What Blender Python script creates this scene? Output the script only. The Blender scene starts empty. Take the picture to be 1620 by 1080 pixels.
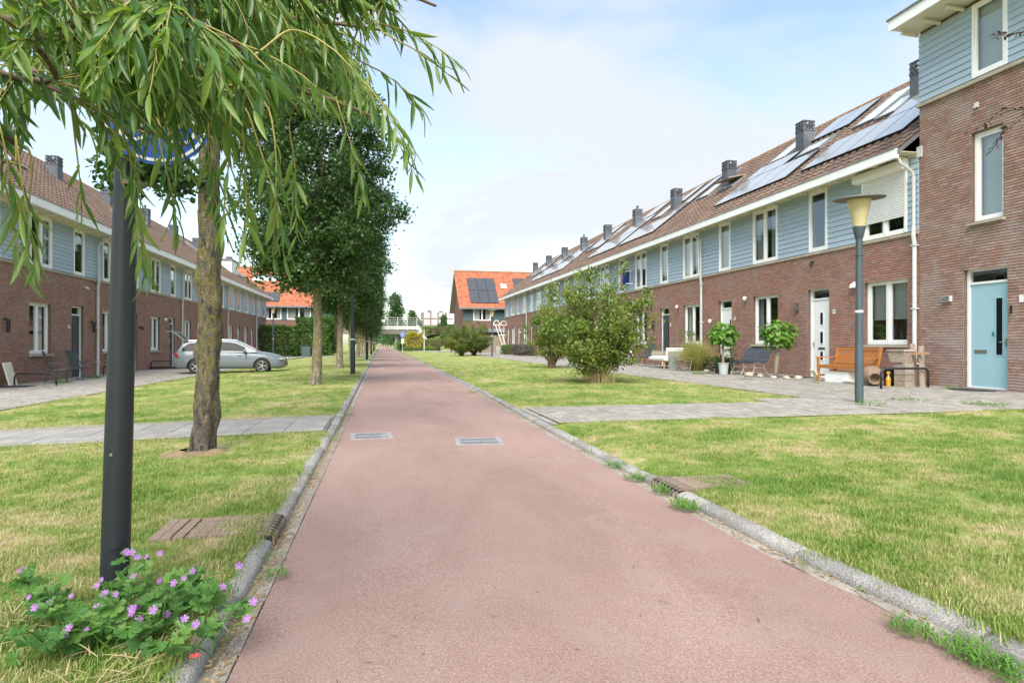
import bpy, math, random
import bmesh as _b
from mathutils import Vector, Matrix, noise
import numpy as np

random.seed(7)
S = bpy.context.scene
C = S.collection
R = math.radians
PI = math.pi

# ------------------------------------------------------------------ camera
CAM_H = 1.15
YAW = math.atan(208 / 1000)
CS, SN = math.cos(YAW), math.sin(YAW)
cd = bpy.data.cameras.new('camera')
cam = bpy.data.objects.new('camera', cd)
C.objects.link(cam)
cam.location = (0, 0, CAM_H)
cam.rotation_euler = (PI / 2, 0, -YAW)
cd.sensor_width = 36
cd.lens = 36 * 1000 / 1620
cd.shift_y = 3 / 1620
cd.clip_start = 0.05
cd.clip_end = 4000
S.camera = cam

# ------------------------------------------------------------------ light
SUN_EL, SUN_AZ = 50, 197          # azimuth clockwise from +Y: behind the camera, a little to the left
w = bpy.data.worlds.new('World')
S.world = w
w.use_nodes = True
nt = w.node_tree
nt.nodes.clear()
wo = nt.nodes.new('ShaderNodeOutputWorld')
bg = nt.nodes.new('ShaderNodeBackground')
bg.inputs['Strength'].default_value = 0.12
sky = nt.nodes.new('ShaderNodeTexSky')
sky.sky_type = 'NISHITA'
sky.sun_disc = False
sky.sun_elevation = R(SUN_EL)
sky.sun_rotation = R(SUN_AZ)
sky.air_density = 0.9
sky.dust_density = 1.6
sky.ozone_density = 1.3
tc = nt.nodes.new('ShaderNodeTexCoord')
mp = nt.nodes.new('ShaderNodeMapping')
mp.inputs['Scale'].default_value = (1.0, 1.0, 2.6)
mp.inputs['Rotation'].default_value = (0, R(12), R(35))
nt.links.new(tc.outputs['Generated'], mp.inputs['Vector'])
n1 = nt.nodes.new('ShaderNodeTexNoise')
n1.inputs['Scale'].default_value = 1.55
n1.inputs['Detail'].default_value = 9
n1.inputs['Roughness'].default_value = 0.52
n1.inputs['Distortion'].default_value = 0.35
nt.links.new(mp.outputs[0], n1.inputs['Vector'])
cr = nt.nodes.new('ShaderNodeValToRGB')
cr.color_ramp.elements[0].position = 0.46
cr.color_ramp.elements[0].color = (0.04, 0.04, 0.04, 1)
cr.color_ramp.elements[1].position = 0.62
cr.color_ramp.elements[1].color = (0.97, 0.97, 0.97, 1)
nt.links.new(n1.outputs['Fac'], cr.inputs['Fac'])
cm = nt.nodes.new('ShaderNodeMix')
cm.data_type = 'RGBA'
nt.links.new(cr.outputs['Color'], cm.inputs[0])
mul = nt.nodes.new('ShaderNodeMix')
mul.data_type = 'RGBA'
mul.blend_type = 'MULTIPLY'
mul.inputs[0].default_value = 1.0
mul.inputs[7].default_value = (1.12, 1.08, .92, 1)
nt.links.new(sky.outputs[0], mul.inputs[6])
nt.links.new(mul.outputs[2], cm.inputs[6])
cm.inputs[7].default_value = (2.36, 2.50, 2.62, 1)
nt.links.new(cm.outputs[2], bg.inputs['Color'])
nt.links.new(bg.outputs[0], wo.inputs['Surface'])

sl = bpy.data.lights.new('sun', 'SUN')
sl.energy = 2.05
sl.angle = R(48)
sl.color = (1.0, 0.965, 0.91)
sun = bpy.data.objects.new('sun', sl)
C.objects.link(sun)
az = R(SUN_AZ)
d = Vector((math.sin(az) * math.cos(R(SUN_EL)), math.cos(az) * math.cos(R(SUN_EL)), math.sin(R(SUN_EL))))
sun.rotation_euler = d.to_track_quat('Z', 'Y').to_euler()
sun.location = (0, -20, 30)

S.view_settings.view_transform = 'Standard'
S.view_settings.look = 'None'
S.view_settings.gamma = 1
S.view_settings.use_curve_mapping = False
S.view_settings.exposure = 1.62
S.render.engine = 'CYCLES'

# ------------------------------------------------------------------ helpers
def lerp(a, b, t): return a + (b - a) * t

def interp(x, pts):
    if x <= pts[0][0]: return pts[0][1]
    for (x0, y0), (x1, y1) in zip(pts, pts[1:]):
        if x <= x1: return lerp(y0, y1, (x - x0) / (x1 - x0))
    return pts[-1][1]

def gz(X):      # height of the ground across the street
    return interp(X, [(-11.1, -.15), (-6.9, -.11), (-.7, .045), (-.55, .0), (2.2, 0), (2.4, .05), (8.2, .06), (13, .10)])

def xr(Y): return interp(Y, [(0, 2.16), (2.4, 2.13), (3.1, 2.04), (8, 2.05), (14, 2.18), (30, 2.26), (80, 2.45)])
def xl(Y): return interp(Y, [(0, -.54), (3, -.50), (8, -.47), (200, -.47)])

def unproj(px, py, dd):     # pixel of the photograph and distance to a place in the world
    u = (px - 810) / 1000 * dd
    return Vector((u * CS + dd * SN, dd * CS - u * SN, CAM_H + (543 - py) / 1000 * dd))

class MB:
    def __init__(s, T=None):
        s.v = []; s.f = []; s.m = []; s.T = T; s.cur = 0
    def add(s, vs, fs):
        n = len(s.v)
        if s.T: vs = [s.T(p) for p in vs]
        s.v.extend([tuple(p) for p in vs])
        s.f.extend([tuple(i + n for i in f) for f in fs])
        s.m.extend([s.cur] * len(fs))
        return s
    def box(s, x0, x1, y0, y1, z0, z1):
        return s.add([(x0, y0, z0), (x1, y0, z0), (x1, y1, z0), (x0, y1, z0), (x0, y0, z1), (x1, y0, z1), (x1, y1, z1), (x0, y1, z1)],
                     [(0, 3, 2, 1), (4, 5, 6, 7), (0, 1, 5, 4), (1, 2, 6, 5), (2, 3, 7, 6), (3, 0, 4, 7)])
    def obox(s, c, ax, ay, az, hx, hy, hz):
        c = Vector(c); vs = []
        for k in (-1, 1):
            for (i, j) in ((-1, -1), (1, -1), (1, 1), (-1, 1)):
                vs.append(c + Vector(ax) * i * hx + Vector(ay) * j * hy + Vector(az) * k * hz)
        return s.add(vs, [(0, 3, 2, 1), (4, 5, 6, 7), (0, 1, 5, 4), (1, 2, 6, 5), (2, 3, 7, 6), (3, 0, 4, 7)])
    def bar(s, p0, p1, w_, h_, up=(0, 0, 1)):
        p0 = Vector(p0); p1 = Vector(p1); dz = (p1 - p0); L = dz.length; dz.normalize()
        up = Vector(up)
        if abs(dz.dot(up)) > .98: up = Vector((1, 0, 0))
        ax = dz.cross(up).normalized(); ay = ax.cross(dz)
        return s.obox((p0 + p1) / 2, ax, ay, dz, w_ / 2, h_ / 2, L / 2)
    def quad(s, a, b, c, d_): return s.add([a, b, c, d_], [(0, 1, 2, 3)])
    def tube(s, pts, rad, seg=8, cap=True):
        pts = [Vector(p) for p in pts]
        if not isinstance(rad, (list, tuple)): rad = [rad] * len(pts)
        vs = []; fs = []
        t0 = (pts[1] - pts[0]).normalized()
        ref = Vector((0, 0, 1)) if abs(t0.z) < .9 else Vector((1, 0, 0))
        ax = t0.cross(ref).normalized()
        for i, p in enumerate(pts):
            t = (pts[min(i + 1, len(pts) - 1)] - pts[max(i - 1, 0)])
            if t.length < 1e-9: t = Vector((0, 0, 1))
            t.normalize()
            ax = (ax - t * ax.dot(t))
            if ax.length < 1e-6: ax = t.orthogonal()
            ax.normalize(); ay = t.cross(ax)
            for k in range(seg):
                a = 2 * PI * k / seg
                vs.append(p + (ax * math.cos(a) + ay * math.sin(a)) * rad[i])
        for i in range(len(pts) - 1):
            for k in range(seg):
                k2 = (k + 1) % seg
                fs.append((i * seg + k, i * seg + k2, (i + 1) * seg + k2, (i + 1) * seg + k))
        if cap:
            fs.append(tuple(range(seg - 1, -1, -1)))
            n = (len(pts) - 1) * seg
            fs.append(tuple(n + k for k in range(seg)))
        return s.add(vs, fs)
    def lathe(s, prof, seg=16, c=(0, 0), cap=True):
        vs = []; fs = []
        for (r, z) in prof:
            for k in range(seg):
                a = 2 * PI * k / seg
                vs.append((c[0] + r * math.cos(a), c[1] + r * math.sin(a), z))
        for i in range(len(prof) - 1):
            for k in range(seg):
                k2 = (k + 1) % seg
                fs.append((i * seg + k, i * seg + k2, (i + 1) * seg + k2, (i + 1) * seg + k))
        if cap:
            fs.append(tuple(range(seg - 1, -1, -1)))
            n = (len(prof) - 1) * seg
            fs.append(tuple(n + k for k in range(seg)))
        return s.add(vs, fs)
    def prism(s, poly, axis, a, b):     # polygon extruded along an axis, poly points in the other two axes
        def P(p, t):
            if axis == 'x': return (t, p[0], p[1])
            if axis == 'y': return (p[0], t, p[1])
            return (p[0], p[1], t)
        n = len(poly)
        vs = [P(p, a) for p in poly] + [P(p, b) for p in poly]
        fs = [tuple(range(n - 1, -1, -1)), tuple(range(n, 2 * n))] + [(i, (i + 1) % n, n + (i + 1) % n, n + i) for i in range(n)]
        return s.add(vs, fs)
    def mesh(s, name, smooth=False):
        me = bpy.data.meshes.new(name)
        me.from_pydata(s.v, [], s.f)
        if any(s.m): me.polygons.foreach_set('material_index', s.m)
        if smooth: me.polygons.foreach_set('use_smooth', [True] * len(s.f))
        me.update()
        return me
    def build(s, name, mats, parent=None, loc=(0, 0, 0), rot=(0, 0, 0), smooth=False, kind=None, label=None):
        me = s.mesh(name, smooth)
        return put(name, me, mats, parent, loc, rot, kind, label)

def put(name, me, mats, parent=None, loc=(0, 0, 0), rot=(0, 0, 0), kind=None, label=None):
    if mats is not None and len(me.materials) == 0:
        for m in (mats if isinstance(mats, (list, tuple)) else [mats]): me.materials.append(m)
    o = bpy.data.objects.new(name, me)
    C.objects.link(o)
    o.location = loc; o.rotation_euler = rot
    if parent: o.parent = parent
    if kind: o['kind'] = kind
    if label: o['label'] = label
    return o

def thing(name, label, cat, loc=(0, 0, 0), rz=0, group=None):
    o = bpy.data.objects.new(name, None); C.objects.link(o)
    o.empty_display_size = .2
    o.location = loc; o.rotation_euler = (0, 0, rz)
    o['label'] = label; o['category'] = cat
    if group: o['group'] = group
    return o

def tag(o, label, cat, group=None):
    o['label'] = label; o['category'] = cat
    if group: o['group'] = group
    return o

def copy_tree(o, parent=None):
    c = o.copy(); C.objects.link(c)
    if parent: c.parent = parent
    for ch in list(o.children): copy_tree(ch, c)
    return c

CACHE = {}
def cached(key, fn):
    if key not in CACHE: CACHE[key] = fn()
    return CACHE[key]

def shade_smooth_angle(o, ang=40):
    me = o.data
    me.polygons.foreach_set('use_smooth', [True] * len(me.polygons))
    try: me.set_sharp_from_angle(angle=R(ang))
    except Exception: pass
    return o

# ------------------------------------------------------------------ materials
def newmat(name):
    m = bpy.data.materials.new(name); m.use_nodes = True
    t = m.node_tree; b = t.nodes['Principled BSDF']
    return m, t, b

def N(t, kind, **kw):
    n = t.nodes.new(kind)
    for k, v in kw.items():
        if k in n.inputs: n.inputs[k].default_value = v
        else: setattr(n, k, v)
    return n

def ramp(t, pts, interp_='LINEAR'):
    r = t.nodes.new('ShaderNodeValToRGB')
    cr_ = r.color_ramp; cr_.interpolation = interp_
    while len(cr_.elements) < len(pts): cr_.elements.new(.5)
    for e, (p, c) in zip(cr_.elements, pts):
        e.position = p; e.color = (*c, 1) if len(c) == 3 else c
    return r

def noise_tex(t, scale, detail=4, rough=.55, coord='pos', dist=0, vscale=None):
    n = t.nodes.new('ShaderNodeTexNoise')
    n.inputs['Scale'].default_value = scale; n.inputs['Detail'].default_value = detail
    n.inputs['Roughness'].default_value = rough; n.inputs['Distortion'].default_value = dist
    if coord == 'pos': src = t.nodes.new('ShaderNodeNewGeometry').outputs['Position']
    else: src = t.nodes.new('ShaderNodeTexCoord').outputs['Object']
    if vscale:
        mp_ = t.nodes.new('ShaderNodeMapping'); mp_.inputs['Scale'].default_value = vscale
        t.links.new(src, mp_.inputs[0]); src = mp_.outputs[0]
    t.links.new(src, n.inputs['Vector'])
    return n

def mixc(t, fac, a, b, mode='MIX'):
    m = t.nodes.new('ShaderNodeMix'); m.data_type = 'RGBA'; m.blend_type = mode
    for s_, v in ((0, fac), (6, a), (7, b)):
        if hasattr(v, 'is_linked') or hasattr(v, 'links'): t.links.new(v, m.inputs[s_])
        elif isinstance(v, (int, float)): m.inputs[s_].default_value = v
        else: m.inputs[s_].default_value = (*v, 1) if len(v) == 3 else v
    return m.outputs[2]

def bump(t, b, h, strength=.3, dist=.01):
    n = t.nodes.new('ShaderNodeBump'); n.inputs['Strength'].default_value = strength
    n.inputs['Distance'].default_value = dist
    t.links.new(h, n.inputs['Height']); t.links.new(n.outputs[0], b.inputs['Normal'])

def simple(name, col, rough=.6, var=.12, scale=6, metal=0, bmp=0, coord='pos', dirt=0, spec=.5):
    m, t, b = newmat(name)
    n = noise_tex(t, scale, 5, .6, coord)
    lo = tuple(c * (1 - var) for c in col); hi = tuple(min(1, c * (1 + var)) for c in col)
    r = ramp(t, [(.3, lo), (.7, hi)])
    t.links.new(n.outputs['Fac'], r.inputs[0])
    out = r.outputs[0]
    if dirt:
        n2 = noise_tex(t, scale * .23, 6, .7, coord, .6)
        r2 = ramp(t, [(.45, (0, 0, 0)), (.75, (dirt, dirt, dirt))])
        t.links.new(n2.outputs['Fac'], r2.inputs[0])
        out = mixc(t, r2.outputs[0], out, (.16, .14, .11))
    t.links.new(out, b.inputs['Base Color'])
    b.inputs['Roughness'].default_value = rough
    b.inputs['Metallic'].default_value = metal
    b.inputs['Specular IOR Level'].default_value = spec
    if bmp:
        n3 = noise_tex(t, scale * 8, 4, .6, coord); bump(t, b, n3.outputs['Fac'], bmp, .004)
    return m

def rand_island(t):
    g = t.nodes.new('ShaderNodeNewGeometry'); o = t.nodes.new('ShaderNodeObjectInfo')
    a = t.nodes.new('ShaderNodeMath'); a.operation = 'ADD'
    t.links.new(g.outputs['Random Per Island'], a.inputs[0]); t.links.new(o.outputs['Random'], a.inputs[1])
    f = t.nodes.new('ShaderNodeMath'); f.operation = 'FRACT'; t.links.new(a.outputs[0], f.inputs[0])
    return f.outputs[0]

def brick_mat(name, cols, grey=.35):
    m, t, b = newmat(name)
    r = ramp(t, [(i / len(cols), c) for i, c in enumerate(cols)], 'CONSTANT')
    t.links.new(rand_island(t), r.inputs[0])
    n = noise_tex(t, 14, 5, .65, 'pos')
    out = mixc(t, .55, r.outputs[0], mixc(t, n.outputs['Fac'], (.15, .085, .062), (.54, .34, .265)))
    n2 = noise_tex(t, 1.1, 6, .68, 'pos', .8)         # pale bloom of salts and weather
    r2 = ramp(t, [(.46, (0, 0, 0)), (.66, (grey, grey, grey))]); t.links.new(n2.outputs['Fac'], r2.inputs[0])
    out = mixc(t, r2.outputs[0], out, (.38, .33, .30))
    t.links.new(out, b.inputs['Base Color'])
    b.inputs['Roughness'].default_value = .9
    n3 = noise_tex(t, 160, 3, .6); bump(t, b, n3.outputs['Fac'], .35, .003)
    return m

M = {}
M['brick'] = brick_mat('red_brown_brick', [(.40, .155, .10), (.30, .12, .088), (.45, .185, .125), (.23, .115, .095), (.36, .155, .115), (.43, .23, .175), (.18, .105, .092)], .38)
M['brick_grey'] = brick_mat('purple_brown_brick', [(.32, .165, .13), (.24, .135, .115), (.36, .185, .14), (.22, .155, .14), (.29, .195, .17), (.42, .31, .27), (.16, .11, .105)], .7)
M['mortar'] = simple('mortar', (.155, .115, .092), .95, .25, 9)
M['white'] = simple('white_paint', (.86, .86, .84), .42, .04, 3, dirt=.12)
M['frame'] = simple('white_window_frame', (.88, .88, .86), .35, .03, 3, dirt=.06)
M['cream'] = simple('cream_soffit', (.72, .68, .55), .55, .06, 3, dirt=.1)
M['belt'] = simple('concrete_sill', (.42, .38, .30), .85, .15, 7, dirt=.35, bmp=.2)
M['zinc'] = simple('light_grey_pipe', (.60, .61, .60), .45, .06, 4, dirt=.1)

def clad(name, col):
    m, t, b = newmat(name)
    n = noise_tex(t, 3, 5, .6, 'pos', 0, (1, .25, 6))
    r = ramp(t, [(.3, tuple(c * .93 for c in col)), (.7, tuple(min(1, c * 1.06) for c in col))])
    t.links.new(n.outputs['Fac'], r.inputs[0])
    v = t.nodes.new('ShaderNodeHueSaturation'); t.links.new(r.outputs[0], v.inputs['Color'])
    mr = t.nodes.new('ShaderNodeMapRange'); mr.inputs[3].default_value = .95; mr.inputs[4].default_value = 1.04
    t.links.new(rand_island(t), mr.inputs[0]); t.links.new(mr.outputs[0], v.inputs['Value'])
    t.links.new(v.outputs[0], b.inputs['Base Color'])
    b.inputs['Roughness'].default_value = .55
    n2 = noise_tex(t, 30, 4, .6, 'pos', 0, (1, .1, 3)); bump(t, b, n2.outputs['Fac'], .15, .003)
    return m
M['clad'] = clad('blue_cladding', (.37, .465, .545))
M['clad_dark'] = clad('dark_green_cladding', (.055, .095, .10))
M['dark_gap'] = simple('dark_backing', (.03, .035, .04), .9)

def tile_mat(name, cols):
    m, t, b = newmat(name)
    r = ramp(t, [(i / len(cols), c) for i, c in enumerate(cols)], 'CONSTANT')
    t.links.new(rand_island(t), r.inputs[0])
    n = noise_tex(t, 2.2, 6, .65)
    r2 = ramp(t, [(.35, (.72, .72, .72)), (.7, (1.15, 1.12, 1.08))]); t.links.new(n.outputs['Fac'], r2.inputs[0])
    out = mixc(t, 1, r.outputs[0], r2.outputs[0], 'MULTIPLY')
    n4 = noise_tex(t, 9, 6, .7, 'pos', .5)
    r4 = ramp(t, [(.58, (0, 0, 0)), (.74, (.45, .45, .45))]); t.links.new(n4.outputs['Fac'], r4.inputs[0])
    out = mixc(t, r4.outputs[0], out, (.20, .18, .12))
    t.links.new(out, b.inputs['Base Color']); b.inputs['Roughness'].default_value = .8
    n3 = noise_tex(t, 60, 3, .6); bump(t, b, n3.outputs['Fac'], .3, .004)
    return m
M['tile'] = tile_mat('brown_roof_tile', [(.155, .102, .076), (.135, .09, .068), (.175, .116, .088), (.12, .083, .064)])
M['tile_or'] = tile_mat('orange_roof_tile', [(.40, .125, .06), (.35, .11, .055), (.44, .15, .075), (.38, .14, .075)])
M['ridge'] = simple('mossy_ridge_tile', (.27, .16, .08), .9, .35, 5, bmp=.3)
M['chimney'] = simple('slate_chimney', (.075, .085, .10), .6, .25, 5, dirt=.15, bmp=.1)
M['lead'] = simple('lead_flashing', (.16, .17, .18), .6, .15, 4)

def glass_mat(name, tint=(.75, .8, .8), refl=.07):
    m, t, b = newmat(name)
    t.nodes.remove(b); out = t.nodes['Material Output']
    tr = N(t, 'ShaderNodeBsdfTransparent'); tr.inputs[0].default_value = (*tint, 1)
    gl = N(t, 'ShaderNodeBsdfGlossy'); gl.inputs['Roughness'].default_value = .02
    gl.inputs['Color'].default_value = (.9, .93, .95, 1)
    ge = N(t, 'ShaderNodeNewGeometry'); dt_ = N(t, 'ShaderNodeVectorMath', operation='DOT_PRODUCT'); t.links.new(ge.outputs['Normal'], dt_.inputs[0]); t.links.new(ge.outputs['Incoming'], dt_.inputs[1])
    ab = N(t, 'ShaderNodeMath', operation='ABSOLUTE'); t.links.new(dt_.outputs['Value'], ab.inputs[0])
    sb_ = N(t, 'ShaderNodeMath', operation='SUBTRACT'); sb_.inputs[0].default_value = 1; t.links.new(ab.outputs[0], sb_.inputs[1])
    pw = N(t, 'ShaderNodeMath', operation='POWER'); pw.inputs[1].default_value = 4.2; t.links.new(sb_.outputs[0], pw.inputs[0])
    mr = N(t, 'ShaderNodeMapRange'); mr.inputs[3].default_value = refl + .07; mr.inputs[4].default_value = 1
    t.links.new(pw.outputs[0], mr.inputs[0])
    n = noise_tex(t, 2.5, 2, .5); bp = N(t, 'ShaderNodeBump'); bp.inputs['Strength'].default_value = .06; bp.inputs['Distance'].default_value = .01
    t.links.new(n.outputs['Fac'], bp.inputs['Height']); t.links.new(bp.outputs[0], gl.inputs['Normal'])
    mx = N(t, 'ShaderNodeMixShader'); t.links.new(mr.outputs[0], mx.inputs[0]); t.links.new(tr.outputs[0], mx.inputs[1]); t.links.new(gl.outputs[0], mx.inputs[2])
    t.links.new(mx.outputs[0], out.inputs['Surface'])
    return m
M['glass'] = glass_mat('window_glass')
M['roof_glass'] = glass_mat('skylight_glass', (.5, .55, .55), .4)
M['interior'] = simple('room_wall', (.16, .145, .125), .9, .3, 2)
M['curtain'] = simple('pale_curtain', (.66, .66, .62), .85, .06, 9, bmp=.1)
M['curtain_grey'] = simple('grey_curtain', (.33, .34, .34), .85, .1, 9)
M['blind'] = simple('white_blind', (.60, .64, .61), .6, .03, 5)
M['teal'] = simple('teal_cloth', (.01, .20, .27), .8, .2, 6)

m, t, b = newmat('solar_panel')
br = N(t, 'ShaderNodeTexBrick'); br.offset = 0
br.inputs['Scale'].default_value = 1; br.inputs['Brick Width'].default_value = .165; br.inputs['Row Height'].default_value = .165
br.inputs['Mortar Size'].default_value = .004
br.inputs['Color1'].default_value = (.80, .735, .66, 1); br.inputs['Color2'].default_value = (.82, .755, .68, 1); br.inputs['Mortar'].default_value = (.84, .78, .71, 1)  # sky glare put into the colour: pale warm cells instead of dark ones
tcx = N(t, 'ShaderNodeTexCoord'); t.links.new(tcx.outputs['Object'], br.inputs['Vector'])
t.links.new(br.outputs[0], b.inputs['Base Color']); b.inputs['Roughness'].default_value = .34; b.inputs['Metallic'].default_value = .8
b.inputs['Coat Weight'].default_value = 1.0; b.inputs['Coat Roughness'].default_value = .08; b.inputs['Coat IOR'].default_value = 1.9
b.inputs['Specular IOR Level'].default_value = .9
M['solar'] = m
M['solar_frame'] = simple('black_panel_frame', (.02, .02, .022), .4)
M['dark_metal'] = simple('anthracite_metal', (.013, .018, .023), .48, .18, 3, coord='obj', dirt=.05)
M['grey_metal'] = simple('blue_grey_pole', (.052, .072, .086), .45, .1, 3, dirt=.08)
M['black'] = simple('black_plastic', (.015, .015, .016), .5)
M['black_steel'] = simple('black_steel', (.02, .022, .024), .45)
M['chrome'] = simple('brushed_steel', (.55, .56, .57), .25, .05, 3, 1)
M['iron'] = simple('grey_cast_iron', (.27, .27, .275), .6, .2, 12, bmp=.2)
M['lens'] = simple('yellowed_lamp_lens', (.60, .52, .29), .35, .12, 4, coord='obj')
M['door_white'] = simple('white_door', (.84, .85, .84), .35, .03, 2)
M['door_dark'] = simple('slate_door', (.045, .062, .075), .4, .08, 2)
M['door_blue'] = simple('light_blue_door', (.32, .53, .59), .4, .03, 2)
M['conc'] = simple('concrete', (.36, .35, .33), .9, .15, 3, bmp=.15, dirt=.2)
M['sign_blue'] = simple('blue_sign', (.012, .09, .42), .4, .05, 2)
M['sign_white'] = simple('white_sign', (.78, .79, .80), .4, .03, 2)
M['ink'] = simple('black_ink', (.02, .02, .03), .5)

def wood_mat(name, c0, c1, rough=.6, vs=(1, 1, 12), scale=4):
    m, t, b = newmat(name)
    n = noise_tex(t, scale, 6, .6, 'obj', .4, vs)
    r = ramp(t, [(.3, c0), (.7, c1)]); t.links.new(n.outputs['Fac'], r.inputs[0])
    t.links.new(r.outputs[0], b.inputs['Base Color']); b.inputs['Roughness'].default_value = rough
    bump(t, b, n.outputs['Fac'], .2, .003)
    return m
M['teak'] = wood_mat('orange_teak', (.34, .12, .025), (.50, .21, .055), .45, (8, 1, 8))
M['old_wood'] = wood_mat('weathered_wood', (.24, .19, .15), (.42, .35, .28), .85, (6, 2, 6))
M['fence_wood'] = wood_mat('grey_brown_fence', (.20, .16, .11), (.34, .28, .20), .9, (10, 10, 1))
M['leg_wood'] = wood_mat('oak_legs', (.30, .17, .075), (.42, .26, .12), .5)
M['bench_blue'] = simple('dark_blue_slats', (.03, .065, .10), .35, .12, 6)
M['cushion'] = simple('white_cushion', (.70, .68, .64), .9, .05, 6, bmp=.15)
M['wicker'] = simple('grey_wicker', (.25, .23, .20), .9, .3, 40, bmp=.4)
M['zinc_pot'] = simple('zinc_bucket', (.42, .46, .46), .5, .12, 6, dirt=.2)
M['terracotta'] = simple('brown_clay', (.21, .145, .10), .85, .2, 9, bmp=.3)
M['stone'] = simple('pale_cobble', (.42, .37, .30), .85, .2, 11, bmp=.3)
M['mat_black'] = simple('rubber_mat', (.02, .02, .02), .9)
M['sling'] = simple('black_sling', (.04, .045, .045), .7)
M['red_leaf'] = None

def bark_mat(name, base, moss):
    m, t, b = newmat(name)
    n = noise_tex(t, 8, 8, .74, 'pos', .5, (3.2, 3.2, .9))
    r = ramp(t, [(.38, tuple(c * .18 for c in base)), (.47, tuple(c * .8 for c in base)), (.55, tuple(c * 1.3 for c in base)), (.68, tuple(min(1, c * 3.0) for c in base))])
    t.links.new(n.outputs['Fac'], r.inputs[0])
    n2 = noise_tex(t, 15, 8, .78, 'pos', .3, (1.4, 1.4, .9))
    r2 = ramp(t, [(.47, (0, 0, 0)), (.56, (.9, .9, .9))]); t.links.new(n2.outputs['Fac'], r2.inputs[0])
    n5 = noise_tex(t, 40, 5, .7)
    r5 = ramp(t, [(.35, tuple(c * .55 for c in moss)), (.65, tuple(c * 1.3 for c in moss))]); t.links.new(n5.outputs['Fac'], r5.inputs[0])
    sep = N(t, 'ShaderNodeSeparateXYZ'); g = N(t, 'ShaderNodeNewGeometry'); t.links.new(g.outputs['Position'], sep.inputs[0])
    mr = N(t, 'ShaderNodeMapRange'); mr.inputs[1].default_value = .25; mr.inputs[2].default_value = .9; t.links.new(sep.outputs[2], mr.inputs[0])
    mm = N(t, 'ShaderNodeMath', operation='MULTIPLY'); t.links.new(mr.outputs[0], mm.inputs[0]); t.links.new(r2.outputs[0], mm.inputs[1])
    out = mixc(t, mm.outputs[0], r.outputs[0], r5.outputs[0])
    t.links.new(out, b.inputs['Base Color']); b.inputs['Roughness'].default_value = .95
    mt = N(t, 'ShaderNodeMath', operation='ADD'); t.links.new(n.outputs['Fac'], mt.inputs[0]); t.links.new(n5.outputs['Fac'], mt.inputs[1])
    bump(t, b, mt.outputs[0], 1.0, .05)
    return m
M['bark'] = bark_mat('mossy_bark', (.13, .108, .082), (.20, .185, .035))
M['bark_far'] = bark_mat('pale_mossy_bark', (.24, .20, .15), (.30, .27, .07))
M['twig'] = simple('willow_twig', (.26, .22, .055), .6, .3, 8)
M['branch'] = simple('brown_branch', (.12, .085, .055), .9, .3, 12, bmp=.3)

def leaf_mat(name, cols, rough=.45, trans=.35, tcol=None, scale=.6, spec=.4):
    m, t, b = newmat(name)
    r = ramp(t, [(i / max(1, len(cols) - 1), c) for i, c in enumerate(cols)])
    n = noise_tex(t, scale, 3, .6)
    ad = N(t, 'ShaderNodeMath', operation='MULTIPLY_ADD'); ad.inputs[1].default_value = .55
    t.links.new(rand_island(t), ad.inputs[0])
    mr = N(t, 'ShaderNodeMapRange'); mr.inputs[1].default_value = .3; mr.inputs[2].default_value = .7; mr.inputs[3].default_value = 0; mr.inputs[4].default_value = .45
    t.links.new(n.outputs['Fac'], mr.inputs[0]); t.links.new(mr.outputs[0], ad.inputs[2])
    t.links.new(ad.outputs[0], r.inputs[0])
    t.links.new(r.outputs[0], b.inputs['Base Color']); b.inputs['Roughness'].default_value = rough
    b.inputs['Specular IOR Level'].default_value = spec
    tl = N(t, 'ShaderNodeBsdfTranslucent')
    hs = N(t, 'ShaderNodeHueSaturation'); hs.inputs['Hue'].default_value = .485; hs.inputs['Saturation'].default_value = 1.1; hs.inputs['Value'].default_value = 1.6
    t.links.new(r.outputs[0], hs.inputs['Color']); t.links.new(hs.outputs[0], tl.inputs[0])
    mx = N(t, 'ShaderNodeMixShader'); mx.inputs[0].default_value = trans
    t.links.new(b.outputs[0], mx.inputs[1]); t.links.new(tl.outputs[0], mx.inputs[2])
    t.links.new(mx.outputs[0], t.nodes['Material Output'].inputs['Surface'])
    return m
M['willow'] = leaf_mat('willow_leaf', [(.028, .075, .015), (.05, .125, .023), (.09, .185, .033), (.18, .275, .05), (.15, .23, .11)], .33, .45, scale=3, spec=.6)
M['poplar'] = leaf_mat('dark_green_leaf', [(.024, .06, .016), (.035, .083, .02), (.052, .115, .027), (.085, .16, .038)], .4, .25, scale=1.2)
M['shrub'] = leaf_mat('shrub_leaf', [(.045, .10, .018), (.075, .145, .026), (.13, .20, .036), (.22, .26, .055), (.28, .24, .07)], .4, .3, scale=1.0)
M['shrub_red'] = leaf_mat('shrub_leaf_russet', [(.06, .12, .025), (.09, .16, .03), (.16, .20, .045), (.28, .19, .06)], .45, .3, scale=.8)
M['hedge'] = leaf_mat('hedge_leaf', [(.04, .10, .02), (.06, .135, .025), (.09, .18, .035), (.13, .22, .05)], .4, .3, scale=.7)
M['yellow_bush'] = leaf_mat('yellow_leaf', [(.28, .28, .02), (.42, .38, .03), (.50, .46, .06)], .5, .35)
M['conifer'] = leaf_mat('distant_tree_leaf', [(.035, .085, .03), (.055, .12, .035), (.09, .16, .05)], .6, .2, scale=.3)
M['catalpa'] = leaf_mat('catalpa_leaf', [(.05, .15, .025), (.09, .22, .035), (.16, .30, .05), (.23, .36, .07)], .35, .35, scale=2.5)
M['mallow'] = leaf_mat('mallow_leaf', [(.045, .13, .028), (.07, .18, .036), (.115, .24, .05), (.18, .30, .08)], .5, .35, scale=4)
M['petal'] = leaf_mat('mallow_petal', [(.33, .12, .42), (.42, .19, .52), (.50, .28, .60)], .6, .3, scale=9)
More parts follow.
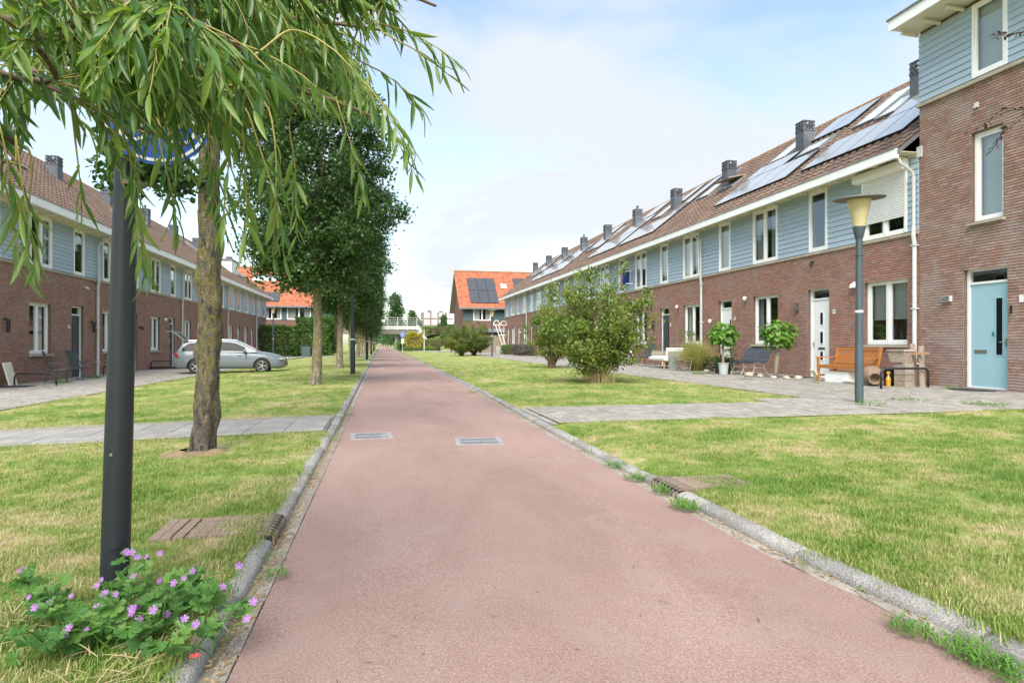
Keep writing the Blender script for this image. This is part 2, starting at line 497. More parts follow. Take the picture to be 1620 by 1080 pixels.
M['plum'] = leaf_mat('dark_plum_leaf', [(.035, .012, .018), (.06, .02, .025), (.05, .03, .015)], .4, .2, scale=3)
M['pampas'] = leaf_mat('ornamental_grass', [(.22, .27, .06), (.34, .35, .11), (.48, .43, .20)], .6, .3, scale=3)
M['red_flower'] = simple('red_fallen_leaf', (.62, .07, .06), .6, .2, 20)
M['lavender'] = leaf_mat('dusky_bush_leaf', [(.06, .07, .05), (.10, .09, .09), (.14, .11, .14)], .6, .2)

# grass and its soil share one world-space pattern so that dry spots fall in the same places
def grass_colour(t, blades):
    n = noise_tex(t, .8, 5, .66, 'pos', .5)
    n2 = noise_tex(t, 3.6, 6, .74, 'pos', .4)
    a = N(t, 'ShaderNodeMath', operation='ADD'); t.links.new(n.outputs['Fac'], a.inputs[0]); t.links.new(n2.outputs['Fac'], a.inputs[1])
    h = N(t, 'ShaderNodeMath', operation='MULTIPLY'); h.inputs[1].default_value = .5; t.links.new(a.outputs[0], h.inputs[0])
    if blades:
        j = N(t, 'ShaderNodeMath', operation='MULTIPLY_ADD'); j.inputs[1].default_value = .16
        g = N(t, 'ShaderNodeNewGeometry'); t.links.new(g.outputs['Random Per Island'], j.inputs[0]); t.links.new(h.outputs[0], j.inputs[2])
        sb = N(t, 'ShaderNodeMath', operation='SUBTRACT'); sb.inputs[1].default_value = .08; t.links.new(j.outputs[0], sb.inputs[0])
        h = sb
        r = ramp(t, [(.38, (.085, .195, .024)), (.47, (.18, .285, .043)), (.545, (.29, .345, .085)), (.62, (.52, .45, .24))])
    else:
        r = ramp(t, [(.38, (.10, .185, .026)), (.46, (.18, .255, .043)), (.53, (.29, .31, .09)), (.575, (.43, .36, .19)), (.62, (.44, .33, .23))])
    t.links.new(h.outputs[0], r.inputs[0])
    return r.outputs[0]
m, t, b = newmat('lawn_ground')
gc = grass_colour(t, False)
n3 = noise_tex(t, 45, 5, .75)
r3 = ramp(t, [(.3, (.62, .62, .62)), (.7, (1.25, 1.25, 1.2))]); t.links.new(n3.outputs['Fac'], r3.inputs[0])
t.links.new(mixc(t, 1, gc, r3.outputs[0], 'MULTIPLY'), b.inputs['Base Color']); b.inputs['Roughness'].default_value = .95
bump(t, b, n3.outputs['Fac'], .9, .02)
M['lawn'] = m
m, t, b = newmat('grass_blades')
t.links.new(grass_colour(t, True), b.inputs['Base Color']); b.inputs['Roughness'].default_value = .55
tl = N(t, 'ShaderNodeBsdfTranslucent'); t.links.new(b.inputs['Base Color'].links[0].from_socket, tl.inputs[0])
mx = N(t, 'ShaderNodeMixShader'); mx.inputs[0].default_value = .3
t.links.new(b.outputs[0], mx.inputs[1]); t.links.new(tl.outputs[0], mx.inputs[2]); t.links.new(mx.outputs[0], t.nodes['Material Output'].inputs['Surface'])
M['blade'] = m
M['weed'] = leaf_mat('weed_leaf', [(.06, .17, .02), (.10, .23, .03), (.15, .28, .045)], .5, .3, scale=4)
M['straw'] = leaf_mat('dry_straw', [(.36, .27, .13), (.50, .40, .22), (.58, .50, .32)], .7, .2, scale=5)

m, t, b = newmat('red_asphalt')
n = noise_tex(t, 120, 4, .9)
r = ramp(t, [(.32, (.10, .075, .066)), (.44, (.24, .146, .122)), (.56, (.305, .21, .18)), (.68, (.43, .335, .295))]); t.links.new(n.outputs['Fac'], r.inputs[0])
n2 = noise_tex(t, .9, 6, .65, 'pos', .5, (1, .35, 1))
r2 = ramp(t, [(.36, (.92, .90, .90)), (.62, (1.16, 1.18, 1.18))]); t.links.new(n2.outputs['Fac'], r2.inputs[0])
out = mixc(t, 1, r.outputs[0], r2.outputs[0], 'MULTIPLY')
n4 = noise_tex(t, 2.1, 7, .7, 'pos', 1.0)
r4 = ramp(t, [(.52, (0, 0, 0)), (.66, (.5, .5, .5))]); t.links.new(n4.outputs['Fac'], r4.inputs[0])
out = mixc(t, r4.outputs[0], out, (.29, .225, .20))
t.links.new(out, b.inputs['Base Color']); b.inputs['Roughness'].default_value = .88
b.inputs['Specular IOR Level'].default_value = .35
bump(t, b, n.outputs['Fac'], .7, .006)
M['asphalt'] = m

def stone_mat(name, c0, c1, speck, isl=.1):
    m, t, b = newmat(name)
    n = noise_tex(t, 130, 3, .8); r = ramp(t, [(.35, speck[0]), (.5, c0), (.62, c1), (.72, speck[1])]); t.links.new(n.outputs['Fac'], r.inputs[0])
    n2 = noise_tex(t, 3, 6, .7, 'pos', .5); r2 = ramp(t, [(.35, (.72, .71, .68)), (.65, (1.08, 1.08, 1.08))]); t.links.new(n2.outputs['Fac'], r2.inputs[0])
    out = mixc(t, 1, r.outputs[0], r2.outputs[0], 'MULTIPLY')
    v = N(t, 'ShaderNodeHueSaturation'); t.links.new(out, v.inputs['Color'])
    mr = N(t, 'ShaderNodeMapRange'); mr.inputs[3].default_value = 1 - isl; mr.inputs[4].default_value = 1 + isl
    t.links.new(rand_island(t), mr.inputs[0]); t.links.new(mr.outputs[0], v.inputs['Value'])
    t.links.new(v.outputs[0], b.inputs['Base Color']); b.inputs['Roughness'].default_value = .9
    bump(t, b, n.outputs['Fac'], .5, .005)
    return m
M['kerb'] = stone_mat('speckled_kerb_concrete', (.29, .28, .265), (.37, .36, .345), ((.08, .08, .08), (.58, .57, .55)), .08)
M['paver'] = stone_mat('grey_paver', (.31, .288, .255), (.355, .335, .30), ((.2, .195, .18), (.42, .41, .39)), .13)
M['slab'] = stone_mat('pale_paving_slab', (.28, .27, .255), (.325, .315, .30), ((.24, .235, .22), (.47, .46, .44)), .07)
M['gutter'] = stone_mat('worn_gutter_concrete', (.31, .285, .25), (.38, .35, .31), ((.18, .15, .12), (.5, .48, .44)), .05)
M['joint'] = simple('sandy_joint', (.23, .21, .16), .95, .35, 14, bmp=.3)
M['cover'] = wood_mat('brown_ribbed_cover', (.19, .13, .095), (.29, .21, .165), .85, (2, 14, 2))
M['dirt'] = simple('dry_dirt', (.19, .135, .075), .95, .4, 10, bmp=.6)
M['car'] = None
m, t, b = newmat('grey_car_paint')
b.inputs['Base Color'].default_value = (.125, .15, .168, 1); b.inputs['Metallic'].default_value = .1; b.inputs['Roughness'].default_value = .45
b.inputs['Coat Weight'].default_value = .35; b.inputs['Coat Roughness'].default_value = .05
M['car'] = m
M['car_glass'] = simple('tinted_car_glass', (.012, .014, .016), .03, .02, 2, spec=.12)
M['tyre'] = simple('tyre_rubber', (.02, .02, .02), .85)
M['alloy'] = simple('alloy_wheel', (.5, .5, .51), .3, .03, 2, .8)
M['headlamp'] = simple('clear_lamp', (.6, .62, .65), .15, .05, 6, .3)
M['tail'] = simple('red_tail_lamp', (.35, .01, .015), .2)
M['plate'] = simple('orange_yellow_plate', (.75, .42, .02), .4, .02, 2)

M['litter'] = leaf_mat('brown_leaf_litter', [(.22, .13, .06), (.34, .22, .11), (.45, .34, .2)], .85, .1)
M['sign_navy'] = simple('navy_sign', (.01, .04, .20), .4, .05, 2)
M['yellow'] = simple('yellow_orange_plastic', (.62, .30, .03), .4, .05, 4)
M['apt'] = simple('distant_grey_brick', (.22, .17, .16), .9, .05, .3)
M['conc_l'] = simple('pale_deck_concrete', (.46, .45, .42), .85, .1, 1, dirt=.15)

# ------------------------------------------------------------------ ground
def strip_sheet(name, xs, ys, zf, mat, kind='structure', parent=None, mb=None):
    mb_ = MB() if mb is None else mb
    nx = len(xs); vs = []; fs = []
    for y in ys:
        for x in xs:
            X = x(y) if callable(x) else x
            vs.append((X, y, zf(X, y)))
    for j in range(len(ys) - 1):
        for i in range(nx - 1):
            fs.append((j * nx + i, j * nx + i + 1, (j + 1) * nx + i + 1, (j + 1) * nx + i))
    mb_.add(vs, fs)
    if mb is not None: return mb
    return mb_.build(name, mat, parent, kind=kind)

strip_sheet('ground', [-1500, -200, -60, -25, -11.1, -6.9, -3, -.7, -.55, 0, 1.1, 2.2, 2.4, 5, 8.2, 13, 30, 80, 300, 1500],
            [-30, -10, 0, 10, 30, 60, 100, 200, 500, 1200, 2500], lambda x, y: gz(x) - .035, M['lawn'])

def yl(a, b, st): 
    n = max(1, int(round((b - a) / st))); return [a + (b - a) * i / n for i in range(n + 1)]

def lumpy(x, y, amp=.014):
    return gz(x) + .012 + amp * noise.noise(Vector((x * .9, y * .9, 0))) + .006 * noise.noise(Vector((x * 4, y * 4, 3)))

# path of red asphalt
strip_sheet('path', [lambda y, f=f: lerp(xl(y), xr(y), f) for f in (0, .12, .3, .5, .7, .88, 1)],
            yl(-3, 12, .5) + yl(12.5, 60, 2) + yl(62, 420, 20), lambda x, y: .004 + .012 * (1 - ((x - .8) / 1.35) ** 2) + .002 * noise.noise(Vector((x * 2, y * 2, 0))), M['asphalt'])

# lawns
KL0, KL1 = .10, .192     # kerb stands this far outside the asphalt edge
def xs_between(f0, f1, n): return [lambda y, t=i / n: lerp(f0(y), f1(y), t) for i in range(n + 1)]
def lawnR_far(y): return interp(y, [(10.35, 6.98), (10.98, 6.98), (11.0, 8.19), (76, 8.2), (84, 6.5), (90, 4.0)])
def lawn(name, f0, f1, ys, n):
    return strip_sheet(name, xs_between(f0, f1, n), ys, lambda x, y: lumpy(x, y), M['lawn'])
LG = []
LG.append(lawn('lawn', lambda y: xr(y) + KL1, lambda y: 10.7, yl(-3, 8.3, .25), 34))
LG.append(lawn('lawn', lambda y: xr(y) + KL1, lawnR_far, [10.35, 10.6, 10.98] + yl(11.0, 24, .4) + yl(25, 88, 2), 20))
LG.append(lawn('lawn', lambda y: -6.9, lambda y: xl(y) - KL1, yl(-3, 8.2, .25), 26))
LG.append(lawn('lawn', lambda y: interp(y, [(10.1, -5.9), (11, -6.7), (13, -6.9), (50, -6.9), (57, -6.3)]), lambda y: xl(y) - KL1, yl(10.1, 24, .4) + yl(25, 57, 2), 20))
LG.append(lawn('lawn', lambda y: -6.9, lambda y: xl(y) - KL1, yl(62, 112, 5), 6))

# kerbs: each stone an object of its own
def kerb_mesh(L=1.0, w_=.108, h=.05):
    mb = MB()
    prof = [(0, -.08), (0, h * .45), (.012, h * .72), (.035, h * .92), (.065, h), (w_ - .012, h), (w_, h - .012), (w_, -.08)]
    g = .005
    n = len(prof)
    ys = [g, g + .012, L - g - .012, L - g]
    vs = []
    for j, y in enumerate(ys):
        for (x, z) in prof:
            k = 0 if 0 < j < 3 else .008
            vs.append((x, y, z - (k if z > 0 else 0)))
    fs = []
    for j in range(3):
        for i in range(n - 1): fs.append((j * n + i, j * n + i + 1, (j + 1) * n + i + 1, (j + 1) * n + i))
    fs.append(tuple(range(n))); fs.append(tuple(3 * n + i for i in range(n - 1, -1, -1)))
    mb.add(vs, fs); return mb
km = kerb_mesh().mesh('kerb_stone', True); km.materials.append(M['kerb'])
km.set_sharp_from_angle(angle=R(50))
for side in (1, -1):
    k = bpy.data.objects.new('kerb', strip_sheet('kerb_bed', [0, .115], [0, 1], lambda x, y: 0, M['gutter']).data)
    bpy.data.objects.remove(bpy.data.objects['kerb_bed'])
    # bed under the stones
    edge = (lambda y: xr(y)) if side > 0 else (lambda y: xl(y))
    mb = MB()
    strip_sheet('', [lambda y: edge(y) + side * .002, lambda y: edge(y) + side * (KL0 + .13)], yl(-3, 60, 1) + yl(62, 130, 8), lambda x, y: -.012, None, mb=mb)
    k.data = mb.mesh('kerb'); k.data.materials.append(M['joint']); k['kind'] = 'structure'
    C.objects.link(k)
    y = -1.0; i = 0
    while y < 62:
        if side > 0 and 4.18 < y + .5 < 4.75 or side < 0 and 3.7 < y + .5 < 4.5:
            pass
        e0 = edge(y); e1 = edge(y + 1)
        o = put('kerb_stone', km, None, k)
        jz = random.uniform(-.006, .006)
        if side > 0:
            o.location = (e0 + KL0, y, jz); o.rotation_euler = (random.uniform(-.004, .004), random.uniform(-.02, .02), -math.atan(e1 - e0) + random.uniform(-.006, .006))
        else:
            o.location = (e0 - KL0, y + 1, jz); o.rotation_euler = (random.uniform(-.004, .004), random.uniform(-.02, .02), PI - math.atan(e1 - e0) + random.uniform(-.006, .006))
        y += 1.0; i += 1
    mb = MB()
    for yy in yl(62, 128, 1.5)[:-1]:
        x = edge(yy) + side * KL0; mb.box(min(x, x + side * .125), max(x, x + side * .125), yy, yy + 1.49, -.05, .08)
    mb.build('kerb_stone', M['kerb'], k, kind='stuff')
    # flat concrete gutter blocks between asphalt and kerb
    mb = MB(); y = -1.0
    while y < 45:
        L = .5
        x0 = edge(y + L / 2) + side * .006; x1 = edge(y + L / 2) + side * (.062 if side < 0 else .092)
        dz = random.uniform(-.003, .003)
        mb.box(min(x0, x1), max(x0, x1), y + .004, y + L - .004, -.04, .003 + dz); y += L
    mb.build('gutter_block', M['gutter'], k, kind='stuff')

# pavements
def pavers(name, x0, x1, y0, y1, pw, pl, parent, mat, gap=.006, zoff=.03, along='y', far=False):
    """small rectangular stones in stretcher bond, joined"""
    mb = MB(); rng = random.Random(3)
    nx = int((x1 - x0) / pw)
    pw = (x1 - x0) / nx
    for i in range(nx):
        y = y0 - (pl / 2 if i % 2 else 0)
        while y < y1:
            a = max(y, y0); b_ = min(y + pl, y1)
            if b_ - a > .03:
                xa = x0 + i * pw; xm = xa + pw / 2
                z = gz(xm) + zoff + rng.uniform(-.002, .002); t_ = rng.uniform(-.0015, .0015)
                xx0, xx1, yy0, yy1 = xa + gap / 2, xa + pw - gap / 2, a + gap / 2, b_ - gap / 2
                c = .004
                vs = [(xx0, yy0, z - .012), (xx1, yy0, z - .012), (xx1, yy1, z - .012), (xx0, yy1, z - .012),
                      (xx0 + c, yy0 + c, z - t_), (xx1 - c, yy0 + c, z + t_), (xx1 - c, yy1 - c, z + t_), (xx0 + c, yy1 - c, z - t_)]
                mb.add(vs, [(4, 5, 6, 7), (0, 1, 5, 4), (1, 2, 6, 5), (2, 3, 7, 6), (3, 0, 4, 7)])
            y += pl
    return mb.build(name, mat, parent, kind='stuff')

def pav_base(name, xs, ys, mat):
    return strip_sheet(name, xs, ys, lambda x, y: gz(x) + .019, mat)
# right: cross path and the pavement along the doors
cp = pav_base('pavement', [lambda y: xr(y) + .206, 4, 6, 8.2, 10.68], [8.3, 10.35], M['joint'])
pavers('paver', 2.272, 10.68, 8.31, 10.34, .105, .21, cp, M['paver'])
pv = pav_base('pavement', [8.2, 10, 11.5, 13.05], [10.35, 14, 30, 66, 90], M['joint'])
pavers('paver', 7.0, 8.2, 10.35, 11.0, .105, .21, pv, M['paver'])
pavers('paver', 8.2, 12.2, 10.35, 32, .105, .21, pv, M['paver'])
pavers('paver', 8.2, 12.2, 32, 90, .21, .42, pv, M['paver'])
# a row of large slabs against the fronts
def slabs(x0, x1, y0, y1, s, parent, mat=M['slab'], indiv=300, zoff=.031):
    nx = max(1, round((x1 - x0) / s)); sx = (x1 - x0) / nx; ny = int((y1 - y0) / s)
    def mk():
        c = .003; mb = MB(); g = .0022
        mb.add([(g, g, -.014), (sx - g, g, -.014), (sx - g, s - g, -.014), (g, s - g, -.014), (g + c, g + c, 0), (sx - g - c, g + c, 0), (sx - g - c, s - g - c, 0), (g + c, s - g - c, 0)],
               [(4, 5, 6, 7), (0, 1, 5, 4), (1, 2, 6, 5), (2, 3, 7, 6), (3, 0, 4, 7)])
        me = mb.mesh('paving_slab'); me.materials.append(mat); return me
    me = cached(('slab', round(sx, 4), s, mat.name), mk)
    rest = MB(); c = 0
    for j in range(ny):
        for i in range(nx):
            x = x0 + i * sx; y = y0 + j * s; z = gz(x + sx / 2) + zoff + random.uniform(-.002, .002)
            sl_ = (gz(x + sx) - gz(x)) / sx
            if c < indiv:
                put('paving_slab', me, None, parent, (x, y, z - sl_ * sx / 2), (random.uniform(-.004, .004), -math.atan(sl_), 0)); c += 1
            else:
                rest.box(x + .004, x + sx - .004, y + .004, y + s - .004, z - .014, z)
    if rest.v: rest.build('paving_slab', mat, parent, kind='stuff')
slabs(12.2, 13.0, 10.35, 40, .4, pv, indiv=148)
pv2 = pav_base('pavement', [10.7, 11.5, 13.05], [-3, 2, 10.35], M['joint'])
pavers('paver', 10.7, 13.0, 4, 10.35, .105, .21, pv2, M['paver'])
# left
cl = pav_base('pavement', [-6.9, -4, lambda y: xl(y) - .206], [8.2, 10.1], M['joint'])
slabs(-6.9, -.70, 8.22, 10.1, .47, cl, indiv=80)
pl = pav_base('pavement', [-11.15, -9, -6.9], [-3, 20, 40, 66, 75], M['joint'])
pavers('paver', -10.3, -6.9, 9, 40, .105, .21, pl, M['paver'])
pavers('paver', -10.3, -6.9, 40, 75, .21, .42, pl, M['paver'])
slabs(-11.1, -10.3, 14, 46, .4, pl, indiv=160)
p3 = pav_base('pavement', [-25, -11, -6.9, -3, lambda y: xl(y) - .206], [57, 62], M['joint'])
pavers('paver', -20, -.8, 57, 62, .3, .6, p3, M['slab'])
p4 = strip_sheet('pavement', [lambda y: interp(y, [(76, 8.2), (84, 6.5), (90, 4.0)]), 12, 20], [76, 80, 84, 88, 93], lambda x, y: gz(x) + .022, M['slab'])

# ------------------------------------------------------------------ row houses
TH = math.atan(.78); CT, ST = math.cos(TH), math.sin(TH)

def cells(mb, a0, a1, z0, z1, b0, b1, ops):
    As = sorted(set([a0, a1] + [v for o in ops for v in (o[0], o[1]) if a0 < v < a1]))
    Zs = sorted(set([z0, z1] + [v for o in ops for v in (o[2], o[3]) if z0 < v < z1]))
    for A0, A1 in zip(As, As[1:]):
        run = None
        for Z0, Z1 in zip(Zs, Zs[1:]):
            am, zm = (A0 + A1) / 2, (Z0 + Z1) / 2
            hit = any(o[0] < am < o[1] and o[2] < zm < o[3] for o in ops)
            if not hit:
                run = (run[0], Z1) if run else (Z0, Z1)
            if (hit or Z1 == Zs[-1]) and run:
                mb.box(A0, A1, b0, b1, run[0], run[1]); run = None

def brick_list(a0, a1, z0, z1, ops):
    out = []; row = 0; z = z0; H = .0625
    rng = random.Random(11)
    while z + .05 <= z1:
        zm = z + .028
        iv = [(a0, a1)]
        for o in ops:
            if o[2] < zm < o[3]:
                nv = []
                for (p, q) in iv:
                    if o[1] <= p or o[0] >= q: nv.append((p, q)); continue
                    if o[0] > p: nv.append((p, o[0]))
                    if o[1] < q: nv.append((o[1], q))
                iv = nv
        off = (.11 if row % 2 else 0) + (.055 if row % 4 > 1 else 0)
        for (p, q) in iv:
            x = math.floor((p - off) / .22) * .22 + off
            while x < q:
                s_ = max(x, p) + .004; e_ = min(x + .22, q) - .005
                if e_ - s_ > .02: out.append((s_, e_, z, rng.uniform(0, .004), e_ - s_ > .205))
                x += .22
        z += H; row += 1
    return out

def add_brick(mb, s_, e_, z, j):
    f = -.008 - j; h = .051
    mb.add([(s_, 0, z), (e_, 0, z), (e_, 0, z + h), (s_, 0, z + h), (s_ + .002, f, z + .002), (e_ - .002, f, z + .002), (e_ - .002, f, z + h - .002), (s_ + .002, f, z + h - .002)],
           [(4, 5, 6, 7), (0, 1, 5, 4), (1, 2, 6, 5), (2, 3, 7, 6), (3, 0, 4, 7)])

def rectframe(mb, a0, a1, z0, z1, b0, b1, t_, tb=None):
    tb = tb or t_
    mb.box(a0, a0 + t_, b0, b1, z0, z1); mb.box(a1 - t_, a1, b0, b1, z0, z1)
    mb.box(a0 + t_, a1 - t_, b0 + .001, b1, z0, z0 + tb); mb.box(a0 + t_, a1 - t_, b0 + .001, b1, z1 - t_, z1)

def window(house, T, key, a0, a1, z0, z1, b, n=2, sill=True, fill='curtains', lock=0, door_side=None):
    """white frame with n sashes, panes, what hangs behind them, concrete sill; b = depth of the frame's face"""
    K = (key, round(a1 - a0, 3), round(z1 - z0, 3), n)
    def mk():
        mb = MB(T); w_ = a1 - a0; h = z1 - z0
        rectframe(mb, 0, w_, 0, h, 0, .11, .055, .065)
        for i in range(1, n): mb.box(w_ * i / n - .028, w_ * i / n + .028, .001, .11, .065, h - .055)
        for i in range(n):
            s0 = .055 if i == 0 else w_ * i / n + .028; s1 = w_ - .055 if i == n - 1 else w_ * (i + 1) / n - .028
            rectframe(mb, s0 + .003, s1 - .003, .068, h - .058, .016, .075, .055)
        me = mb.mesh('window'); me.materials.append(M['frame'] if key[1] != 'd' else M['frame']); return me
    me = cached(K, mk)
    loc = T((a0, b, z0))
    wo_ = put('window', me, None, house, loc)
    w_ = a1 - a0; h = z1 - z0
    for i in range(n):
        s0 = .055 if i == 0 else w_ * i / n + .028; s1 = w_ - .055 if i == n - 1 else w_ * (i + 1) / n - .028
        def mk2():
            mb = MB(T); mb.quad((s0 + .05, .045, .118), (s1 - .05, .045, .118), (s1 - .05, .045, h - .108), (s0 + .05, .045, h - .108))
            me = mb.mesh('pane'); me.materials.append(M['glass']); return me
        put('pane', cached(K + ('p', i), mk2), None, wo_)
    rng = random.Random(hash((round(loc[0] + loc[1], 1), round(z0, 1))) & 0xffff)
    if fill == 'random': fill = rng.choice(['curtains', 'blind', 'half', 'none', 'curtains', 'half', 'grey'])
    def wavy(mb, x0, x1, zz0, zz1, bb=.16):
        nn = max(4, int((x1 - x0) / .035)); vs = []; fs = []
        for i in range(nn + 1):
            x = lerp(x0, x1, i / nn); y = bb + .022 * math.sin(i * 1.9 + rng.random() * .6)
            vs += [(x, y, zz0), (x, y, zz1)]
        for i in range(nn): fs.append((2 * i, 2 * i + 2, 2 * i + 3, 2 * i + 1))
        mb.add(vs, fs)
    if fill in ('curtains', 'grey'):
        mb = MB(T); cw = rng.uniform(.16, .34) * w_ * (1 if n > 1 else .8)
        wavy(mb, .06, .06 + cw, .07, h - .07); wavy(mb, w_ - .06 - cw * .8, w_ - .06, .07, h - .07)
        mb.build('curtain', M['curtain' if fill == 'curtains' else 'curtain_grey'], wo_)
    elif fill == 'full':
        mb = MB(T); wavy(mb, .06, w_ - .06, .07, h - .07); mb.build('curtain', M['curtain'], wo_)
    elif fill in ('blind', 'half'):
        bot = .08 if fill == 'blind' else h * rng.uniform(.35, .6)
        mb = MB(T); z = h - .09
        while z > bot:
            mb.obox((w_ / 2, .15, z), (1, 0, 0), (0, .9, -.43), (0, .43, .9), w_ / 2 - .07, .0015, .0145) if False else mb.add(
                [(.07, .146, z), (w_ - .07, .146, z), (w_ - .07, .158, z - .027), (.07, .158, z - .027)], [(0, 1, 2, 3)])
            z -= .028
        mb.build('blind', M['blind'], wo_)
    if sill:
        def mk3():
            mb = MB(T); mb.prism([(-.09 - b, -.075), (.0, -.075), (.0, -.004), (-.09 - b, -.03)], 'x', -.05, w_ + .05)
            me = mb.mesh('window_sill'); me.materials.append(M['belt']); return me
        put('window_sill', cached(K + ('s', b), mk3), None, wo_)
    return wo_

def door(house, T, a0, a1, z0, z1, b, style, mat, hinge=1, tr=.30):
    mb = MB(T); w_ = a1 - a0
    rectframe(mb, 0, w_, .0, z1 - z0, 0, .11, .058, .03)
    zt = z1 - z0 - tr
    mb.box(.058, w_ - .058, .002, .11, zt - .05, zt)
    fr = mb.build('door', M['frame'], house, T((a0, b, z0)))
    mb = MB(T); mb.box(.060, w_ - .060, .03, .08, .03, zt - .052)
    # raised moulding round the glazing
    gl = {'strip': [(w_ * .60, w_ * .75, .75, 1.95)], 'three': [(w_ * .5 - .06, w_ * .5 + .06, .55, .80), (w_ * .5 - .06, w_ * .5 + .06, 1.05, 1.40), (w_ * .5 - .06, w_ * .5 + .06, 1.62, 1.98)],
          'edge': [(w_ * .20, w_ * .34, .75, 1.98)], 'small': [(w_ * .22, w_ * .34, 1.35, 1.95)], 'half': [(w_ * .22, w_ * .78, 1.0, 2.0)]}[style]
    for g in gl:
        rectframe(mb, g[0] - .025, g[1] + .025, g[2] - .025, g[3] + .025, .018, .03, .025)
    lf = mb.build('door_leaf', mat, fr)
    for g in gl:
        mb = MB(T); mb.box(g[0], g[1], .024, .0295, g[2], g[3]); mb.build('pane', M['car_glass'], fr)
    mb = MB(T); mb.quad((.058, .05, zt), (w_ - .058, .05, zt), (w_ - .058, .05, z1 - z0 - .058), (.058, .05, z1 - z0 - .058)); mb.build('pane', M['glass'], fr)
    hx = w_ - .12 if hinge > 0 else .12
    if style in ('edge', 'small'): hx = .12
    mb = MB(T); mb.tube([(hx, .03, 1.03), (hx, -.03, 1.03), (hx - .11 * (1 if hx > .5 * w_ else -1), -.03, 1.03)], .010, 6); mb.box(hx - .018, hx + .018, .022, .029, .93, 1.10); mb.build('handle', M['chrome'], fr)
    lz = .86 if style == 'three' else .78
    lx = w_ * .5 if style == 'three' else w_ * .33
    if style == 'edge': lx = w_ * .70
    mb = MB(T); mb.box(lx - .15, lx + .15, .018, .0285, lz, lz + .075); mb.box(lx - .12, lx + .12, .012, .018, lz + .03, lz + .06); mb.build('letterbox', M['chrome'], fr)
    mb = MB(T); mb.box(-.03, w_ + .03, -.10 - b, .02, -.06, -.002); mb.build('doorstep', M['lead'], fr)
    return fr

def text_obj(name, s_, size, mat, parent, loc, rot, depth=.002, align='CENTER', bold=0):
    cu = bpy.data.curves.new('t', 'FONT'); cu.body = s_; cu.size = size; cu.extrude = depth; cu.offset = bold
    cu.align_x = align; cu.align_y = 'CENTER'; cu.resolution_u = 3
    to = bpy.data.objects.new('t', cu); C.objects.link(to)
    dg = bpy.context.evaluated_depsgraph_get(); dg.update()
    me = bpy.data.meshes.new_from_object(to.evaluated_get(dg))
    me.name = name
    bpy.data.objects.remove(to); bpy.data.curves.remove(cu)
    me.materials.clear(); me.materials.append(mat)
    return put(name, me, None, parent, loc, rot)

def slopeL(T):
    return lambda p: T((p[0], p[1] * CT - p[2] * ST, p[1] * ST + p[2] * CT))

def slopeT(T):
    return lambda p: T((p[0], -.65 + p[1] * CT - p[2] * ST, p[1] * ST + p[2] * CT))

TW, TL = .2944, .336
def tile_geom(mb, a, s_, tw=TW):
    prof = [(0, .012), (.07, .048), (.15, .040), (.21, .006), (tw - .003, .006)]
    vs = []
    for (x, n) in prof: vs.append((a + x, s_ - .02, n + .030))
    for (x, n) in prof: vs.append((a + x, s_ + TL, n + .004))
    for (x, n) in prof: vs.append((a + x, s_ - .02, n + .004))
    fs = [(i, i + 1, 6 + i, 5 + i) for i in range(4)] + [(10 + i, 11 + i, i + 1, i) for i in range(4)]
    mb.add(vs, fs)

def roof(house, T, W, z0, ridge_s, mat, indiv=0, skip=None, ridge_b=4.65, a_off=0):
    # deck
    def mk():
        mb = MB(T); zr = ridge_s * ST; rb = -.65 + ridge_s * CT
        mb.prism([(-.65, 0), (rb, zr), (2 * rb + .65, 0), (2 * rb + .65, -.12), (rb, zr - .14), (-.65, -.12)], 'x', 0, W)
        me = mb.mesh('roof'); me.materials.append(M['lead']); return me
    r = put('roof', cached(('deck', house.get('side'), round(W, 3), round(ridge_s, 2), mat.name), mk), None, house, T((0, 0, z0)))
    F = slopeT(T); nr = int((ridge_s - .05) / TL) + 1; nc = round(W / TW); tw = W / nc
    if indiv:
        mb = MB(slopeL(T)); tile_geom(mb, 0, 0, tw); me = mb.mesh('roof_tile'); me.materials.append(mat)
        rest = MB(F); c = 0
        for j in range(nr):
            for i in range(nc):
                if c < indiv:
                    if not (skip and skip(i * tw, j * TL)): 
                        put('roof_tile', me, None, r, F((i * tw, j * TL, random.uniform(0, .003)))); c += 1
                    else: tile_geom(rest, i * tw, j * TL, tw)
                else: tile_geom(rest, i * tw, j * TL, tw)
        rest.build('roof_tile', mat, r, kind='stuff')
    else:
        def mk2():
            mb = MB(F); rng = random.Random(2)
            for j in range(nr):
                for i in range(nc): tile_geom(mb, i * tw, j * TL, tw)
            me = mb.mesh('roof_tile'); me.materials.append(mat); return me
        put('roof_tile', cached(('tiles', house.get('side'), round(W, 3), round(ridge_s, 2), mat.name), mk2), None, r, kind='stuff')
    def mk3():
        mb = MB(T); zr = ridge_s * ST; rb = -.65 + ridge_s * CT; x = 0
        nn = int(W / .4); L = W / nn
        for i in range(nn):
            vs = []; 
            for (xx, rr) in ((x, .125), (x + L * 1.02, .105)):
                for q in range(6):
                    a = -.35 + (PI + .7) * q / 5
                    vs.append((xx, rb + rr * math.cos(a), zr - .03 + rr * math.sin(a) * .95))
            mb.add(vs, [(q, q + 1, 7 + q, 6 + q) for q in range(5)] + [tuple(range(6))]); x += L
        me = mb.mesh('ridge_tile'); me.materials.append(M['ridge']); return me
    put('ridge_tile', cached(('ridge', house.get('side'), round(W, 3), round(ridge_s, 2)), mk3), None, r, kind='stuff')
    return r

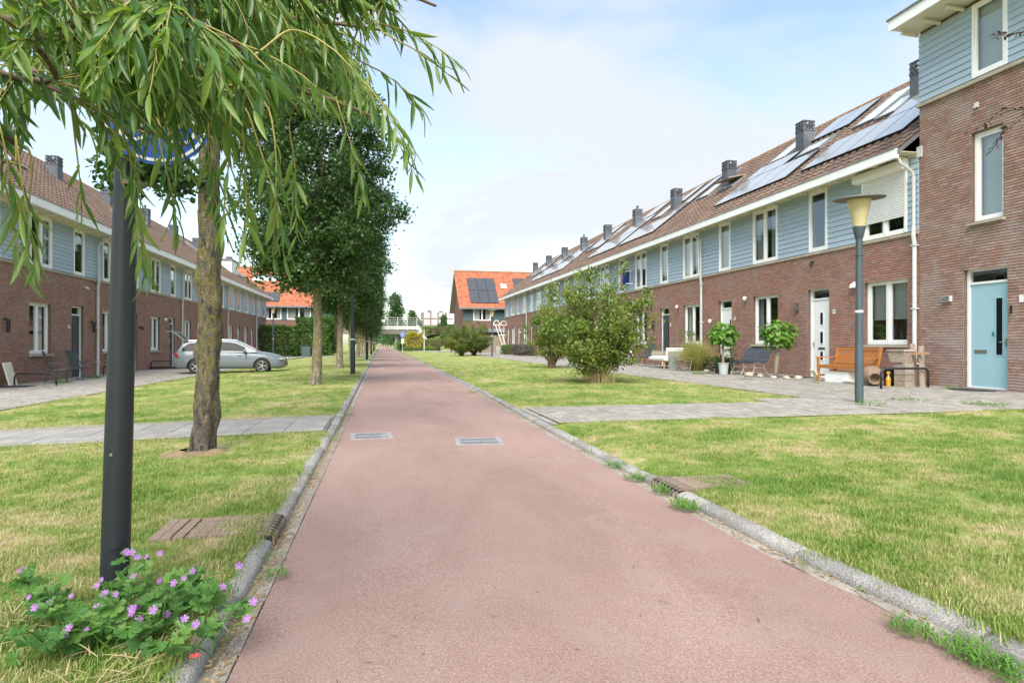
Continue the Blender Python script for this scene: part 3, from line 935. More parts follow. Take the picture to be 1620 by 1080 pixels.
def chimney(r, T, a, bb, zb, zt, pipe=False):
    def mk():
        h = zt - zb; mb = MB(T); w_ = .235; hc = .36
        mb.box(-w_, w_, -w_, w_, 0, h - hc)
        z = h - hc
        for q in (0, .145, .285):
            rectframe_flat(mb, w_ + .012, z + q, z + q + .065, .06)
        for (sx, sy) in ((-1, -1), (1, -1), (1, 1), (-1, 1)):
            mb.box(min(sx * w_, sx * (w_ - .07)), max(sx * w_, sx * (w_ - .07)), min(sy * w_, sy * (w_ - .07)), max(sy * w_, sy * (w_ - .07)), z, h - .03)
        for q in range(3):
            x = -.14 + q * .14
            for sy in (-1, 1):
                mb.box(x - .025, x + .025, sy * w_ - .012, sy * w_ + .012, z, h - .03)
                mb.box(sy * w_ - .012, sy * w_ + .012, x - .025, x + .025, z, h - .03)
        mb.lathe([(.10, z), (.10, h - .12)], 10)
        mb.box(-w_ - .02, w_ + .02, -w_ - .02, w_ + .02, z - .03, z)
        # lead apron
        mb.add([(-w_ - .08, -w_ - .35, -.35 * .78 + .10), (w_ + .08, -w_ - .35, -.35 * .78 + .10), (w_ + .08, -w_, .12), (-w_ - .08, -w_, .12)], [(0, 1, 2, 3)])
        if pipe: mb.lathe([(.05, h - .1), (.05, h + .10), (.09, h + .12), (.09, h + .17), (.03, h + .25)], 10)
        me = mb.mesh('chimney'); me.materials.append(M['chimney']); return me
    put('chimney', cached(('chim', str(T((1, 2, 3))), pipe, round(zt - zb, 2)), mk), None, r, Vector(T((a, bb, zb))) - r.location)

def rectframe_flat(mb, w_, z0, z1, t_):
    mb.box(-w_, w_, -w_, -w_ + t_, z0, z1); mb.box(-w_, w_, w_ - t_, w_, z0, z1)
    mb.box(-w_, -w_ + t_, -w_ + t_, w_ - t_, z0, z1); mb.box(w_ - t_, w_, -w_ + t_, w_ - t_, z0, z1)

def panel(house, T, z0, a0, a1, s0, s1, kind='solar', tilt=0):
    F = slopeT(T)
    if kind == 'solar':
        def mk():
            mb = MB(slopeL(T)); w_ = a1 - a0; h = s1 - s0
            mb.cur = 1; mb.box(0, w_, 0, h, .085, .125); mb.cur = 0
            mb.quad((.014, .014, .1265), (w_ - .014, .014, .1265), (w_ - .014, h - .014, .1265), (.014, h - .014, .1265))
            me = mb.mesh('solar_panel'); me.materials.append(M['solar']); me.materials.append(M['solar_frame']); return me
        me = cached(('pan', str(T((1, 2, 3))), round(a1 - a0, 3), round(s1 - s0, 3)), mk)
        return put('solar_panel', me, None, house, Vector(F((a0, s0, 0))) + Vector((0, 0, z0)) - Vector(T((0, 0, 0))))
    G = slopeL(T); mb = MB(G); w_ = a1 - a0; h = s1 - s0
    if kind == 'skylight':
        for (x0, x1, y0, y1) in ((0, .07, 0, h), (w_ - .07, w_, 0, h), (.07, w_ - .07, 0, .09), (.07, w_ - .07, h - .07, h)): mb.box(x0, x1, y0, y1, .03, .13)
        f = mb.build('skylight', M['lead'], house, Vector(F((a0, s0, 0))) + Vector((0, 0, z0)) - Vector(T((0, 0, 0))))
        mb = MB(G); mb.box(.07, w_ - .07, .09, h - .07, .095, .112); mb.build('pane', M['sky_pane'], f)
        return f
    if kind == 'open':      # skylight tilted open
        f = panel(house, T, z0, a0, a1, s0, s1, 'skylight')
        mb = MB(slopeL(T)); q = .38
        mb.add([(0, h * .1, .13 + q), (w_, h * .1, .13 + q), (w_, h, .16), (0, h, .16), (0, h * .1, .09 + q), (w_, h * .1, .09 + q), (w_, h, .12), (0, h, .12)],
               [(0, 1, 2, 3), (4, 7, 6, 5), (0, 4, 5, 1), (1, 5, 6, 2), (3, 7, 4, 0)])
        mb.build('sash', M['old_wood'], f); return f

M['sky_pane'] = simple('skylight_pane', (.55, .60, .60), .06, .02, 2, spec=.9)  # pale opaque colour stands in for the sky reflected in the glass

RH = dict(side='R', X=13.0, W=5.3, base=.10, dt=2.82, g0=1.12, g1=2.82, belt=3.92, top=5.78, f0=5.68, f1=5.90, z0=5.87, rs=6.72, win=(.36, 1.80), door=(3.20, 4.15), up1=(.34, 1.76), up2=(3.24, 4.06), chim=(2.62, 2.70, 9.5))
LH = dict(side='L', X=-11.1, W=5.48, base=-.15, dt=2.54, g0=.80, g1=2.50, belt=3.68, top=5.40, f0=5.42, f1=5.68, z0=5.64, rs=6.55, win=(.69, 2.06), door=(3.55, 4.50), up1=(.67, 2.06), up2=(3.63, 4.50), chim=(3.38, 2.95, 9.35))

def row_house(P, Y0, label, cfg):
    sg = 1 if P['side'] == 'R' else -1
    T = (lambda p: (p[1], p[0], p[2])) if sg > 0 else (lambda p: (-p[1], p[0], p[2]))
    h = thing('row_house', label, 'house', (P['X'], Y0, 0), group='row houses on the %s of the path' % ('right' if sg > 0 else 'left'))
    h['side'] = P['side']
    W = P['W']; base, belt, top = P['base'], P['belt'], P['top']
    gw = (*P['win'], P['g0'], P['g1']); dr = (*P['door'], base, P['dt'])
    u1 = (*P['up1'], belt + .02, top); u2 = (*P['up2'], belt + .02, top)
    lod = cfg.get('lod', 2)
    def mk():
        mb = MB(T)
        cells(mb, 0, W, base - .3, belt, 0, .2, [gw, dr]); cells(mb, 0, W, belt, top + .12, .0, .2, [u1, u2])
        mb.box(0, W, 9.2, 9.4, base - .3, P['z0'])
        for q in (0.002, W - .102):
            rb = -.65 + P['rs'] * CT; zr = P['z0'] + P['rs'] * ST - .16
            mb.prism([(.2, base - .3), (9.2, base - .3), (9.2, P['z0'] + .55 - .16), (rb, zr), (.2, P['z0'] + .6 - .16)], 'x', q, q + .1)
        me = mb.mesh('wall'); me.materials.append(M['mortar']); return me
    wall = put('wall', cached(('wall', P['side']), mk), None, h)
    def mk1():
        mb = MB(T)
        mb.box(.11, W - .11, 2.3, 2.4, base, P['z0']); mb.box(.11, W - .11, .21, 9.1, belt - .28, belt - .06); mb.box(.11, W - .11, .21, 9.1, base - .1, base); mb.box(.11, W - .11, .21, 9.1, top + .1, top + .2)
        mb.box(2.5, 2.56, .21, 2.3, base, P['z0'])
        me = mb.mesh('inner_wall'); me.materials.append(M['interior']); return me
    put('inner_wall', cached(('inner', P['side']), mk1), None, h)
    def mk2():
        mb = MB(T)
        for (s_, e_, z, j, full) in brick_list(0.004, W - .004, base - .05, belt - .07, [gw, dr]): add_brick(mb, s_, e_, z, j)
        me = mb.mesh('brick'); me.materials.append(M['brick']); return me
    if cfg.get('bricks', True):
        put('brick', cached(('brickwall', P['side']), mk2), None, wall, kind='stuff')
    # reveals of brick beside the openings, lintels
    # belt course
    def mk3():
        mb = MB(T); mb.prism([(-.06, belt - .07), (.001, belt - .07), (.001, belt + .02), (-.06, belt - .01)], 'x', 0.002, W - .002)
        me = mb.mesh('belt_course'); me.materials.append(M['belt']); return me
    put('belt_course', cached(('belt', P['side']), mk3), None, h)
    # cladding
    segs = []; edges = [0.002] + [v for u in sorted([u1, u2]) for v in (u[0], u[1])] + [W - .002]
    for i in range(0, len(edges), 2): segs.append((edges[i], edges[i + 1]))
    nb = 12; bh = (top - belt - .03) / nb
    def board_mesh(w_):
        def mkb():
            mb = MB(T); mb.prism([(-.038, 0), (0, 0), (0, bh), (-.014, bh), (-.036, .006)], 'x', .002, w_ - .002)
            me = mb.mesh('board'); me.materials.append(M['clad']); return me
        return cached(('board', P['side'], round(w_, 3)), mkb)
    if lod < 2:
        for (p, q) in segs:
            for i in range(nb): put('board', board_mesh(q - p), None, wall, T((p, -.002, belt + .025 + i * bh)))
    else:
        def mkj():
            mb = MB(T)
            for (p, q) in segs:
                for i in range(nb):
                    zz = belt + .025 + i * bh
                    mb.prism([(-.040, zz), (-.002, zz), (-.002, zz + bh), (-.016, zz + bh), (-.038, zz + .006)], 'x', p + .002, q - .002)
            me = mb.mesh('board'); me.materials.append(M['clad']); return me
        put('board', cached(('boards', P['side']), mkj), None, wall, kind='stuff')
    # windows and door
    window(h, T, (P['side'], 'g'), *gw, .09, 2, True, cfg.get('g', 'random'))
    if cfg.get('shutter'):
        window(h, T, (P['side'], 'u'), u1[0], u1[1], u1[2], u1[3], -.045, 2, False, 'none')
    else:
        window(h, T, (P['side'], 'u'), *u1, -.045, 2, False, cfg.get('u1', 'random'))
    window(h, T, (P['side'], 'v'), *u2, -.045, 1, False, cfg.get('u2', 'random'))
    door(h, T, *dr, .09, cfg.get('door', 'small'), M[cfg.get('dm', 'door_white')])
    # soffit, fascia with gutter, rafter ends
    def mk4():
        mb = MB(T); f0, f1 = P['f0'], P['f1']
        mb.box(0.001, W - .001, -.60, 0, top + .06, top + .075)
        mb.box(0.001, W - .001, -.045, -.002, top - .001, top + .06)
        me = mb.mesh('soffit'); me.materials.append(M['cream']); return me
    put('soffit', cached(('soffit', P['side']), mk4), None, h)
    def mk5():
        mb = MB(T); f0, f1 = P['f0'], P['f1']
        mb.box(0.001, W - .001, -.70, -.60, f0, f1)
        mb.cur = 1; mb.box(0.001, W - .001, -.715, -.61, f1, f1 + .025)
        me = mb.mesh('gutter'); me.materials.append(M['white']); me.materials.append(M['lead']); return me
    put('gutter', cached(('gut', P['side']), mk5), None, h)
    def mk6():
        mb = MB(T); mb.prism([(-.52, .0), (-.05, -.035), (-.05, .052), (-.52, .052)], 'x', -.04, .04); me = mb.mesh('rafter_end'); me.materials.append(M['cream']); return me
    rmesh = cached(('raft', P['side']), mk6)
    if lod < 3:
        for i in range(7): put('rafter_end', rmesh, None, h, T((.38 + i * W / 7, 0, top + .006)))
    if cfg.get('pipe'):
        mb = MB(T)
        mb.tube([(.06, -.55, P['f0'] + .02), (.06, -.50, P['f0'] - .10), (.06, -.16, P['f0'] - .30), (.06, -.11, P['f0'] - .42), (.06, -.11, belt + .1)], .038, 8)
        mb.tube([(.06, -.11, belt + .12), (.06, -.12, belt - .12), (.06, -.09, belt - .3), (.06, -.09, base - .05)], .05, 10)
        for z in (belt - .35, (belt + base) / 2, base + .55): mb.box(-.005, .125, -.15, -.01, z - .015, z + .015)
        mb.build('downpipe', M['zinc'], h, smooth=False)
    ri = roof(h, T, W, P['z0'], P['rs'], M['tile'], cfg.get('tiles', 0), cfg.get('skip'))
    ca, cb, cz = P['chim']
    if cfg.get('chimney', True):
        chimney(ri, T, ca, cb, P['z0'] + (cb + .65 - .3) * .78, cz, cfg.get('cpipe', False))
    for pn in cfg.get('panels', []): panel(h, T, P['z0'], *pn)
    # wall lamp, number plate
    for it in cfg.get('items', []):
        kind, a, z = it
        if kind == 'lantern':
            mb = MB(T); mb.box(a - .05, a + .05, -.03, 0, z - .1, z + .08); mb.box(a - .075, a + .075, -.16, -.03, z - .12, z - .10); mb.box(a - .075, a + .075, -.16, -.03, z + .1, z + .13)
            for (p, q) in ((-.07, -.155), (.06, -.155), (-.07, -.045), (.06, -.045)): mb.box(a + p, a + p + .012, q, q + .012, z - .1, z + .1)
            mb.box(a - .02, a + .02, -.11, -.07, z - .08, z + .03)
            mb.build('wall_lamp', M['chrome'], h)
        elif kind == 'ball':
            mb = MB(T); mb.tube([(a, 0, z + .05), (a, -.08, z + .05), (a, -.11, z)], .012, 6); mb.lathe([(.01, z - .1), (.06, z - .07), (.07, z), (.05, z + .05), (.01, z + .07)], 10, (a, -.12)); mb.build('wall_lamp', M['white'], h, smooth=True)
        elif kind == 'dark':
            mb = MB(T); mb.box(a - .02, a + .02, -.10, 0, z + .1, z + .16); mb.lathe([(.05, z - .28), (.055, z + .1), (.05, z + .13)], 10, (a, -.13)); mb.build('wall_lamp', M['black'], h)
        elif kind == 'hood':
            mb = MB(T); mb.prism([(-.01, z - .08), (-.15, z - .08), (-.12, z + .02), (-.01, z + .09)], 'x', a - .09, a + .09); mb.build('wall_lamp', M['white'], h)
        elif kind == 'spot':
            mb = MB(T); mb.box(a - .02, a + .02, -.05, 0, z - .02, z + .05); mb.tube([(a, -.06, z + .05), (a, -.10, z - .1)], .035, 8); mb.build('wall_lamp', M['black'], h)
        elif kind == 'plate':
            mb = MB(T); mb.box(a - .055, a + .055, -.02, -.0125, z - .06, z + .06); pt = mb.build('number_plate', M['sign_white'], h)
            if len(it) > 3: pass
        elif kind == 'camera':
            mb = MB(T); mb.box(a - .02, a + .02, -.08, 0, z - .02, z + .02); mb.tube([(a - .05, -.09, z), (a + .07, -.13, z - .06)], .035, 8); mb.build('security_camera', M['white'], h)
        elif kind == 'vent':
            mb = MB(T); rectframe(mb, a - .11, a + .11, z - .07, z + .07, -.05, 0, .02)
            for q in range(4): mb.box(a - .09, a + .09, -.045, -.01, z - .045 + q * .027, z - .035 + q * .027)
            mb.build('wall_vent', M['zinc'], h)
    return h, T

def grid_panels(a0, s0, nx, ny, w_=1.0, hh=1.66, g=.015):
    return [(a0 + i * (w_ + g), a0 + i * (w_ + g) + w_, s0 + j * (hh + g), s0 + j * (hh + g) + hh) for j in range(ny) for i in range(nx)]
def sk(a0, a1, s0, s1, k='skylight'): return (a0, a1, s0, s1, k)

# a = world Y minus the house's own start (13.2, 18.5, 23.8 ...)
PR = {
 0: grid_panels(.72, 1.15, 4, 1) + grid_panels(.72, 2.84, 2, 1, 1.0, 1.66) + [sk(3.85, 4.85, 3.6, 5.85), sk(2.9, 3.7, 3.4, 4.7)],
 1: grid_panels(.28, 1.18, 4, 1, 1.15) + grid_panels(.45, 4.45, 2, 1, 1.05) + grid_panels(2.3, 2.88, 1, 1, 1.66, 1.0) + grid_panels(3.98, 2.88, 1, 1, .9, 1.0) + [sk(3.5, 4.7, 4.0, 5.85), sk(.6, 1.9, 3.1, 3.95)],
 2: [sk(.9, 2.1, 3.2, 4.0, 'open'), sk(3.4, 4.5, 3.5, 5.8)],
 3: grid_panels(.2, 1.18, 4, 1, 1.15) + grid_panels(.2, 2.88, 1, 2) + grid_panels(2.1, 4.6, 1, 1) + [sk(3.4, 4.6, 3.6, 5.8)],
 4: grid_panels(.1, 1.18, 5, 1) + grid_panels(.1, 2.88, 3, 1) + grid_panels(1.0, 4.7, 2, 1),
 5: grid_panels(1.2, 2.88, 3, 1) + grid_panels(2.9, 4.6, 2, 1) + [sk(.7, 1.7, 3.6, 5.4)],
 6: grid_panels(.1, 1.2, 5, 1) + grid_panels(.4, 2.88, 3, 1) + [sk(3.7, 4.7, 3.6, 5.4)],
 7: grid_panels(.1, 1.2, 5, 1) + grid_panels(.4, 2.88, 2, 1) + [sk(3.2, 4.2, 3.4, 5.4)],
 8: grid_panels(.6, 2.88, 4, 1) + grid_panels(3.2, 4.6, 1, 1),
 9: [sk(1.0, 2.0, 3.2, 4.6), sk(3.6, 4.4, 3.6, 5.2)],
}
RL = ['brick row house with white door of three small panes, joined to the tall corner house',
      'row house with blue slatted bench and two ball-headed trees in front',
      'row house with slate door and a pale garden sofa in front',
      'row house with white bicycle in front and blue sale board at its upper window',
      'fifth brick row house from the tall corner house, behind the big shrub',
      'sixth brick row house from the tall corner house, behind two shrubs',
      'seventh brick row house from the tall corner house, partly behind shrubs',
      'fourth last brick row house of the right row',
      'row house with dusky low bushes at its front, second last of the right row',
      'last row house of the right row, beside the white leaning frame']
RI = {0: [('lantern', 4.62, 2.30), ('plate', 2.98, 2.08), ('hood', 2.12, 2.78), ('spot', 3.9, 3.62)],
      1: [('ball', 4.62, 2.05), ('ball', 2.15, 2.78), ('plate', 2.98, 2.08)],
      2: [('dark', 4.7, 2.1), ('ball', 2.2, 2.78), ('plate', 3.02, 2.0)],
      3: [('ball', 2.2, 2.7)], 4: [('plate', 3.0, 2.0)], 8: [('ball', 2.5, 2.2)]}
RG = {0: ('half', 'none', 'none'), 1: ('grey', 'grey', 'blind'), 2: ('curtains', 'curtains', 'blind'), 3: ('curtains', 'curtains', 'full')}
houses = {}
for k in range(10):
    g = RG.get(k, ('random', 'random', 'random'))
    cfg = dict(lod=0 if k < 4 else (1 if k < 6 else 2), panels=PR[k], items=RI.get(k, []), pipe=(k % 2 == 0), g=g[0], u1=g[1], u2=g[2],
               door={0: 'three', 1: 'small', 2: 'edge'}.get(k, 'half'), dm={0: 'door_white', 1: 'door_white', 2: 'door_dark'}.get(k, ['door_white', 'door_dark', 'door_blue'][k % 3]),
               shutter=(k == 0), cpipe=(k in (4, 6)))
    if k == 0:
        cfg['tiles'] = 300
        cfg['skip'] = lambda a, s: .9 < a < 4.4 and 1.3 < s < 2.4
    houses['R', k] = row_house(RH, 13.2 + 5.3 * k, RL[k], cfg)
h0, T0 = houses['R', 0]
# roller shutter over the upper window of the first house: box, guides, curtain of slats
u = RH['up1']
mb = MB(T0); mb.prism([(-.05, 5.50), (-.24, 5.52), (-.27, 5.60), (-.26, 5.72), (-.20, 5.77), (-.05, 5.77)], 'x', u[0] - .06, u[1] + .22); sb = mb.build('roller_shutter', M['white'], h0)
mb = MB(T0)
for a in (u[0] - .03, u[1] + .0): mb.box(a, a + .05, -.10, -.05, 3.95, 5.50)
mb.build('guide_rail', M['white'], sb)
z = 5.50
mb = MB(T0)
while z > 4.40:
    mb.prism([(-.065, z), (-.092, z - .012), (-.092, z - .040), (-.065, z - .048)], 'x', u[0] + .022, u[1] - .002); z -= .05
mb.build('slat', M['white'], sb, kind='stuff')
mb = MB(T0); mb.box(u[0] + .75, u[0] + 1.02, .12, .14, 3.98, 4.7); mb.build('curtain', M['teal'], h0)
# ornaments on the ground floor window sill inside
for (a, r_) in ((1.22, .07), (.62, .045)):
    mb = MB(T0); mb.lathe([(r_, 1.19), (r_ * 1.1, 1.21), (r_ * .5, 1.27), (r_ * .9, 1.31), (r_ * .5, 1.36), (r_ * .7, 1.40), (r_ * .7, 1.46)], 10, (a, .26)); 
    tag(mb.build('vase', M['plate'] if False else M['old_wood'], None, (13.0, 13.2, 0)), 'small turned wooden ornament inside the window behind the orange bench, %s' % ('the larger' if a > 1 else 'the smaller'), 'ornament')
# house number 20
text_obj('house_number', '20', .085, M['ink'], h0, (-.022, 2.98, 2.08), (PI / 2, 0, -PI / 2), .001)
text_obj('house_number', '18', .085, M['ink'], houses['R', 1][0], (-.022, 2.98, 2.08), (PI / 2, 0, -PI / 2), .001)

LL = ['row house with slate door and two black sling chairs in front',
      'row house right behind the thick black lamp pole',
      'row house with slate door between the thick pole and the raised tailgate',
      'row house whose drainpipe rises behind the open tailgate',
      'row house behind the mossy trunk and the grey car',
      'sixth row house of the left row, seen over the grey car',
      'seventh row house of the left row, above the car bonnet',
      'last row house of the left row, next to the hedge', 'nearest row house of the left row, cut by the left edge of the photo']
LIT = {0: [('camera', 4.55, 3.30), ('plate', 3.32, 1.75), ('dark', 5.08, 1.85)], 1: [('spot', 4.7, 1.9), ('spot', 4.95, 1.9), ('plate', 3.3, 1.7)], 2: [('ball', 2.6, 2.4)], 4: [('plate', 3.3, 1.7)]}
LPAN = {0: [sk(3.0, 4.0, 3.0, 4.4)], 2: [sk(1.2, 2.0, 2.2, 3.4)], 3: [sk(1.4, 2.2, 3.8, 5.0), sk(.2, 1.0, 3.8, 5.0)], 5: [sk(1.0, 2.0, 3.6, 5.2)], 7: [sk(1.4, 2.4, 2.6, 4.0), sk(3.0, 4.0, 2.6, 4.0)]}
for k in range(8):
    cfg = dict(lod=0 if k < 3 else (1 if k < 4 else 2), panels=LPAN.get(k, []), items=LIT.get(k, []), pipe=(k % 2 == 1), cpipe=(k == 3),
               g='curtains' if k < 3 else 'random', u1='curtains' if k < 2 else 'random', door='edge' if k == 0 else 'half', dm='door_dark' if k in (0, 2) else 'door_white')
    houses['L', k] = row_house(LH, 22.45 + 5.48 * k, LL[k], cfg)
row_house(LH, 22.45 - 5.48, LL[8], dict(lod=2, pipe=True, items=[('dark', 4.75, 1.75)]))
# dormer on the left row
h5, T5 = houses['L', 6]
mb = MB(T5); mb.box(1.2, 3.6, 1.1, 3.6, 7.0, 8.1); mb.cur = 1; mb.box(1.1, 3.7, 1.0, 3.7, 8.1, 8.2); dm = mb.build('dormer', [M['white'], M['lead']], h5)

# ------------------------------------------------------------------ tall corner house, number 22
TT = lambda p: (p[1], p[0], p[2])
th = thing('corner_house', 'tall brick corner house number 22 with light blue door and blue boarded top floor', 'house', (13.0, 7.9, 0))
Wt = 5.3
tdoor = (10.97 - 7.9, 11.99 - 7.9, .15, 2.82)
tw1 = (11.06 - 7.9, 11.80 - 7.9, 3.86, 5.84)
tw1b = (.5, 1.9, 3.86, 5.84); twg = (.5, 1.9, 1.12, 2.82)
ttop = (10.94 - 7.9, 11.76 - 7.9, 7.06, 8.70); ttop2 = (.5, 1.9, 7.06, 8.70)
mb = MB(TT)
cells(mb, 0, Wt, -.2, 7.0, 0, .2, [tdoor, tw1, tw1b, twg]); cells(mb, 0, Wt, 7.0, 8.8, 0.03, .2, [ttop, ttop2])
mb.box(0, Wt, 9.2, 9.4, -.2, 8.8); mb.box(0, .1, .2, 9.2, -.2, 8.8); mb.box(Wt - .1, Wt, .2, 9.2, -.2, 8.8)
tw = mb.build('wall', M['mortar'], th)
mb = MB(TT); mb.box(.11, Wt - .11, 2.3, 2.4, 0, 8.7); mb.box(.11, Wt - .11, .21, 9.1, 3.3, 3.5); mb.box(.11, Wt - .11, .21, 9.1, 6.5, 6.7); mb.box(.11, Wt - .11, .21, 9.1, 0, .1)
mb.build('inner_wall', M['interior'], th)
bl = brick_list(.004, Wt - .004, .05, 6.99, [tdoor, tw1, tw1b, twg])
full = [q for q in bl if q[4]]
full.sort(key=lambda q: abs(q[0] - 3.2) * 1.1 + abs(q[2] - 1.9) * .55)
ind = set(id(q) for q in full[:295])
mb = MB(TT); add_brick(mb, 0, .211, 0, .002); bme = mb.mesh('brick'); bme.materials.append(M['brick_grey'])
mb = MB(TT)
for q in bl:
    if id(q) in ind: put('brick', bme, None, tw, TT((q[0], random.uniform(-.001, .001), q[2])))
    else: add_brick(mb, q[0], q[1], q[2], q[3])
mb.build('brick', M['brick_grey'], tw, kind='stuff')
mb = MB(TT); mb.prism([(-.09, 6.93), (.03, 6.93), (.03, 7.05), (-.09, 7.01)], 'x', 0, Wt + .02); mb.build('belt_course', M['belt'], th)
es = [0.002, ttop2[0], ttop2[1], ttop[0], ttop[1], Wt - .002]
bh = (8.72 - 7.06) / 11
for i in range(0, 6, 2):
    w_ = es[i + 1] - es[i]
    mb = MB(TT); mb.prism([(-.038, 0), (.03, 0), (.03, bh), (-.014, bh), (-.036, .006)], 'x', .002, w_ - .002); me = mb.mesh('board'); me.materials.append(M['clad'])
    for j in range(11): put('board', me, None, tw, TT((es[i], 0, 7.055 + j * bh)))
# boards on the flank above the neighbour's roof
mb = MB(); mb.prism([(0, 0), (.026, 0), (.010, bh), (0, bh)], 'x', 0, 9.3); me = mb.mesh('board'); me.materials.append(M['clad'])
for j in range(18): put('board', me, None, tw, (0.03, Wt + .002, 5.90 + j * bh) if 5.9 + j * bh < 8.6 else (0.03, Wt + .002, 8.55))
window(th, TT, ('t', 'a'), *tw1, .09, 1, True, 'blind')
window(th, TT, ('t', 'b'), *tw1b, .09, 2, True, 'blind')
window(th, TT, ('t', 'c'), *twg, .09, 2, True, 'curtains')
window(th, TT, ('t', 'd'), *ttop, -.045, 1, False, 'blind')
window(th, TT, ('t', 'e'), *ttop2, -.045, 2, False, 'blind')
dd = door(th, TT, *tdoor, .09, 'edge', M['door_blue'])
mb = MB(TT); mb.box(-.85, Wt + .08, -.78, 9.8, 8.80, 8.93); mb.build('soffit', M['cream'], th)
mb = MB(TT); mb.box(-.86, Wt + .09, -.82, -.78, 8.77, 9.02); mb.box(-.86, Wt + .09, -.78, 9.84, 8.931, 9.02); mb.build('fascia', M['white'], th)
mb = MB(TT); mb.box(-.9, Wt + .12, -.86, 9.9, 9.02, 9.06); mb.build('roof', M['lead'], th)
for i in range(9): 
    mb = MB(TT); mb.tube([(.35 + i * .62, -.04, 8.72), (.35 + i * .62, -.5, 8.73)], .045, 8); mb.build('rafter_end', M['cream'], th)
mb = MB(TT); mb.box(4.38, 4.60, -.09, -.01, 2.12, 2.25); mb.cur = 1
for q in range(4): mb.box(4.39, 4.59, -.096, -.09, 2.135 + q * .03, 2.15 + q * .03)
mb.build('wall_vent', [M['zinc'], M['black']], th)
mb = MB(TT); mb.box(2.46, 2.80, -.026, -.0135, 2.0, 2.16); mb.build('number_plate', M['sign_white'], th)
text_obj('house_number', '22', .17, M['ink'], th, (-.028, 2.63, 2.08), (PI / 2, 0, -PI / 2), .001)
mb = MB(TT); mb.box(2.955, 2.995, -.03, -.013, 1.78, 1.95); mb.build('doorbell', M['black'], th)
mb = MB(TT); mb.tube([(3.75, -.01, 6.42), (3.72, -.13, 6.38)], .03, 8); mb.box(3.71, 3.79, -.05, -.012, 6.38, 6.5); mb.build('wall_lamp', M['zinc'], th)
mb = MB(TT); mb.box(5.2, 5.34, -.05, -.01, 5.72, 5.98); mb.build('lead_flashing', M['zinc'], th)
mb = MB(TT); mb.box(3.42, 3.47, .055, .06, 1.30, 1.40); mb.build('sticker', M['teal'], th)

# ------------------------------------------------------------------ vegetation helpers
def np_mesh(name, verts, faces_len, loops, smooth=False):
    me = bpy.data.meshes.new(name)
    nv = len(verts); nf = len(faces_len); nl = len(loops)
    me.vertices.add(nv); me.loops.add(nl); me.polygons.add(nf)
    me.vertices.foreach_set('co', np.asarray(verts, dtype=np.float32).ravel())
    me.loops.foreach_set('vertex_index', np.asarray(loops, dtype=np.int32))
    st = np.concatenate([[0], np.cumsum(faces_len)[:-1]]).astype(np.int32)
    me.polygons.foreach_set('loop_start', st)
    if smooth: me.polygons.foreach_set('use_smooth', np.ones(nf, dtype=bool))
    me.update(calc_edges=True); me.validate()
    return me

def stamp(name, tv, tf, mats, locs, smooth=False):
    """many copies of a small template (tv n×3, tf faces) joined: mats k×3×3 (columns = axes, scaled), locs k×3"""
    tv = np.asarray(tv, float); k = len(locs)
    V = np.einsum('kij,nj->kni', mats, tv) + np.asarray(locs)[:, None, :]
    fl = np.tile([len(f) for f in tf], k)
    lp = np.concatenate([np.array(f) for f in tf])
    L = (np.tile(lp, k).reshape(k, -1) + (np.arange(k) * len(tv))[:, None]).ravel()
    return np_mesh(name, V.reshape(-1, 3), fl, L, smooth)

RS = np.random.RandomState(5)
def norm(v): return v / (np.linalg.norm(v, axis=-1, keepdims=True) + 1e-9)
def frames(dirs, scale_l, scale_w, roll=None, upbias=None):
    """x = across, y = along the leaf, z = normal"""
    y = norm(dirs); r = RS.normal(size=y.shape)
    if upbias is not None: r = r * (1 - upbias) + np.array([0, 0, 1.0]) * upbias * 2
    z = norm(r - y * np.sum(r * y, axis=1, keepdims=True)); x = np.cross(y, z)
    return np.stack([x * scale_w[:, None], y * scale_l[:, None], z * scale_l[:, None]], axis=2)

LEAF4 = ([(0, 0, 0), (.5, .45, .07), (0, 1, .0), (-.5, .45, .07)], [(0, 1, 2, 3)])
LEAF6 = ([(0, 0, 0), (.5, .35, .10), (.38, .72, .08), (0, 1, -.06), (-.38, .72, .08), (-.5, .35, .10), (0, .5, 0)], [(0, 1, 6), (1, 2, 6), (2, 3, 6), (3, 4, 6), (4, 5, 6), (5, 0, 6)])

def crown_cloud(centers, spread, per, size, rng=RS, updir=.35, asp=.7, tmpl=LEAF4, outward=None):
    n = len(centers)
    c = np.repeat(np.asarray(centers), per, axis=0)
    sp = np.repeat(np.asarray(spread), per)[:, None] if np.ndim(spread) else spread
    p = c + rng.normal(size=(n * per, 3)) * sp * np.array([1, 1, .8])
    d = rng.normal(size=p.shape); d[:, 2] += updir
    if outward is not None:
        d = d * .6 + norm(p - np.asarray(outward)) * .9
    s = size * rng.uniform(.65, 1.3, len(p))
    return stamp('crown', tmpl[0], tmpl[1], frames(d, s, s * asp), p)

def limb(mb, p0, p1, r0, r1, wob=.1, n=6, seg=7, sag=0):
    p0 = Vector(p0); p1 = Vector(p1); pts = []; rr = []
    L = (p1 - p0).length
    for i in range(n + 1):
        t_ = i / n; p = p0.lerp(p1, t_)
        if 0 < i < n: p += Vector((random.gauss(0, wob), random.gauss(0, wob), random.gauss(0, wob * .5))) * L * .25
        p.z -= sag * 4 * t_ * (1 - t_) * L * .1
        pts.append(p); rr.append(lerp(r0, r1, t_))
    mb.tube(pts, rr, seg); return pts

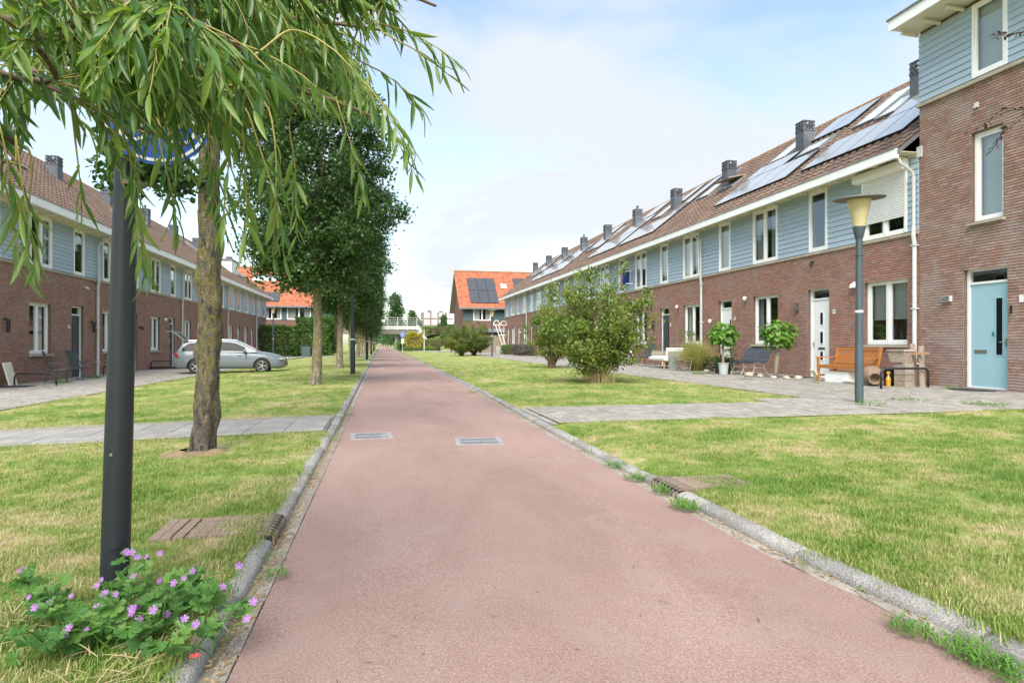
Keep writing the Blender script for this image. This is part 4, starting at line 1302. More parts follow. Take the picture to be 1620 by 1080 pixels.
def trunk_mesh(h, r0, r1, lean=(0, 0), seg=18, rings=40, rough=.02, flare=.22):
    vs = []; fs = []
    for i in range(rings + 1):
        t_ = i / rings; z = h * t_
        r_ = lerp(r0, r1, t_ ** .9) * (1 + flare * math.exp(-z / .18))
        cx = lean[0] * t_ + .03 * math.sin(z * 1.3); cy = lean[1] * t_ + .02 * math.sin(z * 1.7 + 1)
        for k in range(seg):
            a = 2 * PI * k / seg
            nn = noise.noise(Vector((math.cos(a) * 1.6, math.sin(a) * 1.6, z * 1.2))) * .10 + noise.noise(Vector((math.cos(a) * 5, math.sin(a) * 5, z * 4))) * .06
            fl = .12 * math.exp(-z / .25) * math.cos(a * 5 + 1)
            rr = r_ * (1 + nn + fl)
            vs.append((cx + rr * math.cos(a), cy + rr * math.sin(a), z - .03))
    for i in range(rings):
        for k in range(seg):
            k2 = (k + 1) % seg; fs.append((i * seg + k, i * seg + k2, (i + 1) * seg + k2, (i + 1) * seg + k))
    return vs, fs

# ------------------------------------------------------------------ the avenue trees
def avenue_prototype(zb, zt, rmax, nclump, per, leaf, trunk_h, r0=.17):
    rng = np.random.RandomState(12)
    vs, fs = trunk_mesh(trunk_h, r0, r0 * .62, (.05, .02))
    mb = MB(); mb.add(vs, fs)
    limb(mb, (.05, .02, trunk_h - .1), (.15, .1, zt - 1.0), r0 * .62, .03, .05, 8)
    for i in range(26):
        z = lerp(trunk_h * .95, zt - 1.5, i / 26 + random.uniform(0, .02)); a = i * 2.4 + random.uniform(-.4, .4)
        rr = rmax * .75 * random.uniform(.6, 1)
        limb(mb, (.1, .05, z), (rr * math.cos(a), rr * math.sin(a), z + random.uniform(.5, 1.4)), .045, .012, .12, 5, 6)
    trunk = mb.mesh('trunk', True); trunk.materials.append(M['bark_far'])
    cs = []; sp = []
    while len(cs) < nclump:
        t_ = rng.uniform(0, 1); z = lerp(zb, zt, t_)
        prof = rmax * (.55 + .5 * math.sin(min(1, t_ * 2.2) * PI / 2)) * (1 - max(0, t_ - .45) ** 2 * 2.6)
        prof = max(.25, min(rmax, prof))
        a = rng.uniform(0, 2 * PI)
        nn = noise.noise(Vector((math.cos(a) * 1.3, math.sin(a) * 1.3, z * .8))) * .22
        q = math.sqrt(rng.uniform(.12, 1)) * prof * (1 + nn)
        cs.append((q * math.cos(a), q * math.sin(a), z + rng.normal() * .1)); sp.append(rng.uniform(.11, .20))
    cr_ = crown_cloud(cs, sp, per, leaf, rng, .5, .75)
    cr_.materials.append(M['poplar'])
    return trunk, cr_
tr, crn = avenue_prototype(2.75, 9.3, 2.2, 760, 88, .095, 3.1, .15)
ys = [18.1, 29.7, 40.6, 50.5, 61.5, 73, 85, 97, 110]
for i, y in enumerate(ys):
    lab = ['avenue tree with the thickest mossy trunk beyond the near trunk, standing alone in the lawn', 'second avenue tree beyond the side path, its trunk left of the dark lamp post', 'third avenue tree, hidden behind the dark lamp post',
           'fourth avenue tree from the side path, slim pale trunk', 'fifth avenue tree from the side path', 'sixth avenue tree from the side path', 'seventh avenue tree, well down the path', 'second last avenue tree before the bridge', 'last avenue tree before the bridge'][i]
    t_ = thing('avenue_tree', lab, 'tree', (-1.76 + random.uniform(-.05, .05), y, gz(-1.76)), i * 1.9, 'trees in a row left of the path')
    s = [1, 1.04, .98, .95, .98, .9, .95, .92, .9][i]; t_.scale = (s, s, s * [1, .95, 1, .9, .93, .9, .95, .9, .9][i])
    put('trunk', tr, None, t_); put('crown', crn, None, t_)

# nearest tree, knotted trunk with moss
t1 = thing('avenue_tree', 'nearest tree with knotted mossy trunk in front of the grey car', 'tree', (-1.79, 7.0, gz(-1.79)), 0)
vs, fs = trunk_mesh(4.6, .114, .092, (.13, .0), 40, 110, .03, .16)
vs2 = []
for (x, y, z) in vs:
    n = Vector((x - .03 * z, y, 0)); 
    if n.length > 0: n.normalize()
    k = .016 * noise.noise(Vector((x * 14, y * 14, z * 5))) + .010 * noise.noise(Vector((x * 40, y * 40, z * 16)))
    for (kz, ka, ks) in ((1.05, 2.9, .05), (1.75, 3.3, .045), (1.55, -.6, .035), (.75, -.9, .03), (2.3, 2.6, .03), (.35, .2, .03)):
        dd_ = ((z - kz) / .10) ** 2 + ((n.x - math.cos(ka)) ** 2 + (n.y - math.sin(ka)) ** 2) / .18
        k += ks * math.exp(-dd_)
    vs2.append((x + n.x * k, y + n.y * k, z))
mb = MB(); mb.add(vs2, fs)
tips = []
for i in range(16):
    a = i * 2.4 + .5; z = 3.9 + i * .2; rr = random.uniform(1.2, 2.2)
    e = (rr * math.cos(a), rr * math.sin(a), z + random.uniform(.6, 1.6)); limb(mb, (.13, 0, min(4.55, z)), e, .06, .015, .12, 6); tips.append(e)
side = [(-.9, .35, 3.02), (-.6, -.3, 3.1)]
for e in side: limb(mb, (.08, 0, 2.75), e, .03, .008, .12, 6)
mb.build('trunk', M['bark'], t1, smooth=True)
rng = np.random.RandomState(4); cs = []; sp = []
while len(cs) < 420:
    z = rng.uniform(5.0, 9.5); a = rng.uniform(0, 2 * PI); t_ = (z - 5) / 4.5
    q = math.sqrt(rng.uniform(.05, 1)) * 2.3 * (1 - .6 * t_ * t_) * (.6 + .4 * min(1, t_ * 4))
    cs.append((q * math.cos(a), q * math.sin(a), z)); sp.append(rng.uniform(.14, .28))
for i in range(34):
    b_ = side[i % 2]; f = rng.uniform(.45, 1.1)
    cs.append((lerp(.08, b_[0], f) + rng.normal() * .1, b_[1] * f, lerp(2.75, b_[2], f) - rng.uniform(-.05, .2))); sp.append(.09)
c1 = crown_cloud(cs, sp, 60, .072, rng, .3, .75, LEAF6); c1.materials.append(M['poplar']); put('crown', c1, None, t1)
# dug earth at its foot
rng2 = random.Random(3); mb = MB()
ring = 26; vs = [(0, 0, .06)]; fs = []
for q, (rr, zz) in enumerate(((.16, .050), (.24, .030), (.34, .010), (.45, -.03))):
    for k in range(ring):
        a = 2 * PI * k / ring; r_ = rr * (1 + .25 * noise.noise(Vector((math.cos(a) * 2, math.sin(a) * 2, q * .6))))
        vs.append((r_ * math.cos(a), r_ * .8 * math.sin(a), zz + .012 * noise.noise(Vector((math.cos(a) * 4, math.sin(a) * 4, q)))))
for q in range(3):
    for k in range(ring): fs.append((1 + q * ring + k, 1 + q * ring + (k + 1) % ring, 1 + (q + 1) * ring + (k + 1) % ring, 1 + (q + 1) * ring + k))
mb.add(vs, fs); o = mb.build('earth_mound', M['dirt'], None, (-1.82, 6.92, gz(-1.8) + .012), smooth=True); o['kind'] = 'structure'

# ------------------------------------------------------------------ shrubs
def shrub_proto(h, r, nst, per, leaf, seed, mat, nclump, low=.28, red=0):
    rnd = random.Random(seed); rng = np.random.RandomState(seed)
    mb = MB(); cs = []; sp = []
    for i in range(nst):
        a = rnd.uniform(0, 2 * PI); rr = r * math.sqrt(rnd.uniform(.05, 1)) * .95
        zt_ = h * rnd.uniform(.42, 1.0) * (1 - .35 * (rr / r) ** 2)
        p0 = Vector((.16 * math.cos(a) * rnd.random(), .16 * math.sin(a) * rnd.random(), -.03))
        p1 = Vector((rr * math.cos(a), rr * math.sin(a), zt_)); pts = []
        n = 9
        for j in range(n + 1):
            t_ = j / n; q = Vector((lerp(p0.x, p1.x, t_ ** 1.25), lerp(p0.y, p1.y, t_ ** 1.25), lerp(0, p1.z, t_ ** .85)))
            q += Vector((rnd.gauss(0, .03), rnd.gauss(0, .03), rnd.gauss(0, .02))); pts.append(q)
        mb.tube(pts, [lerp(.022, .004, j / n) for j in range(n + 1)], 5, False)
        for j in range(nclump):
            t_ = rnd.uniform(low, 1.02); k = min(n - 1, int(t_ * n)); q = pts[k].lerp(pts[k + 1], t_ * n - k)
            q = q + Vector((rnd.gauss(0, 1), rnd.gauss(0, 1), rnd.gauss(0, .6))) * .15 * (1.2 - t_ * .6)
            if q.z < .25: continue
            cs.append(tuple(q)); sp.append(rnd.uniform(.05, .11))
    st = mb.mesh('stem', True); st.materials.append(M['branch'])
    cr_ = crown_cloud(cs, sp, per, leaf, rng, .35, .6, LEAF6); cr_.name = 'foliage'
    cr_.materials.append(M[mat]); return st, cr_
s1 = shrub_proto(3.1, 1.6, 50, 30, .070, 3, 'shrub', 14)
s2 = shrub_proto(3.2, 1.45, 38, 26, .07, 8, 'shrub', 13)
def shrub(meshes, loc, label, sc=1, rz=0, group=None, name='shrub', mat=None):
    t_ = thing(name, label, 'shrub', loc, rz, group); t_.scale = (sc,) * 3 if not isinstance(sc, tuple) else sc
    put('stem', meshes[0], None, t_); put('foliage', meshes[1], None, t_); return t_
shrub(s1, (5.85, 16.5, gz(5.8)), 'large many-stemmed shrub on the right lawn, nearest to the path', (1.06, 1.06, 1.13), .4)
shrub(s2, (7.3, 26.6, gz(7.4)), 'shrub behind and left of the largest one on the right lawn', (.95, .95, 1.12), 2)
s3 = (s1[0], s1[1].copy()); s3[1].materials[0] = M['shrub_red']
shrub(s3, (6.75, 53.5, gz(7)), 'far shrub on the right lawn, left one of a pair', (1.0, 1.0, 1.0), 1)
shrub(s3, (8.1, 55.5, gz(8)), 'far shrub on the right lawn beside the lamp post, right one of a pair', (1.2, 1.2, 1.1), 3)
# dead tuft of long grass at the foot of the big shrub
def grass_clump(name, label, loc, n, L, spread, mat, w_=.006, droop=1.0, cat='grass', lift=1.0, seed=1, group=None):
    rng = np.random.RandomState(seed); V = []; FL = []; LP = []
    ns = 6
    for i in range(n):
        a = rng.uniform(0, 2 * PI); out = abs(rng.normal()) * .55 + .1; l = L * rng.uniform(.55, 1.1)
        b0 = np.array([math.cos(a), math.sin(a), 0]) * spread * math.sqrt(rng.uniform(0, 1)) * .5
        dxy = np.array([math.cos(a + rng.normal() * .5), math.sin(a + rng.normal() * .5), 0])
        side_ = np.array([-dxy[1], dxy[0], 0]); base = len(V)
        for j in range(ns + 1):
            t_ = j / ns
            p = b0 + dxy * l * out * t_ ** 1.4 + np.array([0, 0, lift * l * (t_ - .55 * droop * out * t_ ** 2.6)])
            ww = w_ * (1 - t_ ** 2) + .0006
            V.append(p + side_ * ww / 2); V.append(p - side_ * ww / 2)
        for j in range(ns): 
            LP += [base + 2 * j, base + 2 * j + 1, base + 2 * j + 3, base + 2 * j + 2]; FL.append(4)
    me = np_mesh(name, np.array(V), np.array(FL), np.array(LP)); me.materials.append(M[mat])
    o = put(name, me, None, None, loc)
    tag(o, label, cat, group); return o
grass_clump('dry_grass', 'dry long grass round the foot of the large shrub', (5.85, 16.4, gz(5.8)), 500, .5, .9, 'straw', .006, .8, 'grass')
grass_clump('ornamental_grass', 'big fountain of ornamental grass between the garden sofa and the white door', (11.75, 22.1, gz(11.7)), 2400, 1.35, .5, 'pampas', .012, .95, 'plant')

# hedges: box volume of leaves
def hedge(label, x0, x1, y0, y1, z0, z1, n, leaf, mat='hedge', cat='hedge', name='hedge', seed=1, group=None, rnd_top=.12):
    rng = np.random.RandomState(seed)
    t_ = thing(name, label, cat, ((x0 + x1) / 2, (y0 + y1) / 2, z0), 0, group)
    hx, hy, H = (x1 - x0) / 2, (y1 - y0) / 2, z1 - z0
    P = rng.uniform(-1, 1, (n, 3))
    k = rng.randint(0, 3, n)
    for ax in (0, 1):
        m_ = k == ax; P[m_, ax] = np.sign(P[m_, ax]) * (1 - abs(rng.normal(size=m_.sum())) * .08)
    m_ = k == 2; P[m_, 2] = 1 - abs(rng.normal(size=m_.sum())) * .08
    bmp_ = np.array([noise.noise(Vector((p[0] * hx * 1.1, p[1] * hy * 1.1, p[2] * 1.6 + seed))) for p in P])
    P = P * np.array([hx, hy, .5 * H]) * (1 + bmp_[:, None] * rnd_top); P[:, 2] += H * .5
    P[:, 2] = np.maximum(P[:, 2], .05)
    d = rng.normal(size=P.shape) + np.array([0, 0, .3]); s = leaf * rng.uniform(.7, 1.3, n)
    me = stamp('foliage', *LEAF4, frames(d, s, s * .75), P); me.materials.append(M[mat]); put('foliage', me, None, t_)
    mb = MB(); nx = max(2, int((x1 - x0) / .8))
    for i in range(nx): 
        x = lerp(-hx * .9, hx * .9, i / (nx - 1)); limb(mb, (x, 0, -.05), (x + random.uniform(-.2, .2), random.uniform(-hy, hy) * .5, H * .85), .03, .01, .08, 4, 5)
    if hy > .5: mb.box(-hx * .86, hx * .86, -hy * .8, hy * .8, .1, H * .86)
    mb.build('stem', M['branch'], t_)
    return t_
hedge('tall green hedge in front of the left orange-roofed house', -14.5, -7.6, 62.6, 64.2, -.05, 2.75, 19000, .19, seed=2)
hedge('rounded taller end of the hedge beside the avenue trees', -7.8, -4.6, 62.8, 65.8, -.05, 3.5, 13000, .19, seed=3, rnd_top=.25)
hedge('low clipped hedge along the right edge of the path, nearer part', 2.8, 3.7, 96, 103, 0, 1.05, 3500, .16, seed=4)
hedge('low clipped hedge along the right edge of the path, farther part', 2.75, 3.6, 106, 128, 0, 1.2, 4000, .2, seed=5)
hedge('low spreading ground shrub under the blue round sign', 3.6, 8.6, 93, 95.5, 0, .55, 3500, .16, 'shrub', seed=6)
hedge('bright yellow-green bush in front of the bridge', 3.9, 6.1, 97.5, 99.5, 0, 2.5, 4200, .18, 'yellow_bush', 'shrub', 'shrub', 7, None, .5)
hedge('dusky low bush at the right row front, nearer one', 11.2, 12.5, 50.5, 53.8, .1, .95, 2200, .10, 'lavender', 'shrub', 'shrub', 8, 'dusky bushes at the right row', .4)
hedge('dusky green bush at the right row front, farther one', 11.3, 12.5, 56.5, 59.5, .1, .95, 2000, .10, 'hedge', 'shrub', 'shrub', 9, 'dusky bushes at the right row', .4)
hedge('dark green bush left of the white bicycle', 10.6, 12.2, 31.0, 33.8, .1, 1.0, 2200, .09, 'poplar', 'shrub', 'shrub', 10, None, .4)
hedge('low green plant between the white door and the ornamental grass', 11.9, 12.7, 20.9, 21.7, .1, .55, 700, .08, 'poplar', 'plant', 'plant', 11, None, .4)

# embankment at the right of the bridge, overgrown
def emb(x, y):
    v = max(0, min(1, (y - interp(x, [(6.3, 110), (9, 103), (11.8, 96.5), (30, 96)])) / 12))
    return 4.3 * v + .25 * noise.noise(Vector((x * .3, y * .3, 0))) * v
strip_sheet('embankment', [6.75, 7.5, 8.2, 9, 10, 11, 12, 14, 16, 18, 20, 30, 60, 120], [94, 96, 98, 100, 102, 104, 106, 108, 110, 112, 114, 118, 128], lambda x, y: emb(x, y) + .04, M['lawn'])
rng = random.Random(4)
for i in range(16):
    x = 8.2 + (i % 8) * 1.25 + rng.uniform(-.4, .4); y = interp(x, [(6.3, 110), (9, 103), (11.8, 96.5), (30, 96)]) + (2.0 if i < 8 else 7.5) + rng.uniform(-1, 1)
    mat = ['shrub', 'shrub_red', 'hedge', 'shrub', 'poplar', 'shrub_red'][i % 6]
    labs = ['overgrown bush on the bridge embankment']
    hh = rng.uniform(1.0, 1.9)
    hedge('bush in the overgrown thicket on the embankment right of the bridge', x - 1.3, x + 1.3, y - 1.2, y + 1.2, emb(x, y) - .1, emb(x, y) + hh, 1700, .17, mat, 'shrub', 'shrub', 20 + i, 'bushes on the bridge embankment', .55)

# far tapered trees behind the bridge
def far_tree(x, y, h, r, label, seed, z0=0, n=170, mat='conifer', group='trees beyond the bridge'):
    rng = np.random.RandomState(seed); t_ = thing('distant_tree', label, 'tree', (x, y, z0), 0, group)
    cs = []; sp = []
    for i in range(n):
        q = rng.uniform(0, 1); z = h * (.12 + .88 * q); rr = r * (1 - q) ** .75 * math.sqrt(rng.uniform(.1, 1)) + .1; a = rng.uniform(0, 2 * PI)
        cs.append((rr * math.cos(a), rr * math.sin(a), z)); sp.append(.045 * h * rng.uniform(.6, 1.2))
    me = crown_cloud(cs, sp, 34, h * .035, rng, .4, .8); me.materials.append(M[mat]); put('crown', me, None, t_)
    mb = MB(); mb.tube([(0, 0, -.2), (0, 0, h * .9)], [h * .02, h * .004], 6); mb.build('trunk', M['branch'], t_)
def at_px(px, Y):     # where a plane Y = const stands behind a column of the photograph
    a = math.atan((px - 810) / 1000) + YAW; return Y * math.tan(a)
far_tree(at_px(625, 150), 150, 12.2, 2.9, 'tall tapering tree behind the bridge railing, the largest', 1)
far_tree(at_px(652, 170), 170, 9.6, 2.2, 'smaller tapering tree behind the right end of the bridge', 2)
far_tree(at_px(660, 185), 185, 8.2, 1.6, 'small dark tree beside the far apartment block', 3)
far_tree(at_px(702, 240), 240, 11.5, 2.2, 'slim tree in front of the far apartment block', 4)
for i, (px, Y, h_) in enumerate([(613, 170, 6), (618, 210, 8), (609, 260, 9), (622, 300, 10), (602, 330, 11), (596, 300, 10), (590, 270, 10), (630, 240, 8), (585, 220, 9), (578, 200, 9), (570, 190, 10)]):
    far_tree(at_px(px, Y), Y, h_, h_ * .33, 'far round tree seen under the bridge, ' + ['middle', 'in the gap by the pier', 'small', 'pale and far', 'at the path end', 'left of the path end', 'left', 'right of the pier', 'far left', 'leftmost', 'behind the avenue trunks'][i], 30 + i, 0, 90, 'conifer', 'trees seen under the bridge')

# ------------------------------------------------------------------ catalpas, potted plants
HEART = ([(0, .06, 0), (.30, 0, .04), (.50, .22, .06), (.42, .55, .03), (.18, .85, -.06), (0, 1.05, -.16), (-.18, .85, -.06), (-.42, .55, .03), (-.5, .22, .06), (-.30, 0, .04), (0, .5, -.02)],
         [(0, 1, 2, 10), (10, 2, 3), (10, 3, 4, 5), (10, 5, 6, 7), (10, 7, 8), (10, 8, 9, 0)])
def leaf_meshes(name, tmpl, mat, smooth=False):
    mb = MB(); mb.add(tmpl[0], tmpl[1]); me = mb.mesh(name, smooth); me.materials.append(M[mat]); return me
hm = leaf_meshes('leaf', HEART, 'catalpa')
def put_leaf(me, parent, p, mat3, name='leaf'):
    o = bpy.data.objects.new(name, me); C.objects.link(o); o.parent = parent
    o.matrix_local = Matrix.Translation(Vector(p)) @ Matrix([list(r_) for r_ in mat3]).to_4x4()
    return o
def catalpa(loc, label, cz, r, lean, tz, seed, n=190, tr_r=.06):
    rng = np.random.RandomState(seed); t_ = thing('ball_tree', label, 'tree', loc)
    mb = MB(); mb.tube([(0, 0, -.03), (lean[0] * .5, lean[1] * .5, tz * .5), (lean[0], lean[1], tz)], [tr_r, tr_r * .85, tr_r * .8], 10)
    for i in range(12):
        a = i * 2.4; limb(mb, (lean[0], lean[1], tz - .02), (lean[0] + r * .7 * math.cos(a), lean[1] + r * .7 * math.sin(a), cz + r * .45 * math.sin(i * 1.3)), .015, .006, .08, 3, 5)
    mb.build('trunk', M['leg_wood'] if False else M['old_wood'], t_, smooth=True)
    i = 0
    ctr = np.array([lean[0], lean[1], cz - r * .35])
    while i < n:
        d = norm(rng.normal(size=3))
        if d[2] < -.85: continue
        rad = r * (rng.uniform(.55, 1.0)) * np.array([1, 1, .82])
        p = np.array([lean[0], lean[1], cz - .06]) + d * rad
        out = norm(p - ctr); down = np.array([0, 0, -1.0])
        y = norm(out * .8 + down * .75 + rng.normal(size=3) * .25)
        z = norm(out + np.array([0, 0, .9]) + rng.normal(size=3) * .25); z = norm(z - y * z.dot(y)); x = np.cross(y, z)
        s = rng.uniform(.12, .18)
        put_leaf(hm, t_, p, np.stack([x * s * 1.05, y * s, z * s], axis=1)); i += 1
    return t_
catalpa((11.55, 16.9, gz(11.5)), 'ball-headed tree on a leaning pale trunk at the right end of the blue bench', 1.38, .53, (.05, -.09), 1.10, 3, 290, .075)
catalpa((11.05, 18.95, gz(11) + .02), 'ball-headed tree growing in the round zinc bucket', 1.40, .49, (.0, .05), 1.08, 4, 280, .045)
# zinc bucket
mb = MB(); mb.lathe([(.13, 0), (.17, .36), (.185, .37), (.185, .39), (.165, .39), (.15, .33), (.0, .33)], 20); 
o = mb.build('bucket', M['zinc_pot'], None, (11.05, 18.95, gz(11) + .035), smooth=False); shade_smooth_angle(o); tag(o, 'round zinc bucket holding the left ball-headed tree', 'pot')
hedge('small light green plant in a pot at the left end of the blue bench', 11.35, 11.85, 19.4, 19.9, .42, 1.22, 420, .06, 'catalpa', 'plant', 'plant', 41, None, .7)
mb = MB(); mb.box(-.18, .18, -.18, .18, 0, .48); o = mb.build('planter', M['black'], None, (11.6, 19.95, gz(11.6) + .03)); 
tag(o, 'black square planter behind the left end of the blue bench', 'planter')
mb = MB(); rectframe_flat(mb, .13, 0, .5, .02); mb.box(-.11, .11, -.11, .11, 0, .44); tag(mb.build('planter', M['zinc_pot'], None, (11.25, 23.0, gz(11) + .03)), 'tall grey-green square planter at the near end of the garden sofa', 'planter')
hedge('small olive plant in a tall pot at the window behind the sofa', 12.3, 12.8, 24.0, 24.7, .75, 1.6, 520, .05, 'shrub', 'plant', 'plant', 42, None, .6)
mb = MB(); mb.lathe([(.10, 0), (.15, .55), (.16, .56), (.14, .5), (0, .5)], 12); tag(mb.build('pot', M['stone'], None, (12.55, 24.35, gz(12.5) + .03)), 'tall pot of the small olive plant by the window', 'pot')
rng = random.Random(9)
for i, (x, y, s) in enumerate([(11.35, 17.35, .11), (11.3, 16.6, .09), (11.45, 16.2, .10), (11.6, 15.9, .12), (11.2, 17.7, .15), (11.25, 20.4, .12), (11.7, 17.3, .08)]):
    bm_v = []; 
    me = bpy.data.meshes.new('cobble')
    bm = _b.new(); _b.ops.create_icosphere(bm, subdivisions=2, radius=s)
    for v in bm.verts:
        v.co += v.co * .25 * noise.noise(v.co * 9 + Vector((i * 3, 0, 0))); v.co.z *= .62
    bm.to_mesh(me); bm.free(); me.materials.append(M['stone']); me.polygons.foreach_set('use_smooth', [True] * len(me.polygons))
    o = put('cobble', me, None, None, (x, y, gz(x) + .03 + s * .4)); tag(o, 'pale rounded cobble lying on the edging below the blue bench', 'stone', 'cobbles by the blue bench')

# ------------------------------------------------------------------ grass blades on the lawns
def tuft(seed, n, L, w_, spread):
    rng = np.random.RandomState(seed); V = []; FL = []; LP = []
    for i in range(n):
        a = rng.uniform(0, 2 * PI); b0 = np.array([rng.normal() * spread, rng.normal() * spread, -.004]); l = L * rng.uniform(.5, 1.15)
        lean = rng.uniform(.1, .9); dxy = np.array([math.cos(a), math.sin(a), 0]); b_ = a + rng.uniform(-.8, .8) + PI / 2
        sd = np.array([math.cos(b_), math.sin(b_), 0]) * w_ / 2; k = len(V)
        p1 = b0 + dxy * l * lean * .3 + np.array([0, 0, l * .55]); p2 = b0 + dxy * l * lean * .95 + np.array([0, 0, l * (1 - lean * .35)])
        V += [b0 - sd, b0 + sd, p1 + sd * .8, p1 - sd * .8, p2]
        LP += [k, k + 1, k + 2, k + 3, k + 3, k + 2, k + 4]; FL += [4, 3]
    me = np_mesh('grass_tuft', np.array(V), np.array(FL), np.array(LP)); me.materials.append(M['blade']); return me
tc_ = bpy.data.collections.new('tufts')
for i in range(5):
    o = bpy.data.objects.new('tuft', tuft(i, 20, .032 + .005 * i, .0031, .032)); tc_.objects.link(o)
ng = bpy.data.node_groups.new('grass_scatter', 'GeometryNodeTree')
ng.interface.new_socket('Geometry', in_out='INPUT', socket_type='NodeSocketGeometry'); ng.interface.new_socket('Geometry', in_out='OUTPUT', socket_type='NodeSocketGeometry')
gi = ng.nodes.new('NodeGroupInput'); go = ng.nodes.new('NodeGroupOutput')
dp = ng.nodes.new('GeometryNodeDistributePointsOnFaces'); na = ng.nodes.new('GeometryNodeInputNamedAttribute'); na.data_type = 'FLOAT'; na.inputs['Name'].default_value = 'dens'
ip = ng.nodes.new('GeometryNodeInstanceOnPoints'); ci = ng.nodes.new('GeometryNodeCollectionInfo'); ci.inputs['Collection'].default_value = tc_
ci.inputs['Separate Children'].default_value = True; ci.inputs['Reset Children'].default_value = True
rr = ng.nodes.new('FunctionNodeRandomValue'); rr.data_type = 'FLOAT_VECTOR'; rr.inputs[0].default_value = (-.12, -.12, 0); rr.inputs[1].default_value = (.12, .12, 6.28)
rs = ng.nodes.new('FunctionNodeRandomValue'); rs.data_type = 'FLOAT'; rs.inputs[2].default_value = .6; rs.inputs[3].default_value = 1.25
sc_ = ng.nodes.new('GeometryNodeInputNamedAttribute'); sc_.data_type = 'FLOAT'; sc_.inputs['Name'].default_value = 'tall'
mm = ng.nodes.new('ShaderNodeMath'); mm.operation = 'MULTIPLY'
L_ = ng.links.new
L_(gi.outputs[0], dp.inputs['Mesh']); L_(na.outputs[0], dp.inputs['Density']); L_(dp.outputs['Points'], ip.inputs['Points']); L_(ci.outputs[0], ip.inputs['Instance'])
ip.inputs['Pick Instance'].default_value = True
L_(rr.outputs[0], ip.inputs['Rotation']); L_(rs.outputs[1], mm.inputs[0]); L_(sc_.outputs[0], mm.inputs[1]); L_(mm.outputs[0], ip.inputs['Scale']); L_(ip.outputs[0], go.inputs[0])
for i, lg in enumerate(LG[:4]):
    me = lg.data.copy(); me.name = 'grass'
    n = len(me.vertices); co = np.zeros(n * 3, np.float32); me.vertices.foreach_get('co', co); co = co.reshape(-1, 3)
    dens = np.zeros(n, np.float32); tall = np.ones(n, np.float32)
    for j, (x, y, z) in enumerate(co):
        r_ = math.hypot(x, y); dd_ = min(2000, 24000 / max(1, r_ * r_)) if y > -.5 and r_ < 34 else 0
        nn = noise.fractal(Vector((x * 1.1, y * 1.1, 1.7)), 1, 2, 4)
        bare = 1 if nn < .18 else max(.12, 1 - (nn - .18) * 4)
        dens[j] = dd_ * bare
        ex = min(abs(x - (xr(y) + KL1)), abs(x - (xl(y) - KL1)))
        tall[j] = 1.0 + .35 * noise.noise(Vector((x * 1.3, y * 1.3, 9))) + (.35 if ex < .2 else 0) + min(.8, r_ * .02) - .22
        if math.hypot(x + 1.8, y - 7.0) < .3: dens[j] = 0
    for nm, arr in (('dens', dens), ('tall', tall)):
        at = me.attributes.new(nm, 'FLOAT', 'POINT'); at.data.foreach_set('value', arr)
    o = put('grass', me, None, None, (0, 0, .002)); o['kind'] = 'stuff'
    o['label'] = 'short mown grass on the lawns'; o['category'] = 'grass'
    md = o.modifiers.new('scatter', 'NODES'); md.node_group = ng

# ------------------------------------------------------------------ lamps
def funnel_lamp(x, y, label, h=3.55, sc=1, group='lamps with yellow funnel and flat cap'):
    t_ = thing('street_lamp', label, 'street lamp', (x, y, gz(x) + .02), 0, group)
    mb = MB(); mb.lathe([(.072, 0), (.072, .9), (.066, .93), (.058, h - 1.0), (.058, h - .70)], 14); mb.lathe([(.07, h - 1.02), (.07, h - 1.0)], 14)
    o = mb.build('pole', M['grey_metal'], t_, smooth=False); shade_smooth_angle(o)
    mb = MB(); mb.lathe([(.060, h - .72), (.072, h - .68), (.108, h - .52), (.108, h - .50)], 18); o = mb.build('collar', M['grey_metal'], t_); shade_smooth_angle(o)
    mb = MB(); mb.lathe([(.095, h - .50), (.195, h - .03), (.195, h - .01)], 20); o = mb.build('lamp_lens', M['lens'], t_); shade_smooth_angle(o)
    mb = MB(); mb.lathe([(.40, -.012), (.43, 0), (.425, .012), (.25, .05), (.0, .065)], 28); o = mb.build('lamp_cap', M['cap'], t_, (0, 0, h + .0), (R(3), R(-3), 0)); shade_smooth_angle(o)
    mb = MB(); mb.lathe([(.067, 1.62), (.067, 1.66)], 12); mb.build('sticker', M['white'], t_)
    return t_
M['cap'] = simple('brown_grey_lamp_cap', (.11, .095, .085), .6, .15, 6)
funnel_lamp(8.42, 9.85, 'funnel lamp with yellow lens in front of the orange bench, nearest lamp of its kind', 3.66)
funnel_lamp(8.7, 49.6, 'funnel lamp with yellow lens on the right pavement, beside the far pair of shrubs', 3.7)
funnel_lamp(-8.9, 56.5, 'funnel lamp with yellow lens in front of the hedge on the left', 4.3)

def post_lamp(x, y, label, h=3.35, head=False):
    t_ = thing('path_lamp', label, 'lamp post', (x, y, gz(x)), 0, 'dark lamp posts along the left of the path')
    mb = MB(); mb.lathe([(.088, -.02), (.085, 1.1), (.072, 1.15), (.06, h - .2), (.06, h - .15)], 14)
    o = mb.build('pole', M['dark_metal'], t_); shade_smooth_angle(o)
    mb = MB(); mb.lathe([(.06, h - .15), (.10, h - .02), (.10, h), (.02, h + .01)], 14); o = mb.build('lamp_head', M['dark_metal'], t_); shade_smooth_angle(o)
    mb = MB(); mb.lathe([(.089, 1.24), (.089, 1.27)], 14); mb.build('band', M['white'], t_)
    if head:
        mb = MB(); mb.lathe([(.03, h), (.12, h + .08), (.16, h + .22), (.10, h + .34), (0, h + .38)], 12); mb.build('lamp_lens', M['white'], t_, smooth=True)
    return t_
post_lamp(-.97, 23.2, 'dark lamp post on the lawn right of the second avenue trunk')
